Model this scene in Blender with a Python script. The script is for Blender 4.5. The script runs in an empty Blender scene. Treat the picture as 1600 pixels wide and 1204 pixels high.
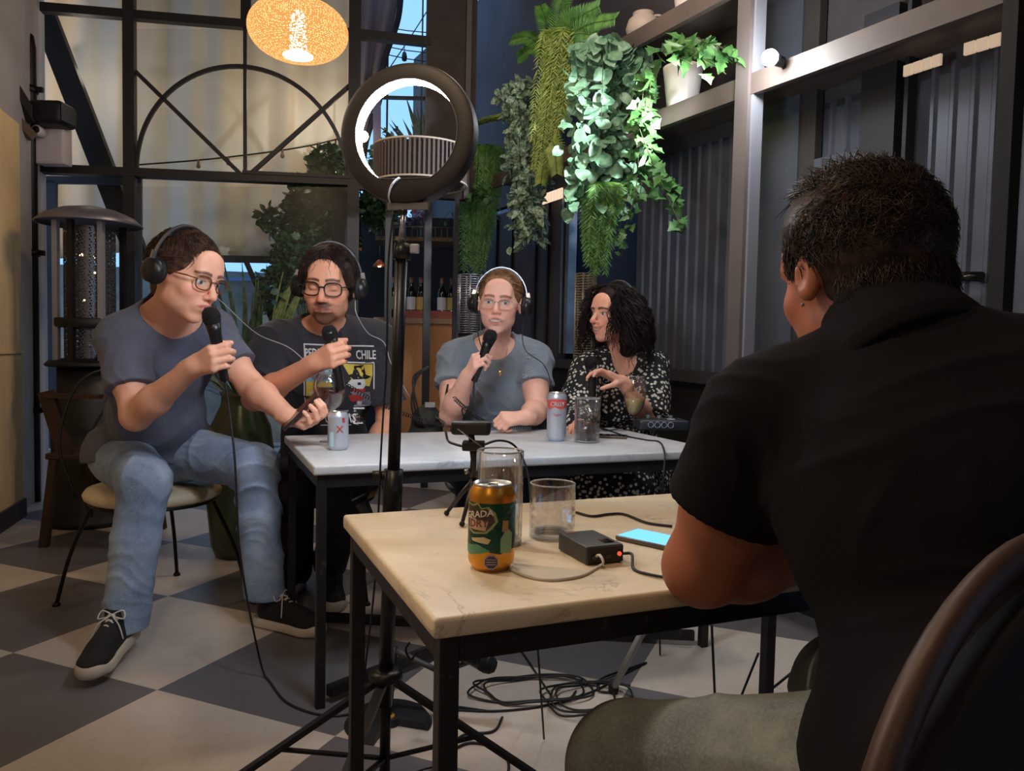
import bpy, bmesh, math, random
import numpy as np
from mathutils import Vector, Matrix
from mathutils.bvhtree import BVHTree
from mathutils import noise as mnoise

random.seed(7); np.random.seed(7)
SC = bpy.context.scene
COL = SC.collection
PI = math.pi
V = lambda *a: Vector(a)

# ------------------------------------------------------------------ camera
FPX = 1200.0
PITCH = math.radians(2.96); ROLL = math.radians(1.2)
CAMPOS = V(0, 0, 1.0)
_f = V(0, math.cos(PITCH), -math.sin(PITCH))
_r0 = V(1, 0, 0); _u0 = V(0, math.sin(PITCH), math.cos(PITCH))
_r = (_r0*math.cos(ROLL) + _u0*math.sin(ROLL)).normalized()
_u = (_u0*math.cos(ROLL) - _r0*math.sin(ROLL)).normalized()
cam_d = bpy.data.cameras.new('camera'); cam_o = bpy.data.objects.new('camera', cam_d)
COL.objects.link(cam_o)
cam_d.sensor_width = 36; cam_d.sensor_fit = 'HORIZONTAL'; cam_d.lens = 36*FPX/1600
cam_d.clip_start = 0.02; cam_d.clip_end = 200
cam_o.matrix_world = Matrix(((_r.x, _u.x, -_f.x, CAMPOS.x), (_r.y, _u.y, -_f.y, CAMPOS.y), (_r.z, _u.z, -_f.z, CAMPOS.z), (0, 0, 0, 1)))
SC.camera = cam_o

def ray(px, py):
    return (_f + _r*((px-800)/FPX) + _u*((602-py)/FPX))
def at(px, py, z):
    d = ray(px, py); return CAMPOS + d*(z/d.y)
def hit(px, py, h=0.0):
    d = ray(px, py); return CAMPOS + d*((h-CAMPOS.z)/d.z)
def onpl(px, py, p0, n):
    d = ray(px, py); return CAMPOS + d*((p0-CAMPOS).dot(n)/d.dot(n))

# ------------------------------------------------------------------ world, lights, exposure
w = bpy.data.worlds.new('world'); SC.world = w; w.use_nodes = True
bg = w.node_tree.nodes['Background']
bg.inputs[0].default_value = (0.24, 0.48, 0.86, 1); bg.inputs[1].default_value = .95
SC.view_settings.view_transform = 'Standard'; SC.view_settings.look = 'None'
SC.view_settings.exposure = 0.88; SC.view_settings.gamma = 1.0
SC.view_settings.use_curve_mapping = False

def lamp(name, loc, power, color, radius=0.1, kind='POINT', aim=None, size=None, spot=None, blend=.4):
    l = bpy.data.lights.new(name, kind); l.energy = power; l.color = color
    if kind == 'AREA':
        l.shape = 'DISK'; l.size = size or .4
    else:
        l.shadow_soft_size = radius
    if kind == 'SPOT':
        l.spot_size = math.radians(spot); l.spot_blend = blend
    o = bpy.data.objects.new(name, l); COL.objects.link(o); o.location = loc
    if aim is not None:
        o.rotation_euler = (Vector(aim)-Vector(loc)).to_track_quat('-Z', 'Y').to_euler()
    return o
# warm unseen lamps assumed overhead, out of the frame; no fixtures modelled
lamp('ceiling_lamp_light', (-0.4, 0.8, 2.4), 17, (1.0, .74, .46), .12)
lamp('ceiling_lamp_light', (-2.6, 1.9, 2.9), 100, (1.0, .80, .60), .15)
lamp('ceiling_lamp_light', (-1.1, -1.8, 3.0), 14, (1.0, .78, .56), .15)
lamp('ceiling_lamp_light', (0.35, 3.0, 3.1), 26, (1.0, .86, .74), .15)

# ------------------------------------------------------------------ materials
def lin(c):
    c = c/255.0
    return c/12.92 if c <= .04045 else ((c+.055)/1.055)**2.4
def C(r, g, b): return (lin(r), lin(g), lin(b), 1.0)

class NT:
    def __init__(s, m):
        s.m = m; m.use_nodes = True; s.t = m.node_tree; s.b = s.t.nodes['Principled BSDF']; s.out = s.t.nodes['Material Output']
    def n(s, kind, **kw):
        x = s.t.nodes.new(kind)
        for k, v in kw.items():
            if hasattr(x, k): setattr(x, k, v)
            else: x.inputs[k].default_value = v
        return x
    def l(s, a, b): s.t.links.new(a, b)
    def pos(s, scale=1.0, rot=(0, 0, 0), obj=True):
        tc = s.n('ShaderNodeTexCoord'); mp = s.n('ShaderNodeMapping')
        mp.inputs['Scale'].default_value = (scale,)*3 if not isinstance(scale, tuple) else scale
        mp.inputs['Rotation'].default_value = rot
        s.l(tc.outputs['Object'], mp.inputs[0]); return mp.outputs[0]
    def noise(s, scale, detail=3, rough=.55, vec=None, dist=0):
        x = s.n('ShaderNodeTexNoise'); x.inputs['Scale'].default_value = scale
        x.inputs['Detail'].default_value = detail; x.inputs['Roughness'].default_value = rough
        x.inputs['Distortion'].default_value = dist
        s.l(vec if vec is not None else s.pos(), x.inputs['Vector']); return x.outputs['Fac']
    def ramp(s, fac, stops):
        r = s.n('ShaderNodeValToRGB'); e = r.color_ramp.elements
        while len(e) < len(stops): e.new(.5)
        for i, (p, c) in enumerate(stops): e[i].position = p; e[i].color = c
        s.l(fac, r.inputs[0]); return r.outputs[0]
    def bump(s, h, strength=.3, dist=.01):
        b = s.n('ShaderNodeBump'); b.inputs['Strength'].default_value = strength; b.inputs['Distance'].default_value = dist
        s.l(h, b.inputs['Height']); s.l(b.outputs[0], s.b.inputs['Normal'])
    def mixc(s, fac, a, b):
        m = s.n('ShaderNodeMix'); m.data_type = 'RGBA'
        if isinstance(fac, float): m.inputs[0].default_value = fac
        else: s.l(fac, m.inputs[0])
        for v, i in ((a, 6), (b, 7)):
            if isinstance(v, tuple): m.inputs[i].default_value = v
            else: s.l(v, m.inputs[i])
        return m.outputs[2]
    def col(s, v):
        if isinstance(v, tuple): s.b.inputs['Base Color'].default_value = v
        else: s.l(v, s.b.inputs['Base Color'])

MATS = {}
def mat(name, color=None, rough=.6, metal=0.0, var=0.0, vscale=8, bump=0.0, bscale=60, emit=None, estr=0, trans=0, ior=1.45, spec=None, alpha=None, sheen=0, sss=0):
    if name in MATS: return MATS[name]
    m = bpy.data.materials.new(name); t = NT(m); b = t.b
    if var and color:
        f = t.noise(vscale, 4)
        a = tuple(max(0, c*(1-var)) for c in color[:3])+(1,); z = tuple(min(1, c*(1+var)) for c in color[:3])+(1,)
        t.col(t.ramp(f, [(.3, a), (.7, z)]))
    elif color: t.col(color)
    b.inputs['Roughness'].default_value = rough; b.inputs['Metallic'].default_value = metal
    if spec is not None: b.inputs['Specular IOR Level'].default_value = spec
    if bump: t.bump(t.noise(bscale, 3), bump)
    if emit: b.inputs['Emission Color'].default_value = emit; b.inputs['Emission Strength'].default_value = estr
    if trans: b.inputs['Transmission Weight'].default_value = trans; b.inputs['IOR'].default_value = ior
    if sheen: b.inputs['Sheen Weight'].default_value = sheen
    if sss:
        b.inputs['Subsurface Weight'].default_value = sss; b.inputs['Subsurface Radius'].default_value = (.01, .004, .002)
        b.inputs['Subsurface Scale'].default_value = 1.0
    MATS[name] = m; return m

def pane_mat(name='window_glass', rough=.3, ior=1.45, k=.18):
    m = bpy.data.materials.new(name); m.use_nodes = True; t = m.node_tree
    for n in list(t.nodes): t.nodes.remove(n)
    o = t.nodes.new('ShaderNodeOutputMaterial'); mx = t.nodes.new('ShaderNodeMixShader')
    tr = t.nodes.new('ShaderNodeBsdfTransparent'); gl = t.nodes.new('ShaderNodeBsdfGlossy')
    tr.inputs[0].default_value = (.93, .95, .95, 1) if k < .7 else (.985, .985, .985, 1); gl.inputs['Roughness'].default_value = rough
    fr = t.nodes.new('ShaderNodeLayerWeight'); fr.inputs['Blend'].default_value = .5; pw = t.nodes.new('ShaderNodeMath'); pw.operation = 'POWER'; pw.inputs[1].default_value = 3.0 if k < .7 else 1.8; t.links.new(fr.outputs['Facing'], pw.inputs[0])
    ml = t.nodes.new('ShaderNodeMath'); ml.operation = 'MULTIPLY_ADD'; ml.inputs[1].default_value = k; ml.inputs[2].default_value = .03*k+(.05 if k > .6 else 0); t.links.new(pw.outputs[0], ml.inputs[0]); t.links.new(ml.outputs[0], mx.inputs[0]); t.links.new(tr.outputs[0], mx.inputs[1]); t.links.new(gl.outputs[0], mx.inputs[2])
    t.links.new(mx.outputs[0], o.inputs[0]); return m
M_PANE = pane_mat()
M_TG = pane_mat('thin_clear_glass', .05, 1.55, .75)
M_BLACK = mat('black_painted_steel', C(22, 21, 26), .5, .3, var=.3, vscale=20)
M_WORN = None

def worn_steel():
    m = bpy.data.materials.new('worn_black_steel'); t = NT(m)
    f = t.noise(35, 6, .7)
    t.col(t.ramp(f, [(.0, C(20, 19, 21)), (.60, C(30, 28, 30)), (.70, C(70, 62, 56)), (.78, C(120, 110, 98))]))
    t.b.inputs['Roughness'].default_value = .5; t.b.inputs['Metallic'].default_value = .25
    t.bump(f, .15); return m
M_WORN = worn_steel()

def marble(name, base, tint, vein):
    m = bpy.data.materials.new(name); t = NT(m)
    p = t.pos()
    n1 = t.noise(3.0, 5, .6, p, .8)
    n2 = t.n('ShaderNodeTexNoise'); n2.inputs['Scale'].default_value = 2.6; n2.inputs['Detail'].default_value = 8; n2.inputs['Roughness'].default_value = .62; n2.inputs['Distortion'].default_value = 1.6
    t.l(p, n2.inputs['Vector'])
    sub = t.n('ShaderNodeMath', operation='SUBTRACT'); sub.inputs[1].default_value = .5; t.l(n2.outputs['Fac'], sub.inputs[0])
    ab = t.n('ShaderNodeMath', operation='ABSOLUTE'); t.l(sub.outputs[0], ab.inputs[0])
    v = t.ramp(ab.outputs[0], [(0.0, (1, 1, 1, 1)), (.012, (0, 0, 0, 1))])
    brk = t.noise(5, 3, .5, p)
    bm_ = t.ramp(brk, [(.42, (0, 0, 0, 1)), (.70, (.6, .6, .6, 1))])
    mm = t.n('ShaderNodeMath', operation='MULTIPLY'); t.l(v, mm.inputs[0]); t.l(bm_, mm.inputs[1])
    basec = t.ramp(n1, [(.3, tint), (.6, base)])
    sp = t.noise(60, 3, .6, p)
    basec = t.mixc(t.ramp(sp, [(.55, (0, 0, 0, 1)), (.8, (.35, .35, .35, 1))]), basec, tint)
    t.col(t.mixc(mm.outputs[0], basec, vein))
    t.b.inputs['Roughness'].default_value = .42
    t.bump(sp, .05, .003)
    return m
M_MARB_F = marble('cream_marble', C(222, 205, 178), C(196, 172, 136), C(118, 104, 96))
M_MARB_B = marble('white_marble', C(214, 214, 216), C(186, 188, 194), C(128, 128, 136))

# ------------------------------------------------------------------ mesh helpers
def link(name, bm_or_me, m=None, parent=None, smooth=False):
    if isinstance(bm_or_me, bmesh.types.BMesh):
        me = bpy.data.meshes.new(name); bm_or_me.to_mesh(me); bm_or_me.free()
    else: me = bm_or_me; me.name = name
    o = bpy.data.objects.new(name, me); COL.objects.link(o)
    if m is not None:
        for x in (m if isinstance(m, (list, tuple)) else [m]): me.materials.append(x)
    if smooth:
        me.shade_smooth()
        if smooth == 'auto':
            try: me.set_sharp_from_angle(angle=math.radians(40))
            except Exception: pass
    if parent is not None: attach(o, parent)
    return o
PW = {}
def attach(o, parent):
    # meshes are authored in world space: keep them there under a parent empty / object
    o.parent = parent
    o.matrix_parent_inverse = world_of(parent).inverted()
def world_of(o):
    return o.matrix_basis.copy() if o.parent is None else world_of(o.parent) @ o.matrix_parent_inverse @ o.matrix_basis
def thing(name, label, cat, loc=(0, 0, 0), group=None):
    o = bpy.data.objects.new(name, None); COL.objects.link(o); o.location = Vector(loc); o.empty_display_size = .05
    tag(o, label, cat, group); return o
def tag(o, label, cat, group=None, kind=None):
    o['label'] = label; o['category'] = cat
    if group: o['group'] = group
    if kind: o['kind'] = kind
    return o
def struct(name, bm, m, parent=None, smooth=False):
    o = link(name, bm, m, parent, smooth)
    if parent is None: o['kind'] = 'structure'
    return o
def copy_tree(o, loc_delta, rot=0.0, label=None):
    """copy a thing and its children; move by delta and turn about its own base"""
    c = o.copy(); COL.objects.link(c)
    c.location = o.location + Vector(loc_delta); c.rotation_euler.z = o.rotation_euler.z + rot
    if label: c['label'] = label
    for ch in list(o.children): _copy_child(ch, c)
    return c
def _copy_child(ch, par):
    d = ch.copy(); COL.objects.link(d); d.parent = par
    d.matrix_parent_inverse = ch.matrix_parent_inverse.copy()
    for g in list(ch.children): _copy_child(g, d)

def frame_from(z, hint=None):
    z = Vector(z).normalized()
    h = Vector(hint) if hint is not None else (V(0, 0, 1) if abs(z.z) < .9 else V(0, 1, 0))
    x = h.cross(z)
    if x.length < 1e-5: x = V(1, 0, 0).cross(z)
    x.normalize(); y = z.cross(x).normalized()
    return x, y, z
def box(bm, c, size, ax=None, bev=0.0):
    """box centred at c with half axes; ax = (x,y,z) unit vectors"""
    if ax is None: ax = (V(1, 0, 0), V(0, 1, 0), V(0, 0, 1))
    c = Vector(c); sx, sy, sz = [s/2 for s in size]; vs = []
    b2 = bmesh.new() if bev else bm
    for i in (-1, 1):
        for j in (-1, 1):
            for k in (-1, 1):
                vs.append(b2.verts.new(c + ax[0]*sx*i + ax[1]*sy*j + ax[2]*sz*k))
    for f in ((0, 1, 3, 2), (4, 6, 7, 5), (0, 4, 5, 1), (2, 3, 7, 6), (0, 2, 6, 4), (1, 5, 7, 3)):
        b2.faces.new([vs[i] for i in f])
    if bev:
        bmesh.ops.recalc_face_normals(b2, faces=b2.faces)
        bmesh.ops.bevel(b2, geom=list(b2.edges), offset=bev, segments=3, profile=.5, affect='EDGES')
        merge_bm(bm, b2); b2.free()
def merge_bm(dst, src):
    mp = {v: dst.verts.new(v.co) for v in src.verts}
    for f in src.faces:
        try:
            nf = dst.faces.new([mp[v] for v in f.verts]); nf.material_index = f.material_index; nf.smooth = f.smooth
        except ValueError: pass
def bar(bm, a, b, w, d=None, hint=None, bev=0.0):
    a = Vector(a); b = Vector(b); x, y, z = frame_from(b-a, hint)
    box(bm, (a+b)/2, (w, d or w, (b-a).length), (x, y, z), bev)
def tube(bm, pts, rad, seg=8, caps=True, closed=False):
    pts = [Vector(p) for p in pts]; n = len(pts)
    rads = rad if isinstance(rad, (list, tuple)) else [rad]*n
    rings = []; px = None
    for i, p in enumerate(pts):
        if closed: t = pts[(i+1) % n]-pts[i-1]
        else: t = pts[min(i+1, n-1)]-pts[max(i-1, 0)]
        if t.length < 1e-9: t = V(0, 0, 1)
        t.normalize()
        if px is None: px = frame_from(t)[0]
        px = px - t*px.dot(t)
        if px.length < 1e-6: px = frame_from(t)[0]
        px.normalize(); py = t.cross(px)
        rings.append([bm.verts.new(p + (px*math.cos(2*PI*k/seg) + py*math.sin(2*PI*k/seg))*rads[i]) for k in range(seg)])
    m = n if closed else n-1
    for i in range(m):
        a, b = rings[i], rings[(i+1) % n]
        for k in range(seg):
            f = bm.faces.new((a[k], a[(k+1) % seg], b[(k+1) % seg], b[k])); f.smooth = True
    if caps and not closed:
        bm.faces.new(rings[0][::-1]); bm.faces.new(rings[-1])
def spline(pts, n=8, closed=False):
    pts = [Vector(p) for p in pts]; out = []; N = len(pts)
    rng = range(N if closed else N-1)
    for i in rng:
        p0 = pts[(i-1) % N] if closed or i > 0 else pts[i]*2-pts[i+1]
        p1 = pts[i]; p2 = pts[(i+1) % N]
        p3 = pts[(i+2) % N] if closed or i+2 < N else p2*2-p1
        for k in range(n):
            t = k/n; t2 = t*t; t3 = t2*t
            out.append(.5*((2*p1)+(-p0+p2)*t+(2*p0-5*p1+4*p2-p3)*t2+(-p0+3*p1-3*p2+p3)*t3))
    if not closed: out.append(pts[-1])
    return out
def lathe(bm, base, prof, seg=32, axis=(0, 0, 1), close=False, mats=None, hint=None):
    """prof: list of (r, h)"""
    base = Vector(base); x, y, z = frame_from(axis, hint); rings = []
    for r, h in prof:
        if r < 1e-6: rings.append([bm.verts.new(base+z*h)])
        else: rings.append([bm.verts.new(base+z*h+(x*math.cos(2*PI*k/seg)+y*math.sin(2*PI*k/seg))*r) for k in range(seg)])
    for i in range(len(rings)-1):
        a, b = rings[i], rings[i+1]
        for k in range(seg):
            k2 = (k+1) % seg
            if len(a) == 1 and len(b) == 1: continue
            if len(a) == 1: f = bm.faces.new((a[0], b[k2], b[k]))
            elif len(b) == 1: f = bm.faces.new((a[k], a[k2], b[0]))
            else: f = bm.faces.new((a[k], a[k2], b[k2], b[k]))
            f.smooth = True
            if mats: f.material_index = mats[i]
def grid_surf(bm, fn, nu, nv, smooth=True):
    vs = [[bm.verts.new(fn(i/nu, j/nv)) for j in range(nv+1)] for i in range(nu+1)]
    for i in range(nu):
        for j in range(nv):
            f = bm.faces.new((vs[i][j], vs[i+1][j], vs[i+1][j+1], vs[i][j+1])); f.smooth = smooth
# ================================================================== SETTING
PD = V(-.386, .922, 0).normalized()      # table depth direction
QD = V(PD.y, -PD.x, 0)                   # table width direction
Z = V(0, 0, 1)

def floor_mat():
    m = bpy.data.materials.new('checker_floor'); t = NT(m)
    u = V(-.563, .236, 0).normalized()
    tc = t.n('ShaderNodeNewGeometry'); mp = t.n('ShaderNodeMapping'); mp.vector_type = 'TEXTURE'
    mp.inputs['Location'].default_value = (-.993, 2.14, 0)
    mp.inputs['Rotation'].default_value = (0, 0, math.atan2(u.y, u.x))
    mp.inputs['Scale'].default_value = (.61, .61, .61)
    t.l(tc.outputs['Position'], mp.inputs[0])
    ch = t.n('ShaderNodeTexChecker'); ch.inputs['Scale'].default_value = 1.0
    off = t.n('ShaderNodeVectorMath', operation='ADD'); off.inputs[1].default_value = (0, 0, .5)
    t.l(mp.outputs[0], off.inputs[0]); t.l(off.outputs[0], ch.inputs['Vector'])
    p = t.pos(1)
    f = t.noise(1.3, 6, .6, p, .6); f2 = t.noise(24, 4, .7, p)
    li = t.ramp(f, [(.3, C(190, 176, 164)), (.7, C(212, 202, 192))])
    dk = t.ramp(f, [(.3, C(98, 94, 96)), (.7, C(114, 110, 114))])
    c = t.mixc(ch.outputs['Fac'], dk, li)
    c = t.mixc(t.ramp(f2, [(.55, (0, 0, 0, 1)), (.75, (.22, .22, .22, 1))]), c, C(110, 98, 88))
    t.col(c); t.b.inputs['Roughness'].default_value = .42
    t.l(t.ramp(f, [(.3, (.35,)*3+(1,)), (.7, (.5,)*3+(1,))]), t.b.inputs['Roughness'])
    return m
b = bmesh.new()
box(b, (0, 3, -.05), (16, 16, .1)); struct('floor', b, floor_mat())
M_CEIL = mat('dark_ceiling', C(38, 35, 38), .9)
b = bmesh.new(); box(b, (-.9, 1.6, 3.75), (7.6, 8.4, .1)); struct('ceiling', b, M_CEIL)
M_ROOMW = mat('warm_grey_wall', C(150, 134, 120), .85, var=.1, vscale=2)
b = bmesh.new(); box(b, (0, -2.6, 1.85), (9, .1, 3.7)); struct('unseen_wall_rear', b, M_ROOMW)  # unseen wall added behind the camera to shut out blue sky light
b = bmesh.new(); box(b, (-4.35, -.1, 1.85), (.1, 4.9, 3.7)); struct('unseen_wall_side', b, M_ROOMW)  # unseen left wall, added likewise to keep the room light warm

# --- facade (steel and glass) ---------------------------------------
FD = V(math.sin(math.radians(77)), math.cos(math.radians(77)), 0)
FN = V(-FD.y, FD.x, 0)                    # pointing outside (away)
F0 = at(205, 400, 4.9)
def fp(px, py, off=0.0): return onpl(px, py, F0+FN*off, FN)
def fbar(bm, a, b_, wpx, d=.05, off=0.0):
    A = fp(*a, off); B = fp(*b_, off); w_ = wpx*A.y/FPX
    x, y, z = frame_from(B-A, FN); box(bm, (A+B)/2, (w_, d, (B-A).length), (x, y, z))
M_FRAME = mat('black_window_steel', C(26, 23, 27), .55, .2, var=.25, vscale=15)
def fpost(name, px, w_, pytop, pybot, d=.07):
    b = bmesh.new(); A = fp(px, 400); wd = w_*A.y/FPX
    zt = fp(px, pytop).z; zb = max(0, fp(px, pybot).z)
    box(b, (A.x, A.y, (zt+zb)/2), (wd, d, zt-zb), (FD, FN, Z)); return struct(name, b, M_FRAME)
fpost('trim_1', 204, 16, -180, 900, .08)
fpost('trim_2', 551, 18, -180, 900, .08)
b = bmesh.new(); fbar(b, (60, 12), (551, 53), 13, .06); fbar(b, (551, 53), (672, 66), 13, .06); struct('trim_3', b, M_FRAME)
b = bmesh.new(); fbar(b, (62, 264), (551, 285), 13, .09); fbar(b, (380, 271), (551, 279), 5, .11); struct('trim_4', b, M_FRAME)
fpost('trim_5', 383, 14, -180, 42, .05)
# arched lattice window
arch = thing('window_1', '', 'window', fp(383, 275)); del arch['label']; del arch['category']; arch['kind'] = 'structure'
b = bmesh.new(); A = fp(383, 275); Rr = (fp(551, 280)-fp(204, 268)).length/2-.035
pts = [A + FD*(-math.cos(t)*Rr) + Z*(math.sin(t)*Rr*1.07) for t in np.linspace(0, PI, 41)]
for i in range(40): bar(b, pts[i], pts[i+1], .022, .03, FN)
link('window_arch', b, M_FRAME, arch)
b = bmesh.new(); fbar(b, (383, 45), (383, 272), 5, .03); link('mullion', b, M_FRAME, arch)
b = bmesh.new(); fbar(b, (212, 112), (376, 272), 6, .03); link('diagonal_bar', b, M_FRAME, arch)
b = bmesh.new(); fbar(b, (546, 134), (391, 272), 6, .03); link('diagonal_bar', b, M_FRAME, arch)
def pane(px0, py0, px1, py1, par=None):
    b = bmesh.new(); p = [fp(px0, py0), fp(px1, py0), fp(px1, py1), fp(px0, py1)]
    f = [b.verts.new(q+FN*.004) for q in p]; g = [b.verts.new(q-FN*.004) for q in p]
    b.faces.new(f); b.faces.new(g[::-1])
    for i in range(4): b.faces.new((f[i], g[i], g[(i+1) % 4], f[(i+1) % 4]))
    o = link('window_2', b, M_PANE, par)
    if par is None: o['kind'] = 'structure'
    return o
o = pane(212, 46, 543, 272, arch); o.name = 'pane'
for k, q in enumerate([(212, -180, 543, 28), (64, 20, 196, 258), (560, -180, 662, 47), (560, 60, 662, 285), (212, 292, 543, 900), (64, 275, 196, 900)]):
    o = pane(*q); o.name = 'window_%d' % (k+2)
# door posts at the right of the facade
fpost('trim_6', 607, 11, 290, 900, .04); fpost('trim_7', 668, 11, 290, 900, .04); 
b = bmesh.new(); fbar(b, (551, 292), (672, 300), 8, .05); struct('trim_8', b, M_FRAME)
# brown column right of the sky window
M_BROWN = mat('dark_brown_boards', C(58, 48, 48), .75, 0, var=.3, vscale=6)
b = bmesh.new()
A = fp(668, 300); box(b, V(A.x+FD.x*.15+FN.x*.02, A.y+FD.y*.15+FN.y*.02, 3.05), (.34, .08, 2.1), (FD, FN, Z))
struct('trim_9', b, M_BROWN)
b = bmesh.new(); box(b, V(A.x+FD.x*.26-FN.x*.04, A.y+FD.y*.26-FN.y*.04, 3.05), (.035, .03, 2.1), (FD, FN, Z)); struct('trim_10', b, mat('grey_brown_trim', C(92, 80, 82), .6))
b = bmesh.new(); q = fp(712, 400); box(b, (q.x, q.y, 1.0), (.03, .04, 2.0), (FD, FN, Z)); struct('trim_37', b, M_FRAME)
# facade diagonal beam outside + inner frames outside
b = bmesh.new(); fbar(b, (68, 20), (215, 400), 32, .10, .35); struct('trim_11', b, M_FRAME)
b = bmesh.new(); fbar(b, (72, 281), (205, 283), 11, .04, .22); fbar(b, (80, 281), (80, 700), 16, .04, .22); fbar(b, (214, 275), (214, 700), 14, .04, .12)
struct('trim_12', b, mat('outer_steel_blue', C(66, 70, 84), .6))

# --- left wall -------------------------------------------------------
M_PLAST = mat('beige_plaster', C(226, 196, 152), .85, var=.08, vscale=3, bump=.1)
M_PLASTG = mat('grey_plaster', C(178, 172, 176), .85, var=.08, vscale=3, bump=.1)
M_SKIRT = mat('dark_skirting', C(52, 38, 34), .6)
WLx = hit(8, 792)
b = bmesh.new()
c0 = at(50, 500, 4.75); c1 = at(-140, 500, 3.2)
dl = (c1-c0); dl.z = 0; dl.normalize(); nl = V(-dl.y, dl.x, 0)
box(b, (c0.x+dl.x*1.5-.0, c0.y+dl.y*1.5, 1.9), (3.0, .12, 3.8), (dl, nl, Z))
struct('wall_left', b, M_PLASTG)
nin = nl if nl.dot(V(1, 0, 0)) > 0 else -nl
b = bmesh.new(); pL = onpl(24, 500, c0+nin*.08, nin); hh = onpl(24, 196, c0+nin*.08, nin).z
box(b, (pL.x+dl.x*1.5, pL.y+dl.y*1.5, hh/2), (3.0, .06, hh), (dl, nl, Z)); struct('trim_13', b, M_PLAST)
b = bmesh.new(); box(b, (pL.x+dl.x*1.5+nin.x*.035, pL.y+dl.y*1.5+nin.y*.035, .05), (3.0, .02, .1), (dl, nl, Z)); struct('baseboard_left', b, M_SKIRT)
b = bmesh.new(); q = pL + dl*1.5; box(b, (q.x+nin.x*.035, q.y+nin.y*.035, onpl(10, 550, c0+nin*.08, nin).z), (3.0, .012, .012), (dl, nl, Z)); struct('trim_14', b, M_PLAST)
# strip between left wall and facade
b = bmesh.new(); P0 = fp(58, 400); box(b, (P0.x, P0.y, 1.9), (.075, .10, 3.8), (FD, FN, Z)); struct('trim_15', b, mat('pale_painted_trim', C(186, 190, 206), .7))
# pipe on left wall
tp = thing('drain_pipe', 'black vertical pipe clamped to the left wall beside the speaker', 'pipe', at(50, 740, 4.55)*1)
b = bmesh.new(); zt = at(48, 50, 4.6).z; X = at(50, 400, 4.6)
tube(b, [(X.x-.10, X.y-.02, zt), (X.x-.04, X.y-.01, zt), (X.x-.01, X.y, zt-.03), (X.x, X.y, zt-.09), (X.x, X.y, 0.0)], .034, 10); link('pipe', b, M_BLACK, tp)
for py in (140, 395, 640):
    b = bmesh.new(); q = at(50, py, 4.6); lathe(b, (X.x, X.y, q.z-.02), [(.034, 0), (.044, 0), (.044, .04), (.034, .04)], 12)
    box(b, (X.x+.055, X.y, q.z), (.04, .02, .03)); link('clamp', b, M_BLACK, tp)
b = bmesh.new(); bar(b, at(-40, 40, 4.2), at(52, 190, 4.5), .07, .05); struct('trim_16', b, M_FRAME)
b = bmesh.new(); bar(b, at(-40, 118, 4.2), at(52, 215, 4.5), .035, .05); struct('trim_17', b, mat('brown_brace', C(92, 74, 62), .7))

# --- right wall -------------------------------------------------------
WD = V(-.447, .894, 0).normalized(); WN = V(WD.y, -WD.x, 0)      # WN points out of the room (right)
W0 = at(1160, 500, 3.2)
def wp(px, py, off=0.0): return onpl(px, py, W0+WN*off, WN)
WOFF = .34
M_CORR = mat('dark_corrugated_metal', C(76, 80, 92), .5, .25, var=.25, vscale=4)
M_DWALL = mat('dark_grey_wall', C(66, 61, 64), .8, var=.25, vscale=3)
def corrugated(name, px0, px1, zb, zt, pitch=.075, amp=.011, off=WOFF, m=M_CORR):
    A = wp(px0, 500, off); B = wp(px1, 500, off); L = (B-A).length; d = (B-A).normalized()
    b = bmesh.new(); n = max(2, int(L/pitch)); xs = []
    for i in range(n):
        s = i*L/n; st = L/n
        xs += [(s, 0), (s+st*.55, 0), (s+st*.68, -amp), (s+st*.86, -amp), (s+st*.99, 0)]
    prev = None
    for s, o_ in xs:
        p = A+d*s+WN*o_
        r_ = [b.verts.new((p.x, p.y, zb)), b.verts.new((p.x, p.y, zt)), b.verts.new((p.x+WN.x*.03, p.y+WN.y*.03, zt)), b.verts.new((p.x+WN.x*.03, p.y+WN.y*.03, zb))]
        if prev:
            for k in range(4): b.faces.new((prev[k], r_[k], r_[(k+1) % 4], prev[(k+1) % 4]))
        prev = r_
    return struct(name, b, m)
def wseg(bm, px0, px1, zb, zt, off=WOFF, th=.06, ext0=0, ext1=0):
    A = wp(px0, 500, off); B = wp(px1, 500, off); d = (B-A).normalized(); A = A-d*ext0; B = B+d*ext1
    box(bm, ((A.x+B.x)/2+WN.x*th/2, (A.y+B.y)/2+WN.y*th/2, (zb+zt)/2), ((B-A).length, th, zt-zb), (d, WN, Z))
# upper wall, lower wall, panels
b = bmesh.new(); wseg(b, 690, 1640, 2.02, 3.8, ext0=.9, ext1=3.8); struct('wall_right', b, M_DWALL)
b = bmesh.new(); wseg(b, 690, 1640, 0, .84, off=WOFF, ext0=.3, ext1=3.8); struct('wall_right_lower', b, mat('black_lower_wall', C(24, 21, 24), .8)).name = 'wall_right'
b = bmesh.new(); wseg(b, 780, 1640, .80, .86, off=WOFF-.06, th=.1, ext1=3.8); struct('trim_18', b, mat('wall_rail', C(52, 46, 46), .6))
corrugated('wall_right', 992, 1190, .82, 2.04)
corrugated('wall_right', 1190, 1700, .82, 2.04)
b = bmesh.new(); wseg(b, 1690, 1700, .82, 2.04, off=WOFF+.01, ext1=3.6); struct('wall_right', b, M_CORR)
b = bmesh.new(); wseg(b, 690, 872, .8, 2.04, ext0=.4); struct('wall_right', b, M_DWALL)
for k, (a_, c_) in enumerate([(720, 724), (742, 745), (770, 773), (795, 797), (830, 834), (850, 853)]):
    b = bmesh.new(); wseg(b, a_, c_, .86, 2.02, off=WOFF-.02, th=.03); struct('trim_%d' % (30+k), b, M_FRAME)
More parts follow.
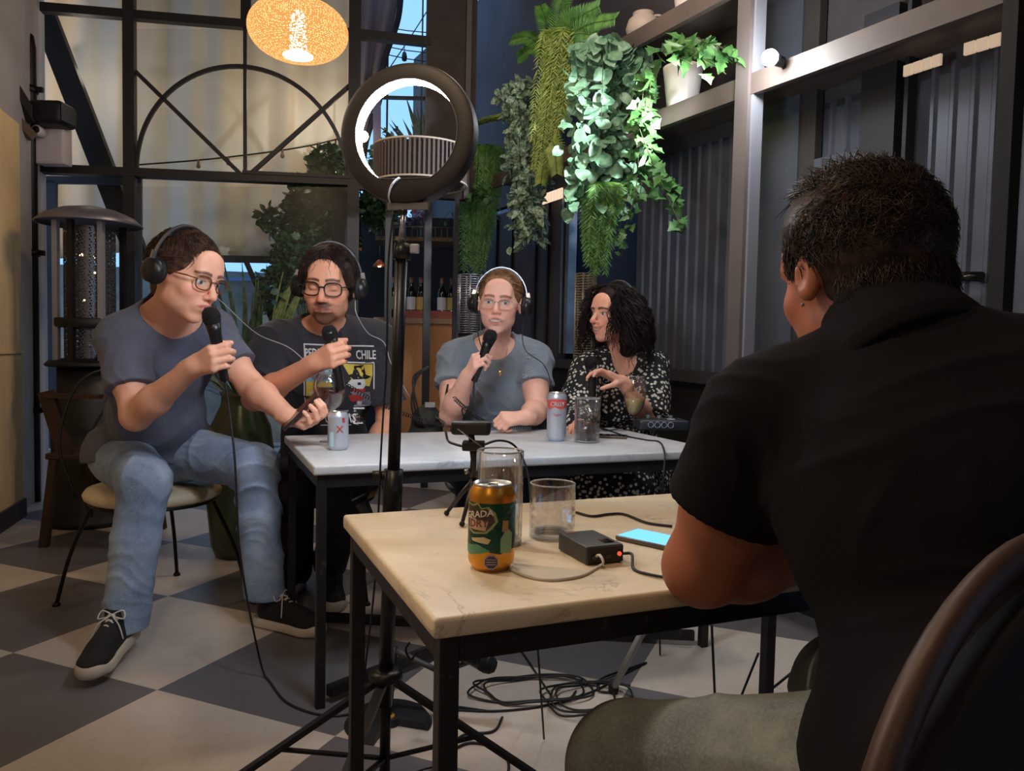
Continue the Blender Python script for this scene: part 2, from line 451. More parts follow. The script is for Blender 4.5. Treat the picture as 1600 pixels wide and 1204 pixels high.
# posts in the shelving plane
M_POST = mat('grey_brown_post', C(104, 94, 92), .55, .1, var=.12, vscale=4)
b = bmesh.new(); A = wp(1160, 300); box(b, (A.x, A.y, 1.9), (.075, .05, 3.8), (WD, WN, Z)); struct('trim_19', b, M_POST)
b = bmesh.new(); A = wp(1172, 300); box(b, (A.x+WN.x*.02, A.y+WN.y*.02, 1.9), (.012, .055, 3.8), (WD, WN, Z)); struct('trim_20', b, mat('pale_edge', C(150, 150, 158), .4, .3))
b = bmesh.new(); A = wp(1572, 300); box(b, (A.x, A.y, 1.9), (.045, .05, 3.8), (WD, WN, Z)); struct('trim_21', b, mat('jet_post', C(8, 8, 9), .8))
b = bmesh.new(); A = wp(888, 420, WOFF-.02); zb = wp(888, 552, WOFF-.02).z; zt = wp(888, 296, WOFF-.02).z
box(b, (A.x, A.y, (zb+zt)/2), (.10, .06, zt-zb), (WD, WN, Z))
struct('trim_22', b, mat('zinc_post', C(112, 122, 134), .45, .3, var=.2, vscale=9))
b = bmesh.new(); box(b, (A.x-WN.x*.035, A.y-WN.y*.035, (zb+zt)/2), (.012, .012, zt-zb), (WD, WN, Z)); struct('trim_23', b, M_FRAME)
# smooth flat panels
M_FLAT = mat('flat_slate_panel', C(74, 78, 88), .6, .1)
b = bmesh.new(); wseg(b, 1180, 1236, .86, 3.0, off=WOFF-.06, th=.04); struct('trim_24', b, M_FLAT)
b = bmesh.new(); wseg(b, 1262, 1328, .86, 1.80, off=WOFF-.06, th=.04); struct('trim_25', b, M_FLAT)
b = bmesh.new(); wseg(b, 1236, 1262, .86, 3.0, off=WOFF-.05, th=.04); struct('trim_26', b, mat('umber_panel', C(56, 50, 46), .7))
for k, (a_, c_) in enumerate([(1330, 1383), (1396, 1402)]):
    b = bmesh.new(); wseg(b, a_, c_, .86, 2.3, off=WOFF-.07, th=.05); struct('trim_%d' % (27+k), b, mat('charcoal_panel', C(26, 25, 30), .7))
# lit slatted openings high in the wall
M_SLIT = mat('lit_opening', C(190, 170, 140), .8, emit=(1, .72, .50, 1), estr=.22)
M_SLIT2 = mat('lit_opening_bright', C(190, 170, 140), .8, emit=(1, .72, .52, 1), estr=.5)
def slit(n, px0, py0, px1, py1, hpx, m, off=WOFF-.09):
    b = bmesh.new(); A = wp(px0, py0, off); B = wp(px1, py1, off); L = (B-A).length; d = (B-A).normalized(); hh = hpx*A.y/FPX
    k = max(2, int(L/.035))
    for i in range(k):
        p = A+d*(L*(i+.5)/k); box(b, p, (L/k*.86, .012, hh), (d, WN, Z))
    return struct('window_%d' % n, b, m)
slit(9, 1412, 112, 1472, 92, 16, M_SLIT); slit(10, 1506, 78, 1566, 60, 18, M_SLIT)
slit(11, 822, 322, 836, 317, 13, M_SLIT2); slit(12, 847, 312, 879, 301, 15, M_SLIT2)
b = bmesh.new(); wseg(b, 872, 992, 1.95, 2.02); struct('trim_38', b, M_FRAME)
# opening beyond which a grey wall is seen
b = bmesh.new(); wseg(b, 900, 992, 0, 5.2, off=WOFF+.9, th=.05, ext0=1.8, ext1=1.9); struct('wall_back', b, mat('grey_outer_wall', C(128, 128, 142), .8))
b = bmesh.new(); wseg(b, 900, 992, 1.0, 1.16, off=WOFF+.1, th=.05); struct('trim_29', b, M_FRAME)

# --- shelves on the right wall ------------------------------------------
M_SHELF = mat('shelf_timber', C(92, 80, 74), .6, var=.15, vscale=5)
def shelf(name, label, px0, px1, h, hh, ext0=0, ext1=0, depth=.30):
    t = thing(name, label, 'shelf', wp((px0+px1)/2, 200))
    b = bmesh.new(); wseg(b, px0, px1, h-hh, h, off=-.01, th=.03, ext0=ext0, ext1=ext1); link('front_rail', b, M_SHELF, t)
    b = bmesh.new(); wseg(b, px0, px1, h-.03, h-.002, off=.02, th=depth, ext0=ext0, ext1=ext1); link('board', b, M_SHELF, t)
    return t
SH1 = 2.13; SH2 = 2.56
shelf('wall_shelf', 'long lower timber wall shelf holding the trailing pot plants', 760, 1560, SH1, .085, 0, 1.2)
shelf('wall_shelf', 'upper timber wall shelf running above the handled jug', 905, 1560, SH2, .085, 0, 1.2)
# ================================================================== TABLES
TH = .67
def table(name, label, nl_px, width, depth, mm, group, xbrace=False):
    """nl_px: pixel of the near left top corner"""
    A = hit(nl_px[0], nl_px[1], TH); t = thing(name, label, 'table', (A.x, A.y, 0), group)
    c = A + QD*width/2 + PD*depth/2
    b = bmesh.new(); box(b, (c.x, c.y, TH-.0135), (width, depth, .027), (QD, PD, Z), .006); link('marble_top', b, mm, t, smooth='auto')
    i = .012; tw = .026
    b = bmesh.new(); zt = TH-.027-.018
    for s in (0, 1):
        a1 = A+QD*(i+tw)+PD*(i+tw/2+s*(depth-2*i-tw)); a2 = a1+QD*(width-2*i-2*tw)
        bar(b, (a1.x, a1.y, zt), (a2.x, a2.y, zt), tw*.98, .034, Z)
        a1 = A+QD*(i+tw/2+s*(width-2*i-tw))+PD*(i+tw); a2 = a1+PD*(depth-2*i-2*tw)
        bar(b, (a1.x, a1.y, zt), (a2.x, a2.y, zt), tw*.98, .034, Z)
    link('apron_frame', b, M_WORN, t)
    feet = []
    for s in (0, 1):
        for r in (0, 1):
            a1 = A+QD*(i+tw/2+s*(width-2*i-tw))+PD*(i+tw/2+r*(depth-2*i-tw)); feet.append(a1)
            b = bmesh.new(); box(b, (a1.x, a1.y, (TH-.027)/2), (tw, tw, TH-.0272), (QD, PD, Z), .002)
            link('leg', b, M_WORN, t)
    if xbrace:
        for (u_, v_) in ((0, 3), (1, 2)):
            b = bmesh.new(); a1 = feet[u_]; a2 = feet[v_]; d = (a2-a1).normalized()
            a1 = a1+d*.03; a2 = a2-d*.03
            h_ = .035 if u_ == 0 else .036
            bar(b, (a1.x, a1.y, h_), (a2.x, a2.y, h_), .024, .03, Z); link('cross_brace', b, M_WORN, t)
    return t
table('marble_table', 'cream marble table in the foreground with the green and gold can on it', (678, 967), 1.05, .60, M_MARB_F, 'marble tables on black steel frames')
table('marble_table', 'white marble table the four speakers with headphones sit around', (490, 728), 1.32, .70, M_MARB_B, 'marble tables on black steel frames', True)
# ================================================================== OUTSIDE THE FACADE
M_FABRIC = bpy.data.materials.new('beige_tent_fabric'); _t = NT(M_FABRIC)
_t.col(C(216, 206, 190)); _t.b.inputs['Roughness'].default_value = .9; _t.bump(_t.noise(120, 2), .08, .004)
cur = thing('tent_curtain', 'beige draped tent curtain behind the arched steel window', 'curtain', fp(330, 398, .95))
def cur_edge(py): return 628 + (py)*(-72/260) if py < 262 else 556
def curf(u, v):
    py = -190 + v*588
    x1 = cur_edge(py); px = -60+(x1+60)*u
    wv = .05*math.sin(px*.055+1.2*math.sin(px*.012)) + .03*math.sin(px*.115+2+py*.002) + .025*math.sin(px*.03+py*.006)
    return fp(px, py + 6*math.sin(px*.02), .95+wv*(.55+.45*(1-v)))
b = bmesh.new(); grid_surf(b, curf, 150, 24)
o = link('fabric', b, M_FABRIC, cur); md = o.modifiers.new('t', 'SOLIDIFY'); md.thickness = .004
b = bmesh.new(); bar(b, fp(210, 402, .93), fp(445, 406, .93), .05, .05); link('hem', b, mat('dark_hem', C(30, 28, 32), .8), cur)
# grey drape next to the sky
dr = thing('side_drape', 'grey gathered drape hanging in front of the blue sky', 'curtain', fp(575, 240, .8))
def drf(u, v):
    py = -190+v*420; xr = 622+(py)*(-46/200.) if py > -10 else 624
    px = 556+(xr-556)*u
    return fp(px, py, .8+.03*math.sin(u*14)+.02*math.sin(py*.03))
b = bmesh.new(); grid_surf(b, drf, 20, 20); o = link('drape_cloth', b, mat('grey_drape', C(112, 104, 118), .9), dr)
md = o.modifiers.new('t', 'SOLIDIFY'); md.thickness = .004
b = bmesh.new(); tube(b, [fp(626+(py)*(-46/200.)+3*math.sin(py*.05), py, .78) for py in range(-20, 260, 12)], .022, 6); link('rolled_edge', b, mat('black_piping', C(22, 22, 34), .8), dr)
# unseen roof slab over the left part, added to block sky off the curtain
b = bmesh.new(); A = fp(-80, 0, .1); B = fp(556, 0, .1); d = (B-A); d.z = 0; L = d.length; d.normalize(); c = A+d*L/2+FN*.9
box(b, (c.x, c.y, 3.86), (L, 1.9, .05), (d, FN, Z)); struct('sky_block_roof', b, M_FABRIC).name = 'ceiling'
# added warm fill lights in front of the curtain, no fixtures there
_q = fp(470, 150, .45); lamp('curtain_fill', _q, 3.4, (1, .78, .54), .08)
_q = fp(120, 120, .5); lamp('curtain_fill', _q, 2.0, (1, .84, .68), .1)

# low outer wall + pavement seen under the tent
b = bmesh.new(); A = fp(200, 418, 2.6); B = fp(470, 418, 2.6); box(b, V((A.x+B.x)/2, (A.y+B.y)/2, (A.z)/2), ((B-A).length+2.6, .1, A.z), (FD, FN, Z)); struct('wall_street', b, mat('pale_street_wall', C(150, 146, 138), .7, var=.25, vscale=5)).name = 'wall_back'
b = bmesh.new(); bar(b, fp(383, 405, .5), fp(425, 500, .5), .03, .03); struct('trim_40', b, M_FRAME)
b = bmesh.new(); bar(b, fp(340, 436, 2.5), fp(470, 436, 2.5), .04, .03); struct('trim_41', b, mat('blue_rail', C(120, 150, 210), .5))
# post between the sky panes, purple brown
b = bmesh.new(); bar(b, fp(589, 148, .5), fp(589, 300, .5), .055, .05, FN); struct('trim_42', b, mat('mauve_post', C(88, 78, 104), .7))
b = bmesh.new(); bar(b, fp(585, 152, .5), fp(664, 154, .5), .022, .03, FN); struct('trim_43', b, M_FRAME)
b = bmesh.new(); A = fp(535, 300, .25); box(b, (A.x, A.y, A.z/2+.0), (.14, .08, A.z), (FD, FN, Z)); struct('trim_44', b, mat('near_black_post', C(24, 22, 28), .9))

# --- sky wires and bulb
wr = thing('overhead_wires', 'thin dark overhead wires crossing the blue sky pane', 'wires', fp(630, 120, 2.0))
b = bmesh.new()
for a_, c_ in (((590, 40), (680, 52)), ((590, 47), (680, 60)), ((590, 70), (680, 84)), ((590, 82), (680, 98)), ((606, 110), (672, 10))):
    A = fp(*a_, 2.0); B = fp(*c_, 2.0); tube(b, [A, (A+B)/2-V(0, 0, .01), B], .005, 4)
link('wire', b, M_BLACK, wr)
b = bmesh.new(); q = fp(632, 74, 2.0); tube(b, [q, q-V(0, 0, .06)], .004, 5); lathe(b, q-V(0, 0, .13), [(0, 0), (.022, .01), (.026, .04), (.018, .08), (.01, .09), (0, .09)], 10)
link('bulb_socket', b, M_BLACK, wr)

# --- string lights in the tent
M_BULB = mat('warm_bulb', C(255, 220, 160), .4, emit=(1, .72, .4, 1), estr=9)
M_DIMB = mat('dim_bulb', C(120, 100, 80), .4)
def string_lights(name, label, pts, bulbs, lit):
    t = thing(name, label, 'string lights', pts[0])
    sp = spline(pts, 8); b = bmesh.new(); tube(b, sp, .006, 5); link('cord', b, M_BLACK, t)
    for i, k in enumerate(bulbs):
        p = sp[min(k, len(sp)-1)]
        b = bmesh.new(); lathe(b, p-V(0, 0, .025), [(.008, .025), (.010, 0)], 8); lathe(b, p-V(0, 0, .06), [(0, 0), (.013, .008), (.016, .02), (.010, .036)], 8)
        link('bulb', b, M_BULB if i in lit else M_DIMB, t)
string_lights('string_lights', 'thin string of bulbs strung in front of the beige tent curtain',
    [fp(205, 258, .5), fp(310, 250, .5), fp(400, 240, .5), fp(480, 228, .5), fp(548, 212, .5)], [8, 12, 20, 26, 30], [])
bl = thing('tent_bulb', 'glowing warm round bulb just inside the left rim of the ring light', 'bulb', fp(567, 213, .45))
b = bmesh.new(); bmesh.ops.create_icosphere(b, subdivisions=2, radius=.042, matrix=Matrix.Translation(fp(567, 213, .45))); link('glass_bulb', b, M_BULB, bl, True)
b = bmesh.new(); q = fp(567, 213, .45); tube(b, [q+V(0, 0, .04), q+V(0, 0, .3)], .008, 6); link('cord', b, M_BLACK, bl)
bl = thing('tent_bulb', 'small glowing bulb among the leaves at the left of the ring light', 'bulb', fp(524, 264, .6))
b = bmesh.new(); bmesh.ops.create_icosphere(b, subdivisions=2, radius=.022, matrix=Matrix.Translation(fp(524, 264, .6))); link('glass_bulb', b, M_BULB, bl, True)
b = bmesh.new(); q = fp(524, 264, .6); tube(b, [q+V(0, 0, .02), q+V(0, 0, .22)], .006, 6); link('cord', b, M_BLACK, bl)

# ================================================================== LEAVES
def leaf_mat(name, c1, c2, rough=.45, scale=30, tr=.25):
    m = bpy.data.materials.new(name); t = NT(m)
    oi = t.n('ShaderNodeNewGeometry')
    f = t.noise(scale, 3)
    t.col(t.ramp(f, [(.35, c1), (.65, c2)])); t.b.inputs['Roughness'].default_value = rough
    t.b.inputs['Transmission Weight'].default_value = 0
    return m
def leaf(bm, p, d, up, L, W, kind='oval', mi=0, fold=.15, droop=.2):
    """one leaf with thickness-free blade built of a bent quad strip"""
    d = Vector(d).normalized(); s = d.cross(Vector(up))
    if s.length < 1e-4: s = d.cross(V(1, 0, .3))
    s.normalize(); n = s.cross(d).normalized()
    prof = {'oval': [(0, .05), (.25, .8), (.5, 1), (.78, .72), (1, .03)], 'round': [(0, .35), (.18, .95), (.5, 1.1), (.8, .75), (1, .05)],
            'ivy': [(0, .25), (.12, 1.0), (.32, .62), (.5, .95), (.72, .40), (1, .03)], 'blade': [(0, .5), (.3, 1), (.7, .7), (1, .03)]}[kind]
    prev = None
    for t, w_ in prof:
        c = Vector(p)+d*(L*t)-n*(droop*L*t*t)
        a_ = bm.verts.new(c+s*(W*w_*.5)+n*(fold*W*w_*.5)); m_ = bm.verts.new(c); z_ = bm.verts.new(c-s*(W*w_*.5)+n*(fold*W*w_*.5))
        if prev:
            for q in ((prev[0], a_, m_, prev[1]), (prev[1], m_, z_, prev[2])):
                f = bm.faces.new(q); f.material_index = mi; f.smooth = True
        prev = (a_, m_, z_)
def rdir(zb=0.0):
    v = Vector((random.gauss(0, 1), random.gauss(0, 1), random.gauss(0, 1)+zb))
    return v.normalized()
G_DARK = leaf_mat('dark_leaf', C(30, 52, 36), C(58, 88, 48))
G_MID = leaf_mat('mid_leaf', C(52, 98, 52), C(92, 138, 72))
G_SAGE = leaf_mat('sage_leaf', C(86, 128, 98), C(132, 168, 136))
G_VARI = leaf_mat('variegated_leaf', C(52, 92, 62), C(178, 200, 176), scale=60)
G_LIME = leaf_mat('lime_sprig', C(118, 146, 62), C(168, 184, 92))
G_FERN = leaf_mat('fern_green', C(58, 110, 48), C(104, 154, 70))
G_STEM = mat('plant_stem', C(74, 76, 44), .7)

# tree beyond the glass
def blob_foliage(bm, c, rad, n, L, W, kind='oval'):
    for _ in range(n):
        v = rdir(); r_ = random.random()**.4
        p = Vector(c)+Vector((v.x*rad[0]*r_, v.y*rad[1]*r_, v.z*rad[2]*r_))
        leaf(bm, p, rdir(-.2)+v*.8, rdir(1), L*random.uniform(.6, 1.3), W*random.uniform(.6, 1.3), kind)
tr = thing('leafy_tree', 'dense dark green tree growing behind the glass over the second speaker', 'tree', (fp(480, 500, .45).x, fp(480, 500, .45).y, 0))
b = bmesh.new()
for (px, py, rx, rz, n) in ((500, 330, 50, 62, 2200), (470, 410, 44, 60, 1500), (520, 370, 38, 80, 1100), (430, 455, 24, 36, 350), (515, 255, 30, 24, 350), (590, 320, 28, 34, 500), (425, 345, 14, 20, 120)):
    s = 5.6/FPX; blob_foliage(b, fp(px, py, .48), (rx*s, .16, rz*s), n, .065, .045)
link('foliage', b, G_DARK, tr)
b = bmesh.new()
for i in range(7):
    q = fp(470+i*6, 480, .5); tube(b, [(q.x, q.y, 0), (q.x+.02, q.y, 1.0), fp(455+i*10, 400, .45)], [.02, .016, .008], 6)
link('trunk', b, G_STEM, tr)
b = bmesh.new()
for i in range(26):
    q = fp(425+i*1.2, 500, .32+.01*(i%4)); e = fp(444+i*1.6, 412+(i*37%40), .35); leaf(b, q, e-q, FN+FD*.3, (e-q).length, .016, 'blade', droop=-.04)
link('long_leaves', b, leaf_mat('olive_blade', C(96, 108, 54), C(140, 146, 84)), tr)
# yucca against the sky
yu = thing('yucca_plant', 'spiky yucca silhouetted against the blue sky inside the ring', 'plant', fp(650, 260, 2.2))
b = bmesh.new(); c = fp(668, 262, 2.2)
for i in range(26):
    a_ = math.radians(92+random.uniform(-8, 76)); d = FD*math.cos(a_)+Z*math.sin(a_)+FN*random.uniform(-.3, .3)
    leaf(b, c+FD*random.uniform(-.05, .05)+Z*random.uniform(-.1, .1), d, FN, random.uniform(.38, .62), .048, 'blade', droop=.03, fold=.3)
link('spiky_leaves', b, G_DARK, yu)
b = bmesh.new(); tube(b, [(c.x, c.y, 0), (c.x, c.y, c.z)], .05, 8); link('trunk', b, G_STEM, yu)
bs = thing('garden_shrub', 'small leafy shrub below the yucca beyond the glass', 'plant', fp(620, 300, .7))
b = bmesh.new(); blob_foliage(b, fp(612, 222, .7), (.10, .08, .12), 60, .05, .035); blob_foliage(b, fp(600, 250, .7), (.12, .08, .12), 110, .06, .04); link('foliage', b, G_DARK, bs)
b = bmesh.new(); q = fp(606, 240, .7); tube(b, [(q.x, q.y, 0), q], .015, 6); link('stem', b, G_STEM, bs)

# ================================================================== BAR BEYOND THE DOOR
M_PLY = mat('plywood', C(186, 128, 78), .65, var=.12, vscale=6)
def bp(px, py, z=6.0): return at(px, py, z)
bt = thing('bar_counter', 'plywood fronted bar counter behind the ring light pole', 'counter', (bp(655, 500).x, 6.2, 0))
A = bp(588, 500); B = bp(716, 500); top = bp(650, 497).z
b = bmesh.new(); box(b, ((A.x+B.x)/2, 6.25, top/2-.02), (B.x-A.x, .5, top-.04)); link('front_panel', b, M_PLY, bt)
b = bmesh.new(); box(b, ((A.x+B.x)/2, 6.24, top-.02), (B.x-A.x+.03, .55, .04)); link('counter_top', b, mat('counter_top', C(150, 120, 96), .5), bt)
ct = thing('bottle_tray', 'low red tray under the wine bottles on the bar', 'tray', (bp(675, 497).x, 6.15, top))
b = bmesh.new(); A = bp(633, 490); B = bp(714, 490); box(b, ((A.x+B.x)/2, 6.0, top+.03), (B.x-A.x, .02, .06)); box(b, ((A.x+B.x)/2, 6.17, top+.005), (B.x-A.x, .34, .01))
link('tray_body', b, mat('red_tray', C(150, 62, 48), .5), ct)
M_BGL = mat('dark_bottle_glass', C(16, 18, 14), .12, spec=.7); M_CORK = mat('foil_cap', C(130, 84, 60), .5, .3)
labs = [('pale', C(196, 200, 214)), ('gold', C(196, 158, 84)), ('white', C(206, 208, 216)), ('straw', C(186, 172, 96)), ('green', C(120, 160, 60)), ('grey', C(120, 124, 130))]
btl = [(642, 'white'), (657, 'gold'), (690, 'white'), (705, 'straw'), (615, 'green'), (628, 'grey')]
spots = {642: 'third from the right', 657: 'just left of the door post', 690: 'just right of the door post', 705: 'nearest the wire tower', 615: 'left of the ring light pole', 628: 'just behind the tall pole'}
for px, ln in btl:
    q = bp(px, 497, 6.12); z0 = top+.011
    t = thing('wine_bottle', 'dark bottle with %s label on bar %s' % (ln, spots[px]), 'bottle', (q.x, 6.12, z0), 'wine bottles standing on the bar')
    b = bmesh.new(); lathe(b, (q.x, 6.12, z0), [(0, 0), (.036, 0), (.037, .01), (.037, .19), (.030, .215), (.015, .24), (.0135, .30), (.015, .302), (.015, .312), (0, .312)], 16); link('bottle_body', b, M_BGL, t)
    b = bmesh.new(); lathe(b, (q.x, 6.12, z0+.06), [(.0376, 0), (.0376, .10)], 16); link('bottle_label', b, mat('label_'+ln, dict(labs)[ln], .6), t)
    b = bmesh.new(); lathe(b, (q.x, 6.12, z0+.27), [(.0145, 0), (.0155, .044), (0, .0445)], 12); link('cap', b, M_CORK, t)
# shelf above the bar with glasses and flowers
hs = thing('hanging_shelf', 'dark hanging shelf with a low rail above the bar', 'shelf', bp(650, 380, 5.9))
zz = bp(660, 374, 5.9).z; A = bp(588, 374, 5.9); B = bp(718, 374, 5.9)
b = bmesh.new(); box(b, ((A.x+B.x)/2, 6.05, zz), (B.x-A.x, .36, .03)); link('board', b, mat('shelf_edge_wood', C(120, 98, 74), .6), hs)
b = bmesh.new(); tube(b, [(A.x, 5.87, zz+.09), (B.x, 5.87, zz+.09)], .004, 5)
for i in range(15): tube(b, [(A.x+(B.x-A.x)*i/14, 5.87, zz), (A.x+(B.x-A.x)*i/14, 5.87, zz+.09)], .004, 5)
link('rail', b, mat('brass_rail', C(150, 130, 90), .4, .6), hs)
b = bmesh.new()
for x_ in (A.x+.02, B.x-.02): tube(b, [(x_, 6.2, zz), (x_, 6.2, 3.7)], .008, 6)
link('hanger', b, M_BLACK, hs)
M_PETAL = mat('mauve_petals', C(150, 112, 148), .7, var=.2)
for i, px in enumerate((597, 622, 651)):
    q = bp(px, 352, 6.0); t = thing('flower_vase', 'glass vase of mauve hydrangeas on the hanging shelf, %s' % ['leftmost', 'second from the left', 'right of the ring light stand'][i], 'vase', (q.x, 6.02, zz+.015), 'vases of mauve flowers over the bar')
    b = bmesh.new(); lathe(b, (q.x, 6.02, zz+.015), [(0, 0), (.035, 0), (.04, .12), (.037, .12), (.032, .006), (0, .006)], 14); link('vase_glass', b, M_PANE, t)
    b = bmesh.new()
    for k in range(70):
        v = rdir(.3); p = V(q.x, 6.02, zz+.17)+v*.055; leaf(b, p, v, rdir(), .025, .024, 'round')
    link('petals', b, M_PETAL, t)
    b = bmesh.new(); tube(b, [(q.x, 6.02, zz+.02), (q.x+.005, 6.02, zz+.16)], .004, 5); link('stem', b, G_STEM, t)
# dark wall behind the bar
b = bmesh.new(); box(b, (-.55, 6.8, 1.05), (2.2, .06, 2.1)); struct('wall_back', b, mat('bar_back_dark', C(26, 26, 32), .8, var=.3, vscale=3))
# small orange lamp over bar
def cone_lamp(name, label, p, r, h, m_sh, estr, top_z):
    t = thing(name, label, 'lamp', p)
    b = bmesh.new(); lathe(b, p, [(r, 0), (r*.8, h*.35), (r*.2, h), (0, h)], 20); o = link('lamp_shade', b, m_sh, t); md = o.modifiers.new('s', 'SOLIDIFY'); md.thickness = .004
    b = bmesh.new(); bmesh.ops.create_icosphere(b, subdivisions=2, radius=r*.28, matrix=Matrix.Translation(Vector(p)+V(0, 0, h*.15))); link('bulb', b, mat('orange_bulb_%d' % estr, C(255, 200, 120), .4, emit=(1, .55, .25, 1), estr=estr), t, True)
    b = bmesh.new(); tube(b, [Vector(p)+V(0, 0, h), (p[0], p[1], top_z)], .005, 5); link('cord', b, M_BLACK, t); return t
cone_lamp('bar_lamp', 'small copper lamp glowing orange in front of the dark bar', bp(593, 416, 5.8), .05, .05, mat('copper', C(170, 90, 50), .4, .6), 14, zz-.016)
cone_lamp('bar_lamp', 'tiny copper lamp glimpsed left of the second speaker', bp(472, 428, 5.75), .03, .04, mat('copper', C(170, 90, 50), .4, .6), 14, 1.9)
cone_lamp('tube_lantern', 'narrow orange lantern behind the glass under the ring light', bp(562, 392, 5.75), .016, .10, mat('copper', C(170, 90, 50), .4, .6), 14, 2.2)

# ================================================================== PENDANT LAMP
pl = thing('pendant_lamp', 'glowing golden perforated saucer pendant lamp above the left side', 'lamp', at(466, 48, 3.7))
m = bpy.data.materials.new('perforated_gold_shade'); m.use_nodes = True; nt = m.node_tree
for n in list(nt.nodes): nt.nodes.remove(n)
o_ = nt.nodes.new('ShaderNodeOutputMaterial'); tc = nt.nodes.new('ShaderNodeTexCoord'); vo = nt.nodes.new('ShaderNodeTexVoronoi'); vo.inputs['Scale'].default_value = 105; vo.inputs['Randomness'].default_value = .55
mp = nt.nodes.new('ShaderNodeMapping'); mp.inputs['Scale'].default_value = (1, 1, 1.5)
nt.links.new(tc.outputs['Object'], mp.inputs[0]); nt.links.new(mp.outputs[0], vo.inputs['Vector'])
rp = nt.nodes.new('ShaderNodeValToRGB'); rp.color_ramp.elements[0].position = .30; rp.color_ramp.elements[1].position = .42
nt.links.new(vo.outputs['Distance'], rp.inputs[0])
em = nt.nodes.new('ShaderNodeEmission'); em.inputs[0].default_value = (1, .64, .28, 1); em.inputs[1].default_value = 1.3
tp_ = nt.nodes.new('ShaderNodeBsdfTransparent'); e2 = nt.nodes.new('ShaderNodeEmission'); e2.inputs[0].default_value = (1, .44, .12, 1); e2.inputs[1].default_value = .5
mx = nt.nodes.new('ShaderNodeMixShader'); mx2 = nt.nodes.new('ShaderNodeMixShader'); mx2.inputs[0].default_value = .55
nt.links.new(tp_.outputs[0], mx2.inputs[1]); nt.links.new(em.outputs[0], mx2.inputs[2])
nt.links.new(rp.outputs[0], mx.inputs[0]); nt.links.new(mx2.outputs[0], mx.inputs[1]); nt.links.new(e2.outputs[0], mx.inputs[2]); nt.links.new(mx.outputs[0], o_.inputs[0])
c = at(466, 48, 3.7); R_ = .232
b = bmesh.new(); prof = [(R_*math.sin(t)**.82 if t > .02 else .04, -.125*math.cos(t)) for t in np.linspace(.25, PI-.02, 26)]
lathe(b, c, prof, 48, (0, .06, 1)); link('lamp_shade', b, m, pl)
b = bmesh.new(); lathe(b, c-V(0, 0, .115), [(0, 0), (.03, .004), (.040, .03), (.038, .15), (.025, .20), (0, .20)], 16); link('bulb', b, mat('hot_bulb', C(255, 240, 210), .4, emit=(1, .80, .48, 1), estr=26), pl)
b = bmesh.new(); lathe(b, c-V(0, 0, .121), [(0, 0), (.07, .002), (.07, .006), (0, .006)], 20); link('bottom_glass', b, mat('hot_glass', C(255, 240, 210), .4, emit=(1, .84, .55, 1), estr=3), pl)
b = bmesh.new(); tube(b, [c+V(0, 0, .12), (c.x, c.y, 3.7)], .006, 6); link('cord', b, M_BLACK, pl)
lamp('pendant_lamp_light', c-V(0, 0, .2), 7, (1, .70, .40), .08)

# ================================================================== WOVEN LAMP SHADE behind ring
ws = thing('woven_shade_lamp', 'drum shaped woven lamp shade seen through the ring light', 'lamp', at(656, 262, 4.6))
c = at(657, 262, 4.6); m_w = mat('grey_rattan', C(78, 70, 70), .8)
b = bmesh.new()
for i in range(64):
    a_ = i*2*PI/64; d = V(math.cos(a_), math.sin(a_), 0); bar(b, c+d*.272-V(0, 0, .10), c+d*.272+V(0, 0, .11), .012, .006, d)
link('slats', b, m_w, ws)
b = bmesh.new()
for dz in (-.10, .11):
    tube(b, [c+V(.274*math.cos(a_), .274*math.sin(a_), dz) for a_ in np.linspace(0, 2*PI, 48, endpoint=False)], .006, 6, closed=True)
link('rims', b, mat('pale_rim', C(170, 160, 150), .6), ws)
b = bmesh.new(); lathe(b, c-V(0, 0, .09), [(.255, 0), (.255, .19)], 40); link('lining', b, mat('shade_lining', C(66, 58, 60), .9), ws)
b = bmesh.new(); tube(b, [c+V(0, 0, .09), (c.x, c.y, 3.7)], .005, 5); tube(b, [c+V(-.27, 0, .11), c+V(.27, 0, .11)], .004, 5); link('cord', b, M_BLACK, ws)

# ================================================================== PATIO HEATER (left)
hc = at(140, 345, 4.15); hx, hy = hc.x, hc.y
ph = thing('patio_heater', 'patio heater with grey domed hood and mesh cylinder by the left wall', 'heater', (hx, hy, 0))
def hz(py): return at(140, py, 4.15).z
M_HOOD = mat('grey_hood', C(112, 110, 122), .4, .5)
b = bmesh.new(); z0 = hz(352); lathe(b, (hx, hy, z0), [(.258, 0), (.262, .006), (.22, .045), (.14, .08), (.05, .098), (0, .10)], 40); o = link('hood', b, M_HOOD, ph); md = o.modifiers.new('s', 'SOLIDIFY'); md.thickness = .006
m_mesh = bpy.data.materials.new('heater_mesh'); t = NT(m_mesh); tcc = t.n('ShaderNodeTexCoord'); mpp = t.n('ShaderNodeMapping'); mpp.inputs['Rotation'].default_value = (0, .5, 0)
t.l(tcc.outputs['Object'], mpp.inputs[0]); wv = t.n('ShaderNodeTexVoronoi'); wv.inputs['Scale'].default_value = 75; wv.inputs['Randomness'].default_value = .2; t.l(mpp.outputs[0], wv.inputs['Vector'])
rp2 = t.ramp(wv.outputs['Distance'], [(.32, (0, 0, 0, 1)), (.38, (1, 1, 1, 1))]); t.l(rp2, t.b.inputs['Alpha']); t.col(C(84, 84, 92)); t.b.inputs['Metallic'].default_value = .5; t.b.inputs['Roughness'].default_value = .4
b = bmesh.new(); lathe(b, (hx, hy, hz(500)), [(.125, 0), (.125, hz(356)-hz(500))], 32); lathe(b, (hx, hy, hz(562)), [(.125, 0), (.125, hz(512)-hz(562))], 32); link('mesh_cylinder', b, m_mesh, ph)
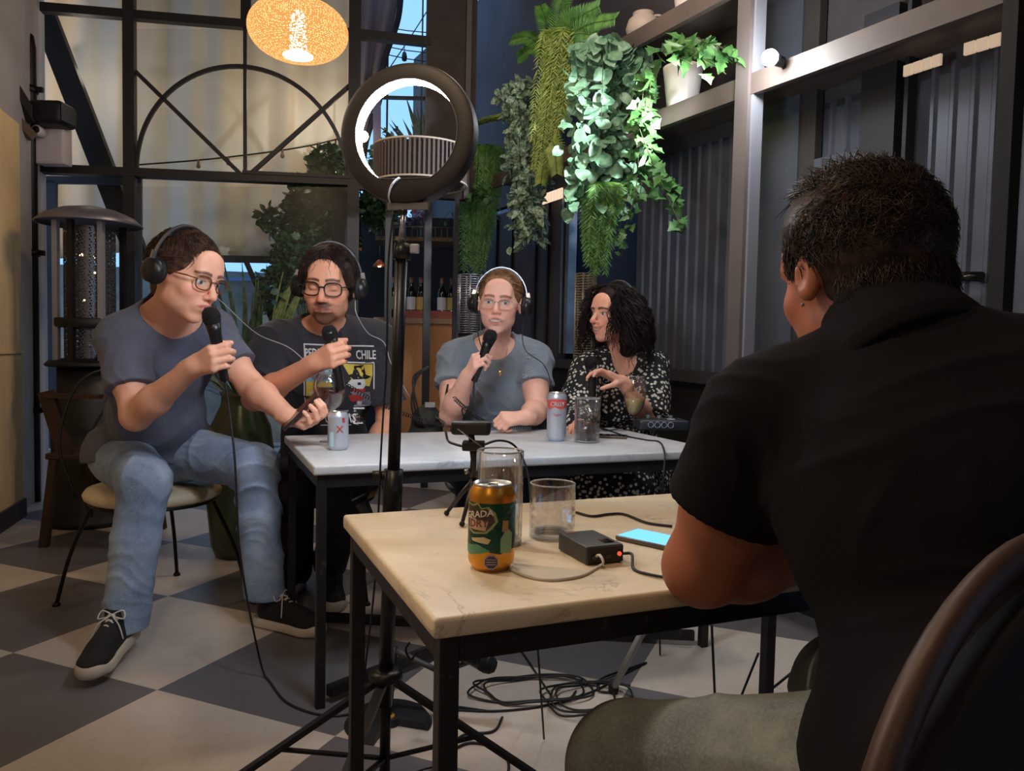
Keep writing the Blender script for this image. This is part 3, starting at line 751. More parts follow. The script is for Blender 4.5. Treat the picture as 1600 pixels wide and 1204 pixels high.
for a_ in (2.3, .75, -.75, -2.3, -1.62, 1.6):
    b = bmesh.new(); x_, y_ = hx+.165*math.cos(a_), hy+.165*math.sin(a_); box(b, (x_, y_, (hz(350)+hz(565))/2), (.028, .028, hz(350)-hz(565)))
    link('support_post', b, mat('pale_post', C(150, 152, 164), .5, .3) if a_ in (2.3, -.75, -2.3) else M_BLACK, ph)
b = bmesh.new(); lathe(b, (hx, hy, hz(512)), [(.175, 0), (.18, .01), (.18, .045), (.175, .05), (0, .05)], 32); link('burner_band', b, M_BLACK, ph)
b = bmesh.new(); lathe(b, (hx, hy, hz(572)), [(0, 0), (.21, 0), (.22, .01), (.20, .03), (.1, .05), (0, .05)], 32); link('plate', b, M_BLACK, ph)
b = bmesh.new(); lathe(b, (hx, hy, 0), [(0, 0), (.23, 0), (.23, .03), (.19, .06), (.19, .60), (.16, .66), (.16, hz(572)), (0, hz(572))], 32); link('tank_housing', b, mat('black_housing', C(20, 19, 24), .5), ph)
b = bmesh.new(); tube(b, [(hx, hy, hz(500)), (hx, hy, hz(352))], .02, 10); link('centre_tube', b, mat('dull_tube', C(70, 66, 70), .4, .6), ph)
for (px, py) in ((127, 398), (147, 426), (132, 470), (145, 402)):
    b = bmesh.new(); bmesh.ops.create_icosphere(b, subdivisions=1, radius=.010, matrix=Matrix.Translation(at(px, py, 4.15))); link('glow_point', b, mat('hot_orange', C(255, 190, 110), .4, emit=(1, .62, .3, 1), estr=6), ph)

# wire towers (two more heaters, cages only in view)
M_CHR = mat('chrome_wire', C(170, 172, 182), .3, .8); M_BEI = mat('cream_wire', C(180, 170, 146), .4, .4)
def cage(name, label, px, wpx, pyt, pyb, z, m, nv, nh):
    c = at(px, (pyt+pyb)/2, z); r_ = wpx/2*z/FPX; zt = at(px, pyt, z).z; zb = at(px, pyb, z).z
    t = thing(name, label, 'heater', (c.x, c.y, 0))
    b = bmesh.new()
    for i in range(nh):
        zz_ = zb+(zt-zb)*i/(nh-1); tube(b, [(c.x+r_*math.cos(a_), c.y+r_*math.sin(a_), zz_) for a_ in np.linspace(0, 2*PI, 20, endpoint=False)], .0025, 4, closed=True)
    link('wire_rings', b, m, t)
    b = bmesh.new()
    for i in range(nv):
        a_ = 2*PI*i/nv+.2; tube(b, [(c.x+r_*math.cos(a_), c.y+r_*math.sin(a_), zb), (c.x+r_*math.cos(a_), c.y+r_*math.sin(a_), zt)], .006, 6)
    link('uprights', b, m, t)
    b = bmesh.new(); lathe(b, (c.x, c.y, 0), [(0, 0), (r_*1.1, 0), (r_*1.1, .05), (r_*.95, .08), (r_*.95, zb), (0, zb)], 20); link('base_column', b, M_BLACK, t)
    return t
cage('wire_tower', 'tall chrome wire tower heater behind the woman in grey', 736, 42, 430, 520, 4.5, M_CHR, 7, 26)
cage('wire_tower', 'cream wire cage heater at the left of the curly haired woman', 914, 32, 428, 560, 4.3, M_BEI, 6, 34)

# ================================================================== SPEAKER, CAMERA
sp_ = thing('wall_speaker', 'black speaker mounted high on the left wall above the white box', 'speaker', at(82, 181, 4.55))
b = bmesh.new(); c = at(82, 180, 4.55); box(b, c, (.20, .18, .135), None, .03); link('cabinet', b, M_BLACK, sp_, smooth='auto')
b = bmesh.new(); box(b, c+V(.102, -.02, 0), (.006, .13, .10), None, .002); link('grille', b, mat('grille_grey', C(60, 60, 70), .6), sp_)
b = bmesh.new(); bar(b, c+V(-.09, 0, 0), c+V(-.13, .03, 0), .03); link('bracket', b, M_BLACK, sp_)
jb = thing('junction_box', 'white square junction box on the left wall below the speaker', 'box', at(84, 230, 4.62))
b = bmesh.new(); c = at(84, 229, 4.64); box(b, c, (.17, .09, .22), None, .006); link('housing', b, mat('white_plastic', C(192, 184, 190), .6), jb, smooth='auto')
b = bmesh.new(); box(b, c+V(0, -.046, 0), (.15, .004, .20), None, .001); link('cover', b, mat('white_plastic', None), jb)
sc = thing('security_camera', 'small white security camera with black lens on the white box', 'camera', at(70, 208, 4.5))
b = bmesh.new(); c = at(66, 208, 4.58); lathe(b, c, [(0, -.01), (.028, 0), (.03, .03), (.03, .07), (.022, .075), (0, .075)], 20, (.12, -1, 0)); link('camera_body', b, mat('white_plastic', None), sc)
b = bmesh.new(); lathe(b, c+V(.009, -.074, 0), [(0, 0), (.02, 0), (.021, .004), (.014, .006), (0, .004)], 20, (.12, -1, 0)); link('lens', b, mat('lens_black', C(8, 8, 10), .15), sc)
b = bmesh.new(); box(b, c+V(0, .012, 0), (.03, .03, .03)); link('mount', b, mat('white_plastic', None), sc)

# ================================================================== SPOTLIGHT on shelf rail
q = at(1203, 90, 2.98)
sl = thing('shelf_spotlight', 'bright white spotlight bulb clipped to the lower shelf beside the grey post', 'lamp', q)
b = bmesh.new(); bmesh.ops.create_icosphere(b, subdivisions=3, radius=.031, matrix=Matrix.Translation(q)); link('bulb', b, mat('blinding_white', C(255, 255, 255), .4, emit=(.92, .96, 1, 1), estr=60), sl, True)
b = bmesh.new(); lathe(b, q+V(.035, .02, -.002), [(.012, -.02), (.022, 0), (.02, .03), (0, .03)], 14, (.8, .6, 0)); link('holder', b, M_BLACK, sl)
b = bmesh.new(); bar(b, q+V(.05, .03, 0), q+V(.09, .06, -.03), .014); link('clip', b, M_BLACK, sl)
lamp('shelf_spot_light', q-WD*-.08-WN*.05, 150, (.90, .96, 1.0), .03, 'SPOT', aim=at(925, 215, 3.9), spot=46, blend=.8)
lamp('shelf_spot_wide', q-WN*.06, 7.0, (.90, .96, 1.0), .04)
# ================================================================== SDF MODELLING TOOLKIT
class Field:
    def __init__(s, lo, hi, h):
        s.h = h; s.lo = np.array(lo, np.float32); s.n = np.ceil((np.array(hi)-np.array(lo))/h).astype(int)+1
        s.F = np.full(tuple(s.n), 1.0, np.float32)
    def blk(s, lo, hi):
        a = np.clip(np.floor((np.array(lo)-s.lo)/s.h).astype(int), 0, s.n); b = np.clip(np.ceil((np.array(hi)-s.lo)/s.h).astype(int)+1, 0, s.n)
        if np.any(b <= a): return None
        sl = tuple(slice(int(a[i]), int(b[i])) for i in range(3))
        X = (s.lo[0]+s.h*np.arange(a[0], b[0], dtype=np.float32))[:, None, None]
        Y = (s.lo[1]+s.h*np.arange(a[1], b[1], dtype=np.float32))[None, :, None]
        Z_ = (s.lo[2]+s.h*np.arange(a[2], b[2], dtype=np.float32))[None, None, :]
        return sl, X, Y, Z_
    def put(s, sl, d, k, mode):
        A = s.F[sl]
        if mode == 'add':
            if k > 0:
                hh = np.maximum(k-np.abs(A-d), 0)/k; s.F[sl] = np.minimum(A, d)-hh*hh*(k*.25)
            else: s.F[sl] = np.minimum(A, d)
        else:
            d = -d
            if k > 0:
                hh = np.maximum(k-np.abs(A-d), 0)/k; s.F[sl] = np.maximum(A, d)+hh*hh*(k*.25)
            else: s.F[sl] = np.maximum(A, d)
    def seg(s, a, b, ra, rb, k=.01, flat=None, mode='add'):
        a = np.array(a, np.float32); b = np.array(b, np.float32); r = max(ra, rb)
        mx = r*(max(1, 1/flat[1]) if flat else 1) if flat and flat[1] > 1 else r
        if flat and flat[1] > 1: mx = r*flat[1]
        pad = mx+k+3*s.h; q = s.blk(np.minimum(a, b)-pad, np.maximum(a, b)+pad)
        if q is None: return
        sl, X, Y, Z_ = q; ab = b-a; L2 = float((ab*ab).sum())+1e-12
        t = np.clip(((X-a[0])*ab[0]+(Y-a[1])*ab[1]+(Z_-a[2])*ab[2])/L2, 0, 1)
        dx = X-a[0]-t*ab[0]; dy = Y-a[1]-t*ab[1]; dz = Z_-a[2]-t*ab[2]
        if flat:
            n = Vector(flat[0]).normalized(); f = 1/flat[1]-1; dn = dx*n.x+dy*n.y+dz*n.z
            dx = dx+n.x*dn*f; dy = dy+n.y*dn*f; dz = dz+n.z*dn*f
        d = np.sqrt(dx*dx+dy*dy+dz*dz)-(ra+(rb-ra)*t)
        if flat and flat[1] < 1: d = d*(.5+.5*flat[1])
        s.put(sl, d, k, mode)
    def ell(s, c, ax, r, k=.01, mode='add'):
        c = Vector(c); ext = np.array([sum(abs(ax[i][j])*r[i] for i in range(3)) for j in range(3)])
        pad = ext+k+3*s.h; q = s.blk(np.array(c)-pad, np.array(c)+pad)
        if q is None: return
        sl, X, Y, Z_ = q; X = X-c.x; Y = Y-c.y; Z_ = Z_-c.z; k0 = 0; k1 = 0
        for i in range(3):
            v = X*ax[i][0]+Y*ax[i][1]+Z_*ax[i][2]; k0 = k0+(v/r[i])**2; k1 = k1+(v/(r[i]**2))**2
        k0 = np.sqrt(k0); k1 = np.sqrt(k1)+1e-6
        s.put(sl, k0*(k0-1)/k1, k, mode)
    def halfspace(s, p, n, lo, hi, k=0.0):
        """remove everything on the +n side of p inside the box lo..hi"""
        q = s.blk(lo, hi)
        if q is None: return
        sl, X, Y, Z_ = q; n = Vector(n).normalized(); d = (X-p[0])*n.x+(Y-p[1])*n.y+(Z_-p[2])*n.z
        s.put(sl, -d, k, 'cut')
    def disp(s, fn, lo=None, hi=None):
        lo = s.lo if lo is None else lo; hi = s.lo+s.n*s.h if hi is None else hi
        q = s.blk(lo, hi)
        if q is None: return
        sl, X, Y, Z_ = q; A = s.F[sl]; m = np.abs(A) < .03
        idx = np.nonzero(m)
        if len(idx[0]) == 0: return
        P = np.stack([X[idx[0], 0, 0], Y[0, idx[1], 0], Z_[0, 0, idx[2]]], 1)
        A[idx] += fn(P).astype(np.float32); s.F[sl] = A
    def mesh(s, name, m, parent=None, colorfn=None, flip=False):
        F = s.F; F[0] = np.maximum(F[0], .01); F[-1] = np.maximum(F[-1], .01); F[:, 0] = np.maximum(F[:, 0], .01); F[:, -1] = np.maximum(F[:, -1], .01); F[:, :, 0] = np.maximum(F[:, :, 0], .01); F[:, :, -1] = np.maximum(F[:, :, -1], .01)
        ins = F < 0; nx, ny, nz = F.shape
        cnt = np.zeros((nx-1, ny-1, nz-1), np.uint8)
        for i in (0, 1):
            for j in (0, 1):
                for k in (0, 1): cnt += ins[i:nx-1+i, j:ny-1+j, k:nz-1+k]
        I, J, K = np.nonzero((cnt > 0) & (cnt < 8)); N = len(I)
        del cnt
        idm = np.full((nx-1, ny-1, nz-1), -1, np.int32); idm[I, J, K] = np.arange(N, dtype=np.int32)
        acc = np.zeros((N, 3), np.float32); w_ = np.zeros(N, np.float32)
        cor = [(i, j, k) for i in (0, 1) for j in (0, 1) for k in (0, 1)]
        val = {c: F[I+c[0], J+c[1], K+c[2]] for c in cor}
        for c in cor:
            for ax_ in range(3):
                if c[ax_] == 0:
                    d = list(c); d[ax_] = 1; d = tuple(d); a_ = val[c]; b_ = val[d]; cr = (a_ < 0) != (b_ < 0)
                    t = np.where(cr, a_/(a_-b_+1e-12), 0); p = np.zeros((N, 3), np.float32)
                    for q in range(3): p[:, q] = c[q]
                    p[:, ax_] += t; acc += p*cr[:, None]; w_ += cr
        P = (acc/w_[:, None]+np.stack([I, J, K], 1))*s.h+s.lo
        quads = []
        for ax_ in range(3):
            sl0 = [slice(1, -1)]*3; sl1 = [slice(1, -1)]*3; sl0[ax_] = slice(0, -1); sl1[ax_] = slice(1, None)
            A_ = ins[tuple(sl0)]; B_ = ins[tuple(sl1)]; cr = np.nonzero(A_ != B_); a_in = A_[cr]
            base = [cr[0]+1, cr[1]+1, cr[2]+1]; base[ax_] = cr[ax_]
            u, v = [(1, 2), (2, 0), (0, 1)][ax_]; q = []
            for (du, dv) in ((-1, -1), (0, -1), (0, 0), (-1, 0)):
                t = [x.copy() for x in base]; t[u] = t[u]+du; t[v] = t[v]+dv; q.append(idm[t[0], t[1], t[2]])
            Q = np.stack(q, 1); Q[~a_in] = Q[~a_in][:, ::-1]; quads.append(Q)
        Q = np.concatenate(quads); Q = Q[(Q >= 0).all(1)]
        # light laplacian smoothing
        for it in range(2):
            S = np.zeros((N, 3), np.float32); cN = np.zeros(N, np.float32)
            for e in range(4):
                a_ = Q[:, e]; b_ = Q[:, (e+1) % 4]
                for q in range(3): S[:, q] += np.bincount(a_, P[b_, q], N)+np.bincount(b_, P[a_, q], N)
                cN += np.bincount(a_, minlength=N)+np.bincount(b_, minlength=N)
            P = P*.5+.5*S/np.maximum(cN, 1)[:, None]
        me = bpy.data.meshes.new(name); me.vertices.add(N); me.vertices.foreach_set('co', P.astype(np.float32).ravel())
        me.loops.add(len(Q)*4); me.loops.foreach_set('vertex_index', Q.astype(np.int32).ravel())
        me.polygons.add(len(Q)); me.polygons.foreach_set('loop_start', np.arange(0, len(Q)*4, 4, dtype=np.int32))
        me.polygons.foreach_set('use_smooth', np.ones(len(Q), bool)); me.update(calc_edges=True); me.validate()
        if colorfn is not None:
            col = np.ones((N, 4), np.float32); col[:, :3] = colorfn(P)
            a_ = me.color_attributes.new('Col', 'FLOAT_COLOR', 'POINT'); a_.data.foreach_set('color', col.ravel())
        s.P = P; s.F = None
        return link(name, me, m, parent)

def basis(fwd, up=(0, 0, 1)):
    f = Vector(fwd).normalized(); r = f.cross(Vector(up)).normalized(); u = r.cross(f).normalized(); return r, f, u

def skin_mat(name='skin', rough=.5):
    m = bpy.data.materials.new(name); t = NT(m); a = t.n('ShaderNodeAttribute'); a.attribute_name = 'Col'
    f = t.noise(40, 3); t.col(t.mixc(t.ramp(f, [(.35, (0, 0, 0, 1)), (.75, (.18, .18, .18, 1))]), a.outputs['Color'], C(190, 96, 80)))
    t.b.inputs['Roughness'].default_value = rough; t.b.inputs['Subsurface Weight'].default_value = .12
    t.b.inputs['Subsurface Radius'].default_value = (.012, .004, .002); t.b.inputs['Subsurface Scale'].default_value = 1
    t.b.inputs['Specular IOR Level'].default_value = .35
    t.bump(t.noise(220, 2), .08, .002); return m
M_SKIN = skin_mat()
M_ATTR = bpy.data.materials.new('painted_by_part'); _t = NT(M_ATTR); _a = _t.n('ShaderNodeAttribute'); _a.attribute_name = 'Col'; _t.l(_a.outputs['Color'], _t.b.inputs['Base Color']); _t.b.inputs['Roughness'].default_value = .7

def head_field(F, c, B, s=1.0, jaw=1.0, nose=1.0, fem=False, ears=True, mouth_open=0, chub=0.0, smile=0):
    """c = skull origin, B = (right, forward, up)"""
    R, Fw, U = B; ax = B
    def w_(x, y, z): return c + (R*x + Fw*y + U*z)*s
    F.ell(w_(0, -.018, .028), ax, (.077*s, .096*s, .087*s), .01)
    F.ell(w_(0, .030, -.020), ax, ((.060+chub*.4)*s, .062*s, .088*s), .03)
    F.ell(w_(0, .028, -.060), ax, ((.045*jaw+chub)*s, .050*s, .045*s), .03)
    F.ell(w_(0, .066, -.099), ax, (.022*jaw*s, .018*s, .017*s), .025)
    for q in (-1, 1):
        F.ell(w_(q*.040, .058, -.026), ax, ((.022+chub*.5)*s, .022*s, .022*s), .02)
        F.ell(w_(q*.038, .012, -.062), ax, ((.013*jaw+chub*.5)*s, .030*s, .018*s), .03)
        F.ell(w_(q*.022, .084, .022), ax, (.024*s, .011*s, (.008 if not fem else .006)*s), .012)
        F.ell(w_(q*.031, .098, .002), ax, (.016*s, .016*s, .011*s), .010, 'cut')
    F.ell(w_(0, .072, .050), ax, (.048*s, .022*s, .038*s), .03)
    for q in (-1, 1):
        F.ell(w_(q*.031, .0765, .001), ax, (.0145*s, .0125*s, .0105*s), .003)
    # nose
    F.seg(w_(0, .087, .012), w_(0, .110*nose+.002, -.030), .0075*s, .0105*s, .010)
    F.ell(w_(0, .106*nose+.003, -.033), ax, (.0105*s, .0100*s, .0085*s), .007)
    for q in (-1, 1): F.ell(w_(q*.012, .098, -.036), ax, (.0075*s, .010*s, .0075*s), .006)
    # mouth mound, lips
    F.ell(w_(0, .080, -.062), ax, (.028*s, .018*s, .020*s), .015)
    F.seg(w_(-.018-smile*.006, .088, -.058+smile*.006), w_(0, .098, -.0565), .0035*s, .0055*s, .006); F.seg(w_(0, .098, -.0565), w_(.018+smile*.006, .088, -.058+smile*.006), .0055*s, .0035*s, .006)
    lo = -.0695-mouth_open
    F.seg(w_(-.015, .088, lo+.002), w_(0, .0965, lo), .004*s, .0065*s, .006); F.seg(w_(0, .0965, lo), w_(.015, .088, lo+.002), .0065*s, .004*s, .006)
    if mouth_open: F.ell(w_(0, .097, -.0635-mouth_open*.5), ax, (.018*s, .012*s, (.002+mouth_open*.6)*s), .003, 'cut')
    else: F.seg(w_(-.021, .094, -.063+smile*.008), w_(0, .1045, -.0635), .0016*s, .0016*s, .002, mode='cut'); F.seg(w_(0, .1045, -.0635), w_(.021, .094, -.063+smile*.008), .0016*s, .0016*s, .002, mode='cut')
    if ears:
        for q in (-1, 1):
            e = (R*q*.96 - Fw*.25).normalized(); ea = (e, (U.cross(e)).normalized(), U)
            F.ell(w_(q*.079, -.004, -.004), ea, (.008*s, .018*s, .031*s), .008)
            F.ell(w_(q*.086, .001, .000), ea, (.005*s, .010*s, .017*s), .004, 'cut')
def head_color(c, B, s, skin, lip, brow=None, beard=None, beardfn=None, closed=False, iris=(.05, .03, .02), browz=.024, smile=0, teeth=False, mo=0, look=(0, 0)):
    R, Fw, U = [np.array(v) for v in B]; c = np.array(c)
    def fn(P):
        q = (P-c)/s; x = q@R; y = q@Fw; z = q@U; ax_ = np.abs(x)
        out = np.tile(np.array(skin[:3], np.float32), (len(P), 1))
        near = (y > .04) & (np.abs(z) < .14) & (ax_ < .09) & (y < .14)
        def setm(m, col, a_=1.0):
            m = (np.clip(m, 0, 1)*a_*near)[:, None]; out[:] = out*(1-m)+np.array(col[:3])*m
        def soft(v, e): return np.clip(.5-v/e, 0, 1)
        # cheeks
        setm(soft(np.sqrt(((ax_-.042)/.02)**2+((z+.03)/.018)**2)-1, 1.6), (min(1, skin[0]*1.06), skin[1]*.74, skin[2]*.72), .55)
        setm(soft(np.sqrt((x/.014)**2+((z+.034)/.012)**2)-1, 1.2)*(y > .09), (min(1, skin[0]*1.05), skin[1]*.72, skin[2]*.7), .5)
        # lips
        lz = -.0635+smile*.25*(ax_/.022)**2*.03 - mo*.5
        setm(soft(np.sqrt((x/(.023+smile*.005))**2+((z-lz)/(.0085+mo*.6))**2)-1, .5), lip, .9)
        setm(soft(np.sqrt((x/(.024+smile*.005))**2+((z-lz)/(.0013 if not mo else .0015+mo*.5))**2)-1, .8), (.12, .03, .03), .8)
        if teeth: setm(soft(np.sqrt((x/.019)**2+((z-lz-.001)/(.0045))**2)-1, .4), (.75, .70, .62), .95)
        # eyes
        if closed:
            setm(soft(np.abs(z+.006-.10*0)-.0014, .002)*(np.abs(ax_-.031) < .0135), (.06, .03, .02), .9)
            setm(soft(np.sqrt(((ax_-.031)/.017)**2+((z-.001)/.012)**2)-1, .8), (skin[0]*.8, skin[1]*.62, skin[2]*.58), .5)
        else:
            ez = z-.0005; ow = np.sqrt(((ax_-.031)/.0142)**2+(ez/.0070)**2)
            setm(soft(ow-1, .3), (.62, .60, .58)); ix = x-np.sign(x)*.031-look[0]; iz = ez-look[1]
            setm(soft(np.sqrt(ix**2+iz**2)-.0058, .002)*(ow < 1.05), iris); setm(soft(np.sqrt(ix**2+iz**2)-.0026, .001)*(ow < 1), (.005, .005, .005))
            setm(soft(np.abs(ez-.0070*np.sqrt(np.clip(1-((ax_-.031)/.0145)**2, 0, 1)))-.0011, .0015)*(np.abs(ax_-.031) < .0145), (.02, .012, .01))
        if brow is not None:
            bz = browz+.004*np.cos((ax_-.030)/.018*1.3); setm(soft(np.abs(z-bz)-(.0046-.0016*np.clip((ax_-.03)/.02, 0, 1)), .003)*(ax_ > .010)*(ax_ < .050), brow, .92)
        if beardfn is not None:
            m = beardfn(x, y, z); setm(m, beard, .85)
        return out
    return fn

def fingers(F, w, fd, pn, side, s=1.0, curls=None, spread=0.0, thumb=None, r0=.0092):
    """w wrist, fd hand direction, pn palm normal (side the fingers close to), side towards the thumb"""
    fd = Vector(fd).normalized(); pn = Vector(pn); pn = (pn-fd*pn.dot(fd)).normalized(); side = Vector(side); side = (side-fd*side.dot(fd)-pn*side.dot(pn)).normalized()
    K = [(.086, .030), (.090, .010), (.086, -.010), (.078, -.028)]; LN = [(.042, .026, .021), (.047, .030, .022), (.043, .027, .021), (.034, .021, .018)]
    curls = curls or [(.3, .4, .3)]*4
    F.seg(w-fd*.03*s, w+fd*.02*s, .026*s, .027*s, .02, (pn, .78))
    tips = []
    for i, (l_, o_) in enumerate(K):
        kn = w+fd*l_*s+side*o_*s-pn*.003*s
        F.seg(w+side*o_*.55*s+fd*.01, kn, .0145*s, .0125*s, .010)
        a = 0; p = kn; r_ = r0*s*(1 if i < 3 else .86)
        for j in range(3):
            a += curls[i][j]; d = (fd*math.cos(a)+pn*math.sin(a)+side*spread*(1.5-i)*(1 if j == 0 else .5)).normalized()
            e = p+d*LN[i][j]*s; F.seg(p, e, r_*(1.03-.07*j), r_*(.98-.09*j), .0028); p = e
        tips.append(p)
    # thumb
    thumb = thumb or [(.55, .65, .45), (.75, .25, .6), (.8, -.1, .6)]
    p = w+fd*.018*s+side*.020*s+pn*.006*s
    for j, (t, L, r_) in enumerate(zip(thumb, (.046, .033, .027), (.0150, .0108, .0092))):
        d = (fd*t[0]+side*t[1]+pn*t[2]).normalized(); e = p+d*L*s; F.seg(p, e, r_*s, r_*s*.88, .009 if j == 0 else .004); p = e
    return tips

def torso_field(F, J, inf=0.0, sc=1.0, belly=0.0, bust=0.0, chestw=.160, waist=.125):
    lat = (J['shR']-J['shL']).normalized(); up = (J['neck']-J['pelvis']).normalized(); fw = up.cross(lat).normalized()
    if fw.dot(J['fwd']) < 0: fw = -fw
    lat = fw.cross(up)*-1 if False else lat
    up2 = lat.cross(fw).normalized()
    if up2.dot(up) < 0: up2 = -up2
    ch = J['neck'].lerp(J['pelvis'], .36)
    F.seg(J['hipL'], J['hipR'], .098*sc+inf, .098*sc+inf, .03, (fw, .95))
    F.seg(J['pelvis'], ch, waist*sc+inf, (waist+.01)*sc+inf, .04, (fw, .80))
    F.ell(ch, (lat, fw, up2), (chestw*sc+inf, .112*sc+inf, .17*sc+inf), .04)
    if belly: F.ell(J['pelvis'].lerp(ch, .45)+fw*(.06), (lat, fw, up2), ((.125+belly*.5)*sc+inf, (.065+belly)*sc+inf, .13*sc+inf), .05)
    if bust:
        for q in (-1, 1): F.ell(ch+fw*(.075)+lat*q*.075-up2*.01, (lat, fw, up2), (.068+inf, (.045+bust)+inf, .065+inf), .04)
    for a in ('shL', 'shR'):
        F.seg(ch.lerp(J['neck'], .72), J[a], .062*sc+inf, .058*sc+inf, .04)
        F.seg(J['neck']+up2*.005, J[a].lerp(J['neck'], .25)+up2*.012, .050*sc+inf, .046*sc+inf, .04)
    return lat, fw, up2
def arm_field(F, sh, el, wr, inf=0.0, sc=1.0, flex=0.0):
    F.seg(sh, el, .052*sc+inf, .041*sc+inf, .03); F.seg(sh.lerp(el, .35), sh.lerp(el, .6), .050*sc+inf, .047*sc+inf, .02)
    F.seg(el, el.lerp(wr, .35), .041*sc+inf, .043*sc+inf, .02); F.seg(el.lerp(wr, .3), wr, .043*sc+inf, .027*sc+inf, .02)
def leg_field(F, hip, kn, an, inf=0.0, sc=1.0):
    F.seg(hip, kn, .088*sc+inf, .060*sc+inf, .03); F.seg(kn, kn.lerp(an, .35), .058*sc+inf, .058*sc+inf, .03); F.seg(kn.lerp(an, .3), an, .058*sc+inf, .038*sc+inf, .03)
def bounds(pts, pad):
    P = np.array([list(p) for p in pts]); return P.min(0)-pad, P.max(0)+pad
def wrinkle(amp, f, dirv, seed=0, warp=2.0):
    d = np.array(Vector(dirv).normalized())
    def fn(P):
        t = P@d; q = P*f
        wv = np.sin(q[:, 0]*1.1+seed)+np.sin(q[:, 1]*1.3+seed*2+q[:, 2]*.7)+np.sin(q[:, 2]*.9-q[:, 0]*.6+seed*3)
        env = .5+.5*np.sin(q[:, 2]*.45+q[:, 0]*.5+seed)
        v = np.sin(t*f*2.0+wv*warp*.55); return -amp*((1-np.abs(v))**2-.25)*env
    return fn

# ------------------------------------------------------------------ hair
def hair_mat(name, c1, c2, rough=.58):
    m = bpy.data.materials.new(name); t = NT(m); f = t.noise(55, 3); t.col(t.ramp(f, [(.35, c1), (.7, c2)])); t.b.inputs['Roughness'].default_value = rough; t.b.inputs['Specular IOR Level'].default_value = .22; return m
def strand(bm, pts, r, seg=3):
    n = len(pts); tube(bm, pts, [r*(1-.75*(i/(n-1))**2) for i in range(n)], seg, caps=False)
def comb_strands(bm, c, B, s, rad, off, roots, dirf, L, steps, r, lift=.03, jit=.25, grav=0.0, wave=0.0):
    """strands lying over an ellipsoid: rad radii, off local centre; roots unit vectors (local); dirf(local unit) -> local comb direction"""
    R, Fw, U = B; rad = Vector(rad); off = Vector(off)
    for u in roots:
        u = Vector(u).normalized(); p = Vector((u.x*rad.x, u.y*rad.y, u.z*rad.z)); pts = [p.copy()]; L_ = L*random.uniform(.7, 1.25); st = L_/steps; j = rdir()*jit; ph = random.uniform(0, 6); lf = lift*random.uniform(.2, 1.4)
        for i in range(steps):
            n = Vector((p.x/rad.x**2, p.y/rad.y**2, p.z/rad.z**2)).normalized(); d = Vector(dirf(p))+j
            d = d-n*d.dot(n); d.normalize(); d = (d+V(0, 0, -grav*(i+1)/steps)).normalized()
            if wave: d = (d+n.cross(d)*wave*math.sin(i*1.7+ph)).normalized()
            p = p+d*st; e = math.sqrt((p.x/rad.x)**2+(p.y/rad.y)**2+(p.z/rad.z)**2); tgt = 1+lf*(i+1)/steps
            if e < tgt or grav == 0: p = p*(tgt/e)
            pts.append(p.copy())
        strand(bm, [c+(R*(q.x+off.x)+Fw*(q.y+off.y)+U*(q.z+off.z))*s for q in pts], r*random.uniform(.7, 1.3))
def rand_dirs(n, ok):
    out = []
    while len(out) < n:
        v = rdir()
        if ok(v): out.append(v)
    return out

# ------------------------------------------------------------------ worn and held gear
M_GBLACK = mat('satin_black', C(20, 20, 23), .38); M_STEEL = mat('brushed_steel', C(150, 150, 156), .3, .85); M_FOAM = mat('ear_pad_black', C(14, 14, 16), .7); M_METAL = mat('silver_band', C(150, 152, 160), .38, .85)
def headphones(label, c, B, s, rx=.088, top=.128, tilt=-.01, cup=.036, thick=.034, oz=-.004):
    R, Fw, U = B; t = thing('headphones', label, 'headphones', c, 'black over-ear headphones worn by the speakers')
    def w_(x, y, z): return Vector(c)+(R*x+Fw*y+U*z)*s
    pts = [w_(rx*1.10*math.cos(a), tilt-.012, oz+.02+(top-oz-.02)*math.sin(a)) for a in np.linspace(0, PI, 25)]
    b = bmesh.new(); 
    for i in range(24): bar(b, pts[i], pts[i+1], .0035, .009*s, Fw)
    link('headband', b, M_METAL, t)
    b = bmesh.new(); p2 = [w_(rx*1.05*math.cos(a), tilt-.012, oz+.02+(top-.006-oz-.02)*math.sin(a)) for a in np.linspace(.7, PI-.7, 15)]
    for i in range(14): bar(b, p2[i], p2[i+1], .007, .022*s, Fw)
    link('band_padding', b, M_GBLACK, t)
    for q in (-1, 1):
        ce = w_(q*rx, tilt, oz); a = (R*q)
        b = bmesh.new(); lathe(b, ce-a*.012, [(0, 0), (cup*s*.6, 0), (cup*s, .004), (cup*s*1.05, .012), (cup*s*.98, .02), (0, .02)], 24, a); e = link('ear_cup', b, M_FOAM, t)
        b = bmesh.new(); lathe(b, ce+a*.008, [(cup*s*.95, 0), (cup*s*.95, .012), (cup*s*.72, .022), (cup*s*.35, .026), (0, .024)], 24, a); link('cup_shell', b, M_GBLACK, e)
        b = bmesh.new(); bar(b, w_(q*rx*1.10, tilt-.012, oz+.05), ce+a*.024, .014*s, .006, Fw); link('yoke', b, M_STEEL, e)
    return t
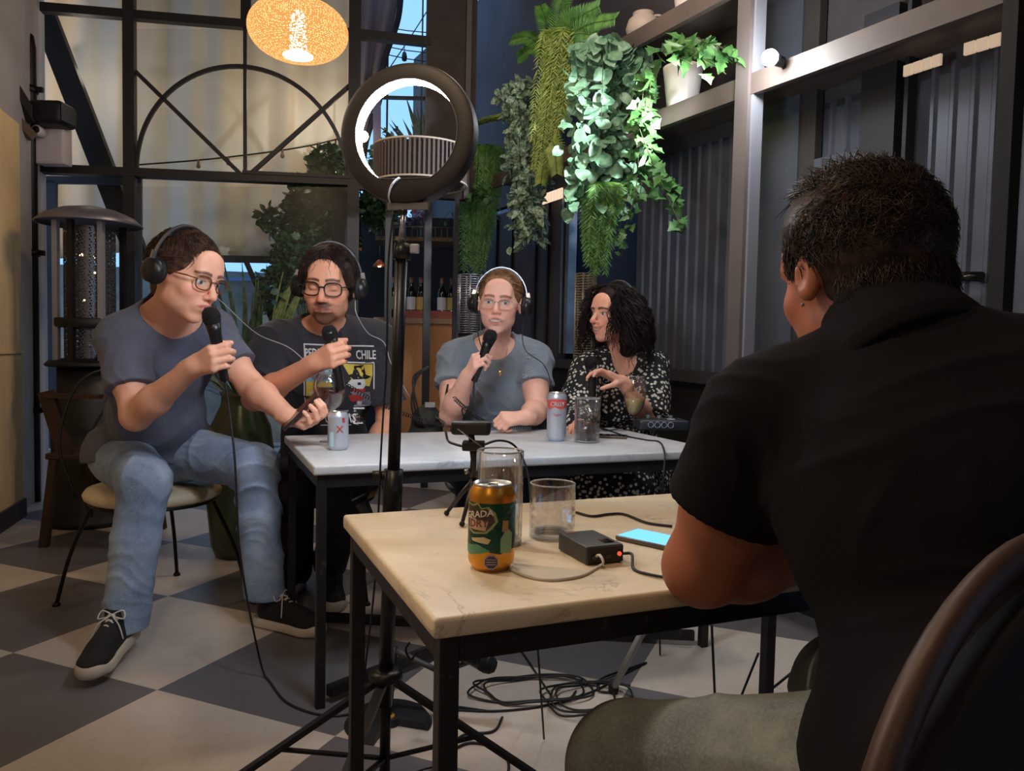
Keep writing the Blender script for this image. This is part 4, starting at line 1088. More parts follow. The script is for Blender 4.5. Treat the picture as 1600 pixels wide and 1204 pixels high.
def glasses(par, c, B, s, m, y=.104, w=.046, h=.036, thick=.0022, z=.001, temple=True, squar=.75, r_=None, lens=True):
    R, Fw, U = B
    def w_(x, y_, z_): return Vector(c)+(R*x+Fw*y_+U*z_)*s
    g = None
    for q in (-1, 1):
        pts = []
        for a in np.linspace(0, 2*PI, 28, endpoint=False):
            ca, sa = math.cos(a), math.sin(a); ex = squar; x_ = math.copysign(abs(ca)**ex, ca)*w/2; z_ = math.copysign(abs(sa)**ex, sa)*h/2*(1.0 if sa > 0 else .96)
            pts.append(w_(q*.0335+x_, y-.0006*(abs(q*.0335+x_)*1000)**1.4*.06, z+z_))
        b = bmesh.new(); tube(b, pts, thick, 6, closed=True)
        if q == -1: g = link('eyeglasses', b, m, par)
        else: link('rim', b, m, g)
        if lens:
            b = bmesh.new(); vs = [b.verts.new(p) for p in pts]; b.faces.new(vs); link('lens', b, M_PANE, g)
        if temple:
            b = bmesh.new(); tube(b, [w_(q*(.0335+w/2), y-.010, z+.008), w_(q*.074, y-.03, z+.009), w_(q*.082, .0, z+.004), w_(q*.080, -.02, z-.012)], [thick*1.2, thick*1.1, thick, thick], 6); link('temple', b, m, g)
    b = bmesh.new(); tube(b, [w_(-.0335+w/2-.001, y, z+.006), w_(0, y+.004, z+.009), w_(.0335-w/2+.001, y, z+.006)], thick, 6); link('bridge', b, m, g)
    return g
def microphone(label, tip, d, group='handheld black microphones', L=.17, grey=False, s=1.0):
    """tip = centre of grille ball, d = direction from grille to tail"""
    d = Vector(d).normalized(); tip = Vector(tip)
    t = thing('microphone', label, 'microphone', tip, group)
    hd = mat('mic_grille', C(34, 34, 38), .55, .6, bump=.8, bscale=420); bd = mat('mic_body_grey', C(62, 64, 68), .45) if grey else mat('mic_body', C(16, 16, 18), .35)
    b = bmesh.new(); lathe(b, tip, [(0, -.026*s), (.014*s, -.024*s), (.0235*s, -.012*s), (.0255*s, .002*s), (.024*s, .016*s), (.022*s, .024*s), (0, .024*s)], 24, d); link('grille', b, hd, t)
    b = bmesh.new(); lathe(b, tip, [(.0262*s, .0005*s), (.0262*s, .0055*s)], 24, d); o = link('grille_ring', b, M_STEEL if grey else bd, t)
    b = bmesh.new(); lathe(b, tip+d*.022*s, [(0, 0), (.0225*s, 0), (.0185*s, .022*s), (.0165*s, .05*s), (.0125*s, L*s), (.011*s, L*s+.004), (0, L*s+.004)], 20, d); link('handle', b, bd, t)
    return t, tip+d*(.022+L)*s
def cable(name, label, pts, r=.0032, cat='cable', m=None, group=None, n=8):
    b = bmesh.new(); sp = spline(pts, n)
    for q in sp: q.z = max(q.z, r+.0003)
    tube(b, sp, r, 6); o = link(name, b, m or mat('black_cable', C(20, 20, 24), .55)); tag(o, label, cat, group); return o
def shoe(par, heel, d, up, s=1.0, upper=C(24, 23, 26), white=C(196, 188, 172), lace=True, L=.285, canvas=True, h=.003):
    """heel: point on sole under the heel; d toe direction; up sole normal"""
    d = Vector(d).normalized(); r, f, u = basis(d, up); heel = Vector(heel)
    lo, hi = bounds([heel, heel+f*L*s, heel+u*.13*s], .08); F = Field(lo, hi, h)
    def w_(x, y, z): return heel+(r*x+f*y+u*z)*s
    F.seg(w_(0, .045, .045), w_(0, .19, .038), .036*s, .040*s, .02); F.ell(w_(0, .225, .030), (r, f, u), (.044*s, .055*s, .030*s), .02)
    F.seg(w_(0, .05, .06), w_(0, .055, .115), .036*s, .038*s, .02); F.seg(w_(0, .07, .09), w_(0, .19, .045), .030*s, .028*s, .02)
    F.halfspace(w_(0, 0, .118), u, lo, hi); F.halfspace(w_(0, 0, .016), -u, lo, hi)
    o = F.mesh('shoe', mat('black_canvas', upper, .85, bump=.2, bscale=400), par)
    F = Field(lo, hi, h)
    F.seg(w_(0, .035, .010), w_(0, .10, .010), .046*s, .042*s, .02); F.seg(w_(0, .10, .010), w_(0, .215, .010), .042*s, .052*s, .02); F.halfspace(w_(0, 0, .028), u, lo, hi); F.ell(w_(0, .245, .018), (r, f, u), (.043*s, .040*s, .034*s), .006); F.halfspace(w_(0, 0, -.001), -u, lo, hi)
    F.mesh('sole', mat('rubber_white', white, .6), o)
    if lace:
        b = bmesh.new()
        for i in range(6):
            y0 = .10+i*.018; z0 = .103-i*.0085
            tube(b, spline([w_(-.020, y0, z0-.004), w_(0, y0+.006, z0+.006), w_(.020, y0+.012, z0-.008)], 4), .0028*s, 5)
            tube(b, spline([w_(.020, y0, z0-.004), w_(0, y0+.006, z0+.008), w_(-.020, y0+.012, z0-.008)], 4), .0028*s, 5)
        for q in (-1, 1): tube(b, spline([w_(0, .105, .108), w_(q*.030, .095, .118), w_(q*.038, .11, .10), w_(q*.012, .11, .104)], 5, True), .0024*s, 5, closed=True); tube(b, spline([w_(0, .105, .108), w_(q*.03, .13, .09), w_(q*.045, .14, .05)], 5), .0024*s, 5)
        link('laces', b, mat('white_laces', C(206, 202, 196), .7), o)
    return o
# ================================================================== MAN ON THE LEFT, BLUE GREY T-SHIRT
SK1 = C(238, 180, 154)
m1 = thing('person', 'man in glasses, blue grey t-shirt and faded jeans speaking into a microphone', 'person', (at(240, 700, 2.85).x, 2.85, 0))
J = dict(pelvis=at(232, 690, 2.88), hipL=at(285, 705, 2.88), hipR=at(192, 712, 2.80), kL=at(398, 728, 2.62), kR=at(226, 752, 2.43), aL=at(415, 925, 2.66), aR=at(192, 975, 2.36),
         neck=at(262, 488, 2.52), shR=at(190, 530, 2.46), shL=at(330, 520, 2.66), eR=at(212, 650, 2.36), wR=at(308, 588, 2.26), eL=at(392, 602, 2.60), wL=at(452, 652, 2.42))
J['fwd'] = V(.75, -.66, 0)
hc_ = at(290, 432, 2.40); B1 = basis((.90, -.36, -.26), (.26, .0, 1)); S1 = 1.12
# right hand holding the microphone
mic_tip = at(330, 493, 2.19); mic_d = (at(350, 588, 2.22)-mic_tip).normalized()
gm = at(342, 560, 2.21)
hd = (gm-J['wR']); fdir = (hd-mic_d*hd.dot(mic_d)*.5).normalized()
pn = V(.25, .95, 0); sd = -mic_d; pn = (pn-fdir*pn.dot(fdir)).normalized(); J['wR'] = gm-fdir*.084-pn*.022
lo, hi = bounds(list(v for k, v in J.items() if k != 'fwd')+[hc_+V(0, 0, .1), at(490, 660, 2.4)], .16)
F = Field(lo, hi, .0034)
torso_field(F, J, 0, 1.05, belly=.03)
F.seg(J['neck']-V(0, 0, .03), hc_+V(.0, .0, -.055)-B1[1]*.032, .068, .060, .022)
arm_field(F, J['shR'], J['eR'], J['wR'], 0, 1.05); arm_field(F, J['shL'], J['eL'], J['wL'], 0, 1.05)
leg_field(F, J['hipR'], J['kR'], J['aR'], 0, .95); leg_field(F, J['hipL'], J['kL'], J['aL'], 0, .95)
head_field(F, hc_, B1, S1, jaw=1.05, nose=1.0, ears=True, chub=.003)
fingers(F, gm-fdir*.082-pn.normalized()*.022, fdir, pn, sd, 1.0, [(.75, 1.35, .9)]*4, 0, [(.7, .5, .75), (.8, .2, .7), (.85, -.2, .6)], r0=.0098)
# left hand holding the phone over the table corner
pw = J['wL']; pc = at(480, 648, 2.36)
fd2 = (at(486, 652, 2.34)-pw).normalized(); fd2 = V(.86, -.48, -.06).normalized(); pn2 = V(-.30, -.30, .90)
fingers(F, pw+fd2*.01, fd2, pn2, V(.3, .9, .2), 1.0, [(.55, 1.0, .7)]*4, 0, [(.6, .5, .6), (.85, -.1, .5), (.8, -.4, .4)], r0=.0098)
pc = pw+fd2*.062+pn2.normalized()*.030
F.mesh('body', M_SKIN, m1, head_color(hc_, B1, S1, SK1, C(196, 112, 104), brow=C(70, 48, 38), iris=(.06, .04, .03)))
# t-shirt
F = Field(lo, hi, .0045)
lat, fw, up2 = torso_field(Field(lo, lo+.02, .01), J, 0)
for a, b_ in (('shR', 'eR'), ('shL', 'eL')):
    e = J[a].lerp(J[b_], .72); F.seg(J[a], e, .070, .070, .04); F.seg(J[a].lerp(J[b_], .3), e, .066, .072, .02)
    n = (J[b_]-J[a]).normalized(); cpt = J[a].lerp(J[b_], .66); F.halfspace(cpt, n, cpt-V(.1, .1, .1), cpt+V(.1, .1, .1))
torso_field(F, J, .012, 1.07, belly=.035)
F.seg(J['hipR'], J['hipL'], .126, .126, .05)
F.seg(J['pelvis']-up2*.02, J['pelvis']+up2*.10, .150, .150, .03, (fw, .9))
cpt = J['pelvis']-V(0, 0, .055); F.halfspace(cpt, V(0, 0, -1), J['pelvis']-V(.35, .3, .3), J['pelvis']+V(.35, .3, .1))
F.disp(wrinkle(.011, 13, (.3, .2, 1), 1.0)); F.disp(wrinkle(.004, 30, (.8, .3, .5), 2.0))
nk = J['neck']+fw*.045+V(0, 0, .03); F.ell(nk, (lat, (fw*.6+V(0, 0, .8)).normalized(), (V(0, 0, .6)-fw*.8).normalized()), (.098, .10, .085), .004, 'cut')
F.mesh('t_shirt', mat('blue_grey_cotton', C(90, 94, 112), .9, var=.14, vscale=5, bump=.3, bscale=260, sheen=.1), m1)
# jeans
def denim(name, c1, c2, c3):
    m = bpy.data.materials.new(name); t = NT(m); f = t.noise(5.5, 5, .6); c = t.ramp(f, [(.30, c1), (.52, c2), (.72, c3)])
    w_ = t.n('ShaderNodeTexWave'); w_.inputs['Scale'].default_value = 180; w_.inputs['Distortion'].default_value = 3; t.l(t.pos(1, (.4, .7, .2)), w_.inputs['Vector'])
    g = t.noise(260, 2); c = t.mixc(t.ramp(g, [(.4, (0, 0, 0, 1)), (.7, (.35, .35, .35, 1))]), c, c3); t.col(c); t.b.inputs['Roughness'].default_value = .9; t.bump(g, .3, .002); return m
M_DEN1 = denim('faded_denim', C(96, 118, 152), C(134, 156, 188), C(178, 192, 210))
F = Field(*bounds([J[k] for k in ('pelvis', 'hipL', 'hipR', 'kL', 'kR', 'aL', 'aR')], .17), .0045)
F.seg(J['hipR'], J['hipL'], .112, .112, .03); F.seg(J['pelvis']-V(0, 0, .02), J['pelvis']+V(0, 0, .03), .135, .13, .03)
for h_, k_, a_ in (('hipR', 'kR', 'aR'), ('hipL', 'kL', 'aL')):
    an = J[a_]; F.seg(J[h_], J[k_], .103, .080, .03); F.seg(J[k_], J[k_].lerp(an, .45), .077, .070, .03); F.seg(J[k_].lerp(an, .4), an-V(0, 0, .05), .070, .071, .02)
    F.halfspace(an-V(0, 0, .015), V(0, 0, -1), an-V(.14, .14, .2), an+V(.14, .14, .06))
F.disp(wrinkle(.012, 13, (.2, .5, 1), 4.0)); F.disp(wrinkle(.004, 34, (.3, .2, 1), 5.0))
jn = F.mesh('jeans', M_DEN1, m1)
shoe(m1, V(J['aL'].x-.03, J['aL'].y+.02, .004), V(.90, -.42, 0), V(0, 0, 1), 1.02)
_h = J['aR']+V(-.005, .05, -.085); shoe(m1, V(_h.x, _h.y, .062), V(.06, -.99, -.12), V(0, -.14, 1), 1.02)
# hair: short, brown
M_HAIR1 = hair_mat('brown_hair', C(44, 32, 30), C(96, 68, 52))
b = bmesh.new()
F = Field(*bounds([hc_], .20), .004); R_, Fw_, U_ = B1
def hw(x, y, z): return hc_+(R_*x+Fw_*y+U_*z)*S1
F.ell(hw(0, -.020, .036), B1, (.084*S1, .103*S1, .092*S1), .01); F.seg(hw(0, -.075, 0), hw(0, -.07, -.05), .05, .035, .02)
F.ell(hw(0, .105, -.035), B1, (.10*S1, .085*S1, .101*S1), .01, 'cut'); F.ell(hw(0, .03, -.085), B1, (.12*S1, .075*S1, .07*S1), .01, 'cut')
F.mesh('hair', M_HAIR1, m1)
hr = m1.children[-1]
comb_strands(b, hc_, B1, S1, (.086, .105, .094), (0, -.020, .036), rand_dirs(1500, lambda v: (v.z > .05 and v.y < .80 and not (v.y > .55 and v.z < .35)) or (v.y < -.25 and v.z > -.55) or (abs(v.x) > .7 and v.y < .25 and v.z > -.2)),
             lambda p: (p.x*8, .6 if p.z > .02 else -.4, -.3 if p.z < .05 else .1), .055, 5, .0013, .05, .35)
link('hair_strands', b, M_HAIR1, hr)
glasses(m1, hc_, B1, S1, mat('tortoise_frame', C(96, 58, 28), .3, var=.5, vscale=90), w=.046, h=.038)
headphones('black headphones worn by the man in the blue grey t-shirt', hc_-B1[1]*.005, B1, S1, rx=.092, top=.140)
_, tail1 = microphone('black microphone held to the mouth of the man in the blue grey t-shirt', mic_tip, mic_d, L=.165)
# phone
ph_ = thing('smartphone', 'smartphone held low by the man in the blue grey t-shirt', 'phone', pc)
d1 = (at(502, 628, 2.38)-at(462, 668, 2.36)).normalized(); n1 = V(-.62, -.30, .70); n1 = (n1-d1*n1.dot(d1)).normalized(); s1 = d1.cross(n1)
b = bmesh.new(); box(b, pc, (.07, .15, .008), (s1, d1, n1), .003); link('case', b, mat('dark_phone_case', C(44, 32, 36), .4), ph_)
b = bmesh.new(); box(b, pc+n1*.0046, (.062, .138, .0012), (s1, d1, n1)); link('screen', b, mat('black_screen', C(14, 14, 20), .1), ph_)
# ================================================================== MAN IN THE BLACK PRINTED T-SHIRT
def limb_person(label, J, hc, B, S, skin, colorfn, torso_kw, extra, h=.0034, sc=1.0, armsc=1.0, legsc=.95, neckr=.058, headkw={}):
    t = thing('person', label, 'person', (J['pelvis'].x, J['pelvis'].y, 0))
    lo, hi = bounds([v for k, v in J.items() if k != 'fwd']+[hc+V(0, 0, .1)]+extra['pts'], .15)
    F = Field(lo, hi, h)
    torso_field(F, J, 0, sc, **torso_kw)
    F.seg(J['neck']-V(0, 0, .03), hc+V(0, 0, -.052)-B[1]*.034, neckr*1.08, neckr, .020)
    arm_field(F, J['shR'], J['eR'], J['wR'], 0, armsc); arm_field(F, J['shL'], J['eL'], J['wL'], 0, armsc)
    leg_field(F, J['hipR'], J['kR'], J['aR'], 0, legsc); leg_field(F, J['hipL'], J['kL'], J['aL'], 0, legsc)
    head_field(F, hc, B, S, **headkw)
    extra['hands'](F)
    F.mesh('body', M_SKIN, t, colorfn)
    return t, lo, hi
def shirt_field(J, lo, hi, kw, sc, slf=.62, slr=.068, slr2=.072, armjoin=True, hem=-.09, inf=.012, wr=.010, h=.0045, neck=None, seed=1, hip=0):
    F = Field(lo, hi, h)
    for a, b_ in (('shR', 'eR'), ('shL', 'eL')):
        F.seg(J[a], J[a].lerp(J[b_], slf+.08), slr, slr2, .04); n = (J[b_]-J[a]).normalized(); c = J[a].lerp(J[b_], slf)
        F.halfspace(c, n, c-V(.1, .1, .1), c+V(.1, .1, .1))
    lat, fw, up2 = torso_field(F, J, inf, sc, **kw)
    if hip: F.seg(J['hipL'], J['hipR'], hip, hip, .05)
    F.seg(J['pelvis']-up2*.03, J['pelvis']+up2*.10, .14*sc, .14*sc, .03, (fw, .88))
    F.halfspace(J['pelvis']+V(0, 0, hem), V(0, 0, -1), J['pelvis']-V(.35, .3, .35), J['pelvis']+V(.35, .3, .1))
    if wr: F.disp(wrinkle(wr, 16, (.3, .2, 1), seed)); F.disp(wrinkle(wr*.6, 30, (.8, .3, .5), seed+1))
    nk, nr = neck or ((.04, .03), (.088, .085, .075)); c = J['neck']+fw*nk[0]+V(0, 0, nk[1])
    F.ell(c, (lat, (fw*.6+V(0, 0, .8)).normalized(), (V(0, 0, .6)-fw*.8).normalized()), nr, .004, 'cut')
    return F, lat, fw, up2
def trousers(par, name, J, m, r=(.10, .078, .066), cut=True, keys=('L', 'R'), seed=3, amp=.004):
    F = Field(*bounds([J[k] for k in ('pelvis', 'hipL', 'hipR', 'kL', 'kR', 'aL', 'aR')], .17), .0055)
    F.seg(J['hipR'], J['hipL'], .108, .108, .03); F.seg(J['pelvis']-V(0, 0, .02), J['pelvis']+V(0, 0, .03), .13, .12, .03)
    for q in keys:
        h_, k_, a_ = J['hip'+q], J['k'+q], J['a'+q]
        F.seg(h_, k_, r[0], r[1], .03); F.seg(k_, a_, r[1]-.002, r[2], .02)
    F.disp(wrinkle(amp, 15, (.2, .5, 1), seed)); return F.mesh(name, m, par)

J2 = dict(pelvis=at(508, 735, 3.10), hipL=at(552, 738, 3.08), hipR=at(468, 738, 3.06), kL=at(540, 765, 2.70), kR=at(458, 760, 2.72), aL=at(516, 880, 3.02), aR=at(462, 890, 3.08),
          neck=at(507, 512, 2.94), shR=at(425, 538, 2.90), shL=at(588, 534, 2.96), eR=at(398, 622, 2.76), wR=at(478, 588, 2.58), eL=at(607, 662, 2.98), wL=at(575, 715, 2.82), fwd=V(-.1, -1, 0))
hc2 = at(514, 447, 2.80); B2 = basis((.02, -.98, -.15), (.03, 0, 1)); S2 = 1.13
mt2 = at(515, 520, 2.50); md2 = (at(532, 604, 2.49)-mt2).normalized(); gm2 = at(521, 556, 2.50)
fdirb = (gm2-J2['wR']); fdirb = (fdirb-md2*fdirb.dot(md2)*.7).normalized(); J2['wR'] = gm2-fdirb*.084-V(0, .022, 0)
def hands2(F):
    fdir = fdirb
    fingers(F, gm2-fdir*.080+V(0, .024, .004), fdir, V(.1, .98, 0)*-1, -md2, 1.0, [(.7, 1.3, .9)]*4, 0, [(.7, .5, .8), (.8, .1, .75), (.85, -.2, .6)], r0=.0098) if False else fingers(F, gm2-fdir*.082-V(0, .020, 0), fdir, V(.1, .98, 0), -md2, 1.0, [(.75, 1.35, .9)]*4, 0, [(.7, .5, .75), (.8, .2, .7), (.85, -.2, .6)], r0=.0098)
    fd = (V(-.8, -.4, -.3)).normalized(); fingers(F, J2['wL'], fd, V(0, -.3, -1), V(-.3, -.9, 0), 1.0)
def beard2(x, y, z):
    r1 = np.sqrt((x/.027)**2+((z+.0505)/.0075)**2); must = np.clip(1.5-r1, 0, 1)*1.6
    ch = np.clip(1.9-np.sqrt((x/.027)**2+((z+.096)/.025)**2), 0, 1)*1.6*(z < -.0735)
    soul = np.clip(1.2-np.sqrt((x/.006)**2+((z+.080)/.007)**2), 0, 1); st = .30*((z < -.05) & (np.abs(x) < .06))
    side = np.clip(1.1-np.sqrt(((np.abs(x)-.028)/.005)**2+((z+.072)/.025)**2), 0, 1)*.55
    return np.maximum.reduce([must, ch, soul, st*np.ones_like(x), side])
cf2 = head_color(hc2, B2, S2, C(222, 160, 130), C(158, 88, 82), brow=C(34, 24, 22), beard=C(12, 8, 8), beardfn=beard2, closed=True, browz=.024)
m2, lo, hi = limb_person('man in glasses and black printed t-shirt with goatee, looking down at microphone', J2, hc2, B2, S2, None, cf2, dict(belly=.02), dict(pts=[gm2, J2['wL']-V(.1, .1, .1)], hands=hands2), sc=1.05, armsc=1.05, headkw=dict(jaw=1.08, chub=.004))
M_TEE2 = mat('black_cotton', C(44, 42, 48), .9, var=.12, vscale=5, bump=.3, bscale=260, sheen=.1)
F, lat, fw2, up2_ = shirt_field(J2, lo, hi, dict(belly=.025), 1.08, slf=.74, slr=.074, slr2=.080, seed=2, neck=((.045, .045), (.082, .085, .072)))
F.mesh('t_shirt', M_TEE2, m2); tee2 = m2.children[-1]; tee2_P = tee2
def bvh_of(o):
    me = o.data; return BVHTree.FromPolygons([v.co.copy() for v in me.vertices], [list(p.vertices) for p in me.polygons])
bv2 = bvh_of(tee2)
O2 = at(514, 592, 2.70); lx = V(1, 0.02, 0).normalized(); uz = V(.0, .12, 1).normalized(); fdir2 = lx.cross(uz)*-1
if fdir2.y > 0: fdir2 = -fdir2
def on_shirt(x, z, off=.0022):
    p = O2+lx*x+uz*z+fdir2*.5; r = bv2.ray_cast(p, -fdir2)
    return (r[0] if r[0] is not None else O2+lx*x+uz*z)+fdir2*off
def decal_poly(pts, m, name='shirt_print', off=.0022, parent=None, n=1):
    b = bmesh.new(); vs = [b.verts.new((p[0], p[1], 0)) for p in pts]; b.faces.new(vs)
    bmesh.ops.triangulate(b, faces=b.faces); bmesh.ops.subdivide_edges(b, edges=list(b.edges), cuts=n, use_grid_fill=True)
    bmesh.ops.triangulate(b, faces=b.faces); bmesh.ops.subdivide_edges(b, edges=[e for e in b.edges if e.calc_length() > .015], cuts=2, use_grid_fill=True)
    for v in b.verts: v.co = on_shirt(v.co.x, v.co.y, off)
    return link(name, b, m, parent)
def decal_text(txt, x, z, size, m, sx=1.0, parent=None, off=.0024, bold=.0):
    cu = bpy.data.curves.new('txt', 'FONT'); cu.body = txt; cu.size = size; cu.resolution_u = 2; cu.offset = bold
    o = bpy.data.objects.new('txt', cu); COL.objects.link(o); bpy.context.view_layer.update(); me = bpy.data.meshes.new_from_object(o)
    bpy.data.objects.remove(o); b = bmesh.new(); b.from_mesh(me)
    for v in b.verts: v.co = V(v.co.x*sx+x, v.co.y+z, 0)
    for it in range(2): bmesh.ops.subdivide_edges(b, edges=[e for e in b.edges if e.calc_length() > .012], cuts=1)
    bmesh.ops.triangulate(b, faces=b.faces)
    for v in b.verts: v.co = on_shirt(v.co.x, v.co.y, off)
    return link('printed_word', b, m, parent)
M_WHP = mat('white_print', C(206, 204, 204), .8); M_YEL = mat('yellow_print', C(206, 182, 82), .8); M_BLU = mat('blue_print', C(140, 176, 190), .8); M_BKP = mat('black_print', C(20, 19, 24), .8); M_REDP = mat('red_print', C(170, 52, 48), .8); M_GRYP = mat('grey_print', C(120, 120, 136), .8)
def ln(x0, z0, x1, z1, w_, m=M_WHP, off=.0024):
    d = V(x1-x0, z1-z0, 0).normalized(); n = V(-d.y, d.x, 0)*w_/2; decal_poly([(x0+n.x, z0+n.y), (x1+n.x, z1+n.y), (x1-n.x, z1-n.y), (x0-n.x, z0-n.y)], m, off=off, parent=tee2)
decal_text('PEDREROS', -.125, .092, .044, M_WHP, .60, tee2, bold=.0008); decal_text('CHILE', .058, .092, .044, M_WHP, .66, tee2, bold=.0008)
ln(-.128, .138, .128, .138, .005); ln(-.128, .078, .128, .078, .005); ln(-.126, .078, -.126, -.11, .004); ln(.128, .078, .128, -.02, .004); ln(-.10, -.108, .128, -.10, .005); ln(-.126, .138, -.126, .07, .004)
decal_poly([(-.12, .072), (-.02, .072), (-.03, .0), (-.12, .0)], M_BLU, off=.0016, parent=tee2); decal_poly([(-.12, .0), (-.03, .0), (.0, -.05), (-.03, -.10), (-.12, -.10)], M_YEL, off=.0016, parent=tee2)
decal_poly([(.01, .072), (.122, .072), (.122, .03), (.11, -.01), (.05, .0)], M_YEL, off=.0016, parent=tee2)
decal_poly([(-.11, .03), (-.05, .05), (-.05, .03), (-.02, .02), (-.05, .01), (-.08, -.01)], M_GRYP, off=.0021, parent=tee2); decal_poly([(-.11, -.04), (-.05, -.02), (-.03, -.05), (-.08, -.07)], M_WHP, off=.0021, parent=tee2)
# figure in a hat
decal_poly([(.030, .030), (.045, .036), (.050, .066), (.085, .070), (.095, .034), (.118, .026), (.10, .018), (.05, .014)], M_BKP, off=.0024, parent=tee2)
decal_poly([(.040, .014), (.090, .018), (.094, -.006), (.080, -.022), (.050, -.020), (.026, -.006)], M_WHP, off=.0028, parent=tee2)
decal_poly([(.062, .004), (.074, .006), (.076, -.004), (.064, -.006)], M_BKP, off=.0032, parent=tee2)
decal_poly([(.040, -.020), (.094, -.018), (.090, -.030), (.044, -.032)], M_REDP, off=.0032, parent=tee2)
decal_poly([(.036, -.032), (.110, -.030), (.118, -.070), (.10, -.094), (.05, -.094), (.056, -.06)], M_GRYP, off=.0026, parent=tee2)
decal_poly([(.030, -.045), (.062, -.040), (.085, -.055), (.07, -.062), (.04, -.070), (.034, -.060)], M_REDP, off=.0034, parent=tee2)
decal_poly([(.058, -.062), (.075, -.066), (.085, -.094), (.055, -.094)], M_WHP, off=.0032, parent=tee2)
decal_text('CRIA', -.055, -.150, .044, M_WHP, .66, tee2, bold=.0008); decal_text('\u00d1AS', .040, -.150, .044, M_WHP, .72, tee2, bold=.0008); ln(-.07, -.160, .125, -.152, .004)
trousers(m2, 'trousers', J2, mat('black_trousers', C(24, 23, 28), .9, var=.2))
for q in 'LR':
    a = J2['a'+q]; shoe(m2, V(a.x, a.y+.04, .003), V(.25 if q == 'L' else -.1, -.97, 0), V(0, 0, 1), 1.0, lace=False, white=C(60, 56, 54), h=.005)
M_HAIR2 = hair_mat('black_brown_hair', C(24, 18, 18), C(62, 42, 36))
def hair_cap(par, hc, B, S, m, face=(.10, .085, .108), fz=-.035, fy=.105, low=True, thick=0.0, h=.004, name='hair', nape=True):
    R, Fw, U = B; w_ = lambda x, y, z: hc+(R*x+Fw*y+U*z)*S
    F = Field(*bounds([hc], .22), h); F.ell(w_(0, -.020, .036), B, ((.084+thick)*S, (.103+thick)*S, (.092+thick)*S), .01)
    if nape: F.seg(w_(0, -.075, 0), w_(0, -.07, -.05), .05, .035, .02)
    F.ell(w_(0, fy, fz), B, tuple(v*S for v in face), .01, 'cut')
    if low: F.ell(w_(0, .03, -.085), B, (.12*S, .075*S, .07*S), .01, 'cut')
    return F, w_
F, w_ = hair_cap(m2, hc2, B2, S2, M_HAIR2, thick=.004, low=True)
for q in (-1, 1):
    F.seg(w_(q*.064, .045, .065), w_(q*.080, .030, .010), .020, .010, .02)
F.mesh('hair', M_HAIR2, m2); hr = m2.children[-1]
b = bmesh.new(); comb_strands(b, hc2, B2, S2, (.088, .108, .098), (0, -.018, .036), rand_dirs(2600, lambda v: v.z > .45 and v.y < .70 or v.y < .45 and v.z > -.2 and abs(v.x) > .2 or v.y < -.2 and v.z > -.5), lambda p: (p.x*14, .15 if p.y > 0 else -.3, -.5-abs(p.x)*6), .080, 7, .0013, .10, .35, grav=.3, wave=.40)
link('hair_strands', b, M_HAIR2, hr)
glasses(m2, hc2, B2, S2, mat('black_frame', C(26, 22, 22), .3), w=.052, h=.042, thick=.0026, z=-.002)
headphones('black headphones on the man in the printed t-shirt', hc2, B2, S2, rx=.093, top=.141)
_, tail2 = microphone('black microphone in the hand of the man in printed t-shirt', mt2, md2, L=.165)

# ================================================================== WOMAN IN GREY BLOUSE
J3 = dict(pelvis=at(772, 738, 3.38), hipL=at(815, 740, 3.36), hipR=at(735, 740, 3.36), kL=at(815, 745, 2.98), kR=at(742, 745, 2.98), aL=at(812, 880, 3.05), aR=at(745, 880, 3.05),
          neck=at(772, 540, 3.24), shR=at(712, 562, 3.20), shL=at(836, 562, 3.22), eR=at(704, 648, 3.04), wR=at(736, 594, 2.90), eL=at(838, 642, 3.10), wL=at(822, 652, 2.92), fwd=V(0, -1, 0))
hc3 = at(781, 474, 3.10); B3 = basis((-.10, -.98, -.02), (.05, 0, 1)); S3 = 1.06
mt3 = at(766, 525, 2.86); md3 = (at(737, 605, 2.88)-mt3).normalized(); gm3 = at(752, 566, 2.87)
fd3 = V(.40, -.52, .74).normalized(); pn3 = V(.88, .40, -.2); pn3 = (pn3-fd3*pn3.dot(fd3)).normalized(); J3['wR'] = gm3-fd3*.080-pn3*.022
def hands3(F):
    fingers(F, J3['wR'], fd3, pn3, -md3, .93, [(.75, 1.35, .9)]*4, 0, [(.7, .5, .75), (.8, .2, .7), (.85, -.2, .6)])
    fd = V(-.80, -.50, -.05).normalized(); fingers(F, J3['wL']+fd*.01, fd, V(-.3, .5, -.8), V(-.2, -.3, .9), .95, [(1.0, 1.5, 1.0)]*4, 0, [(.8, .4, .3), (.8, -.2, .5), (.5, -.6, .5)])
cf3 = head_color(hc3, B3, S3, C(240, 186, 166), C(206, 120, 118), brow=C(128, 92, 72), browz=.021, mo=.006, teeth=True, iris=(.05, .07, .08))
m3, lo, hi = limb_person('woman in grey blouse and clear glasses speaking into a microphone', J3, hc3, B3, S3, None, cf3, dict(belly=.02, bust=.015, chestw=.15), dict(pts=[gm3, J3['wL']-V(.1, .1, .05)], hands=hands3), sc=.98, armsc=1.08, legsc=.95, neckr=.052, headkw=dict(fem=True, mouth_open=.006, chub=.004, jaw=1.0, nose=.97))
F, lat, fw, u2 = shirt_field(J3, lo, hi, dict(belly=.03, bust=.02, chestw=.16), 1.04, slf=.50, slr=.060, slr2=.080, seed=5, neck=((.055, .035), (.085, .085, .085)), inf=.016)
M_BL3 = mat('grey_blouse', C(118, 128, 140), .85, var=.08, vscale=6, bump=.2, bscale=200, sheen=.15)
bl3 = F.mesh('blouse', M_BL3, m3); bv2 = bvh_of(bl3)
O2 = at(775, 590, 2.95); lx = V(1, .02, 0).normalized(); uz = V(0, .08, 1).normalized(); fdir2 = V(0, -1, .08).normalized()
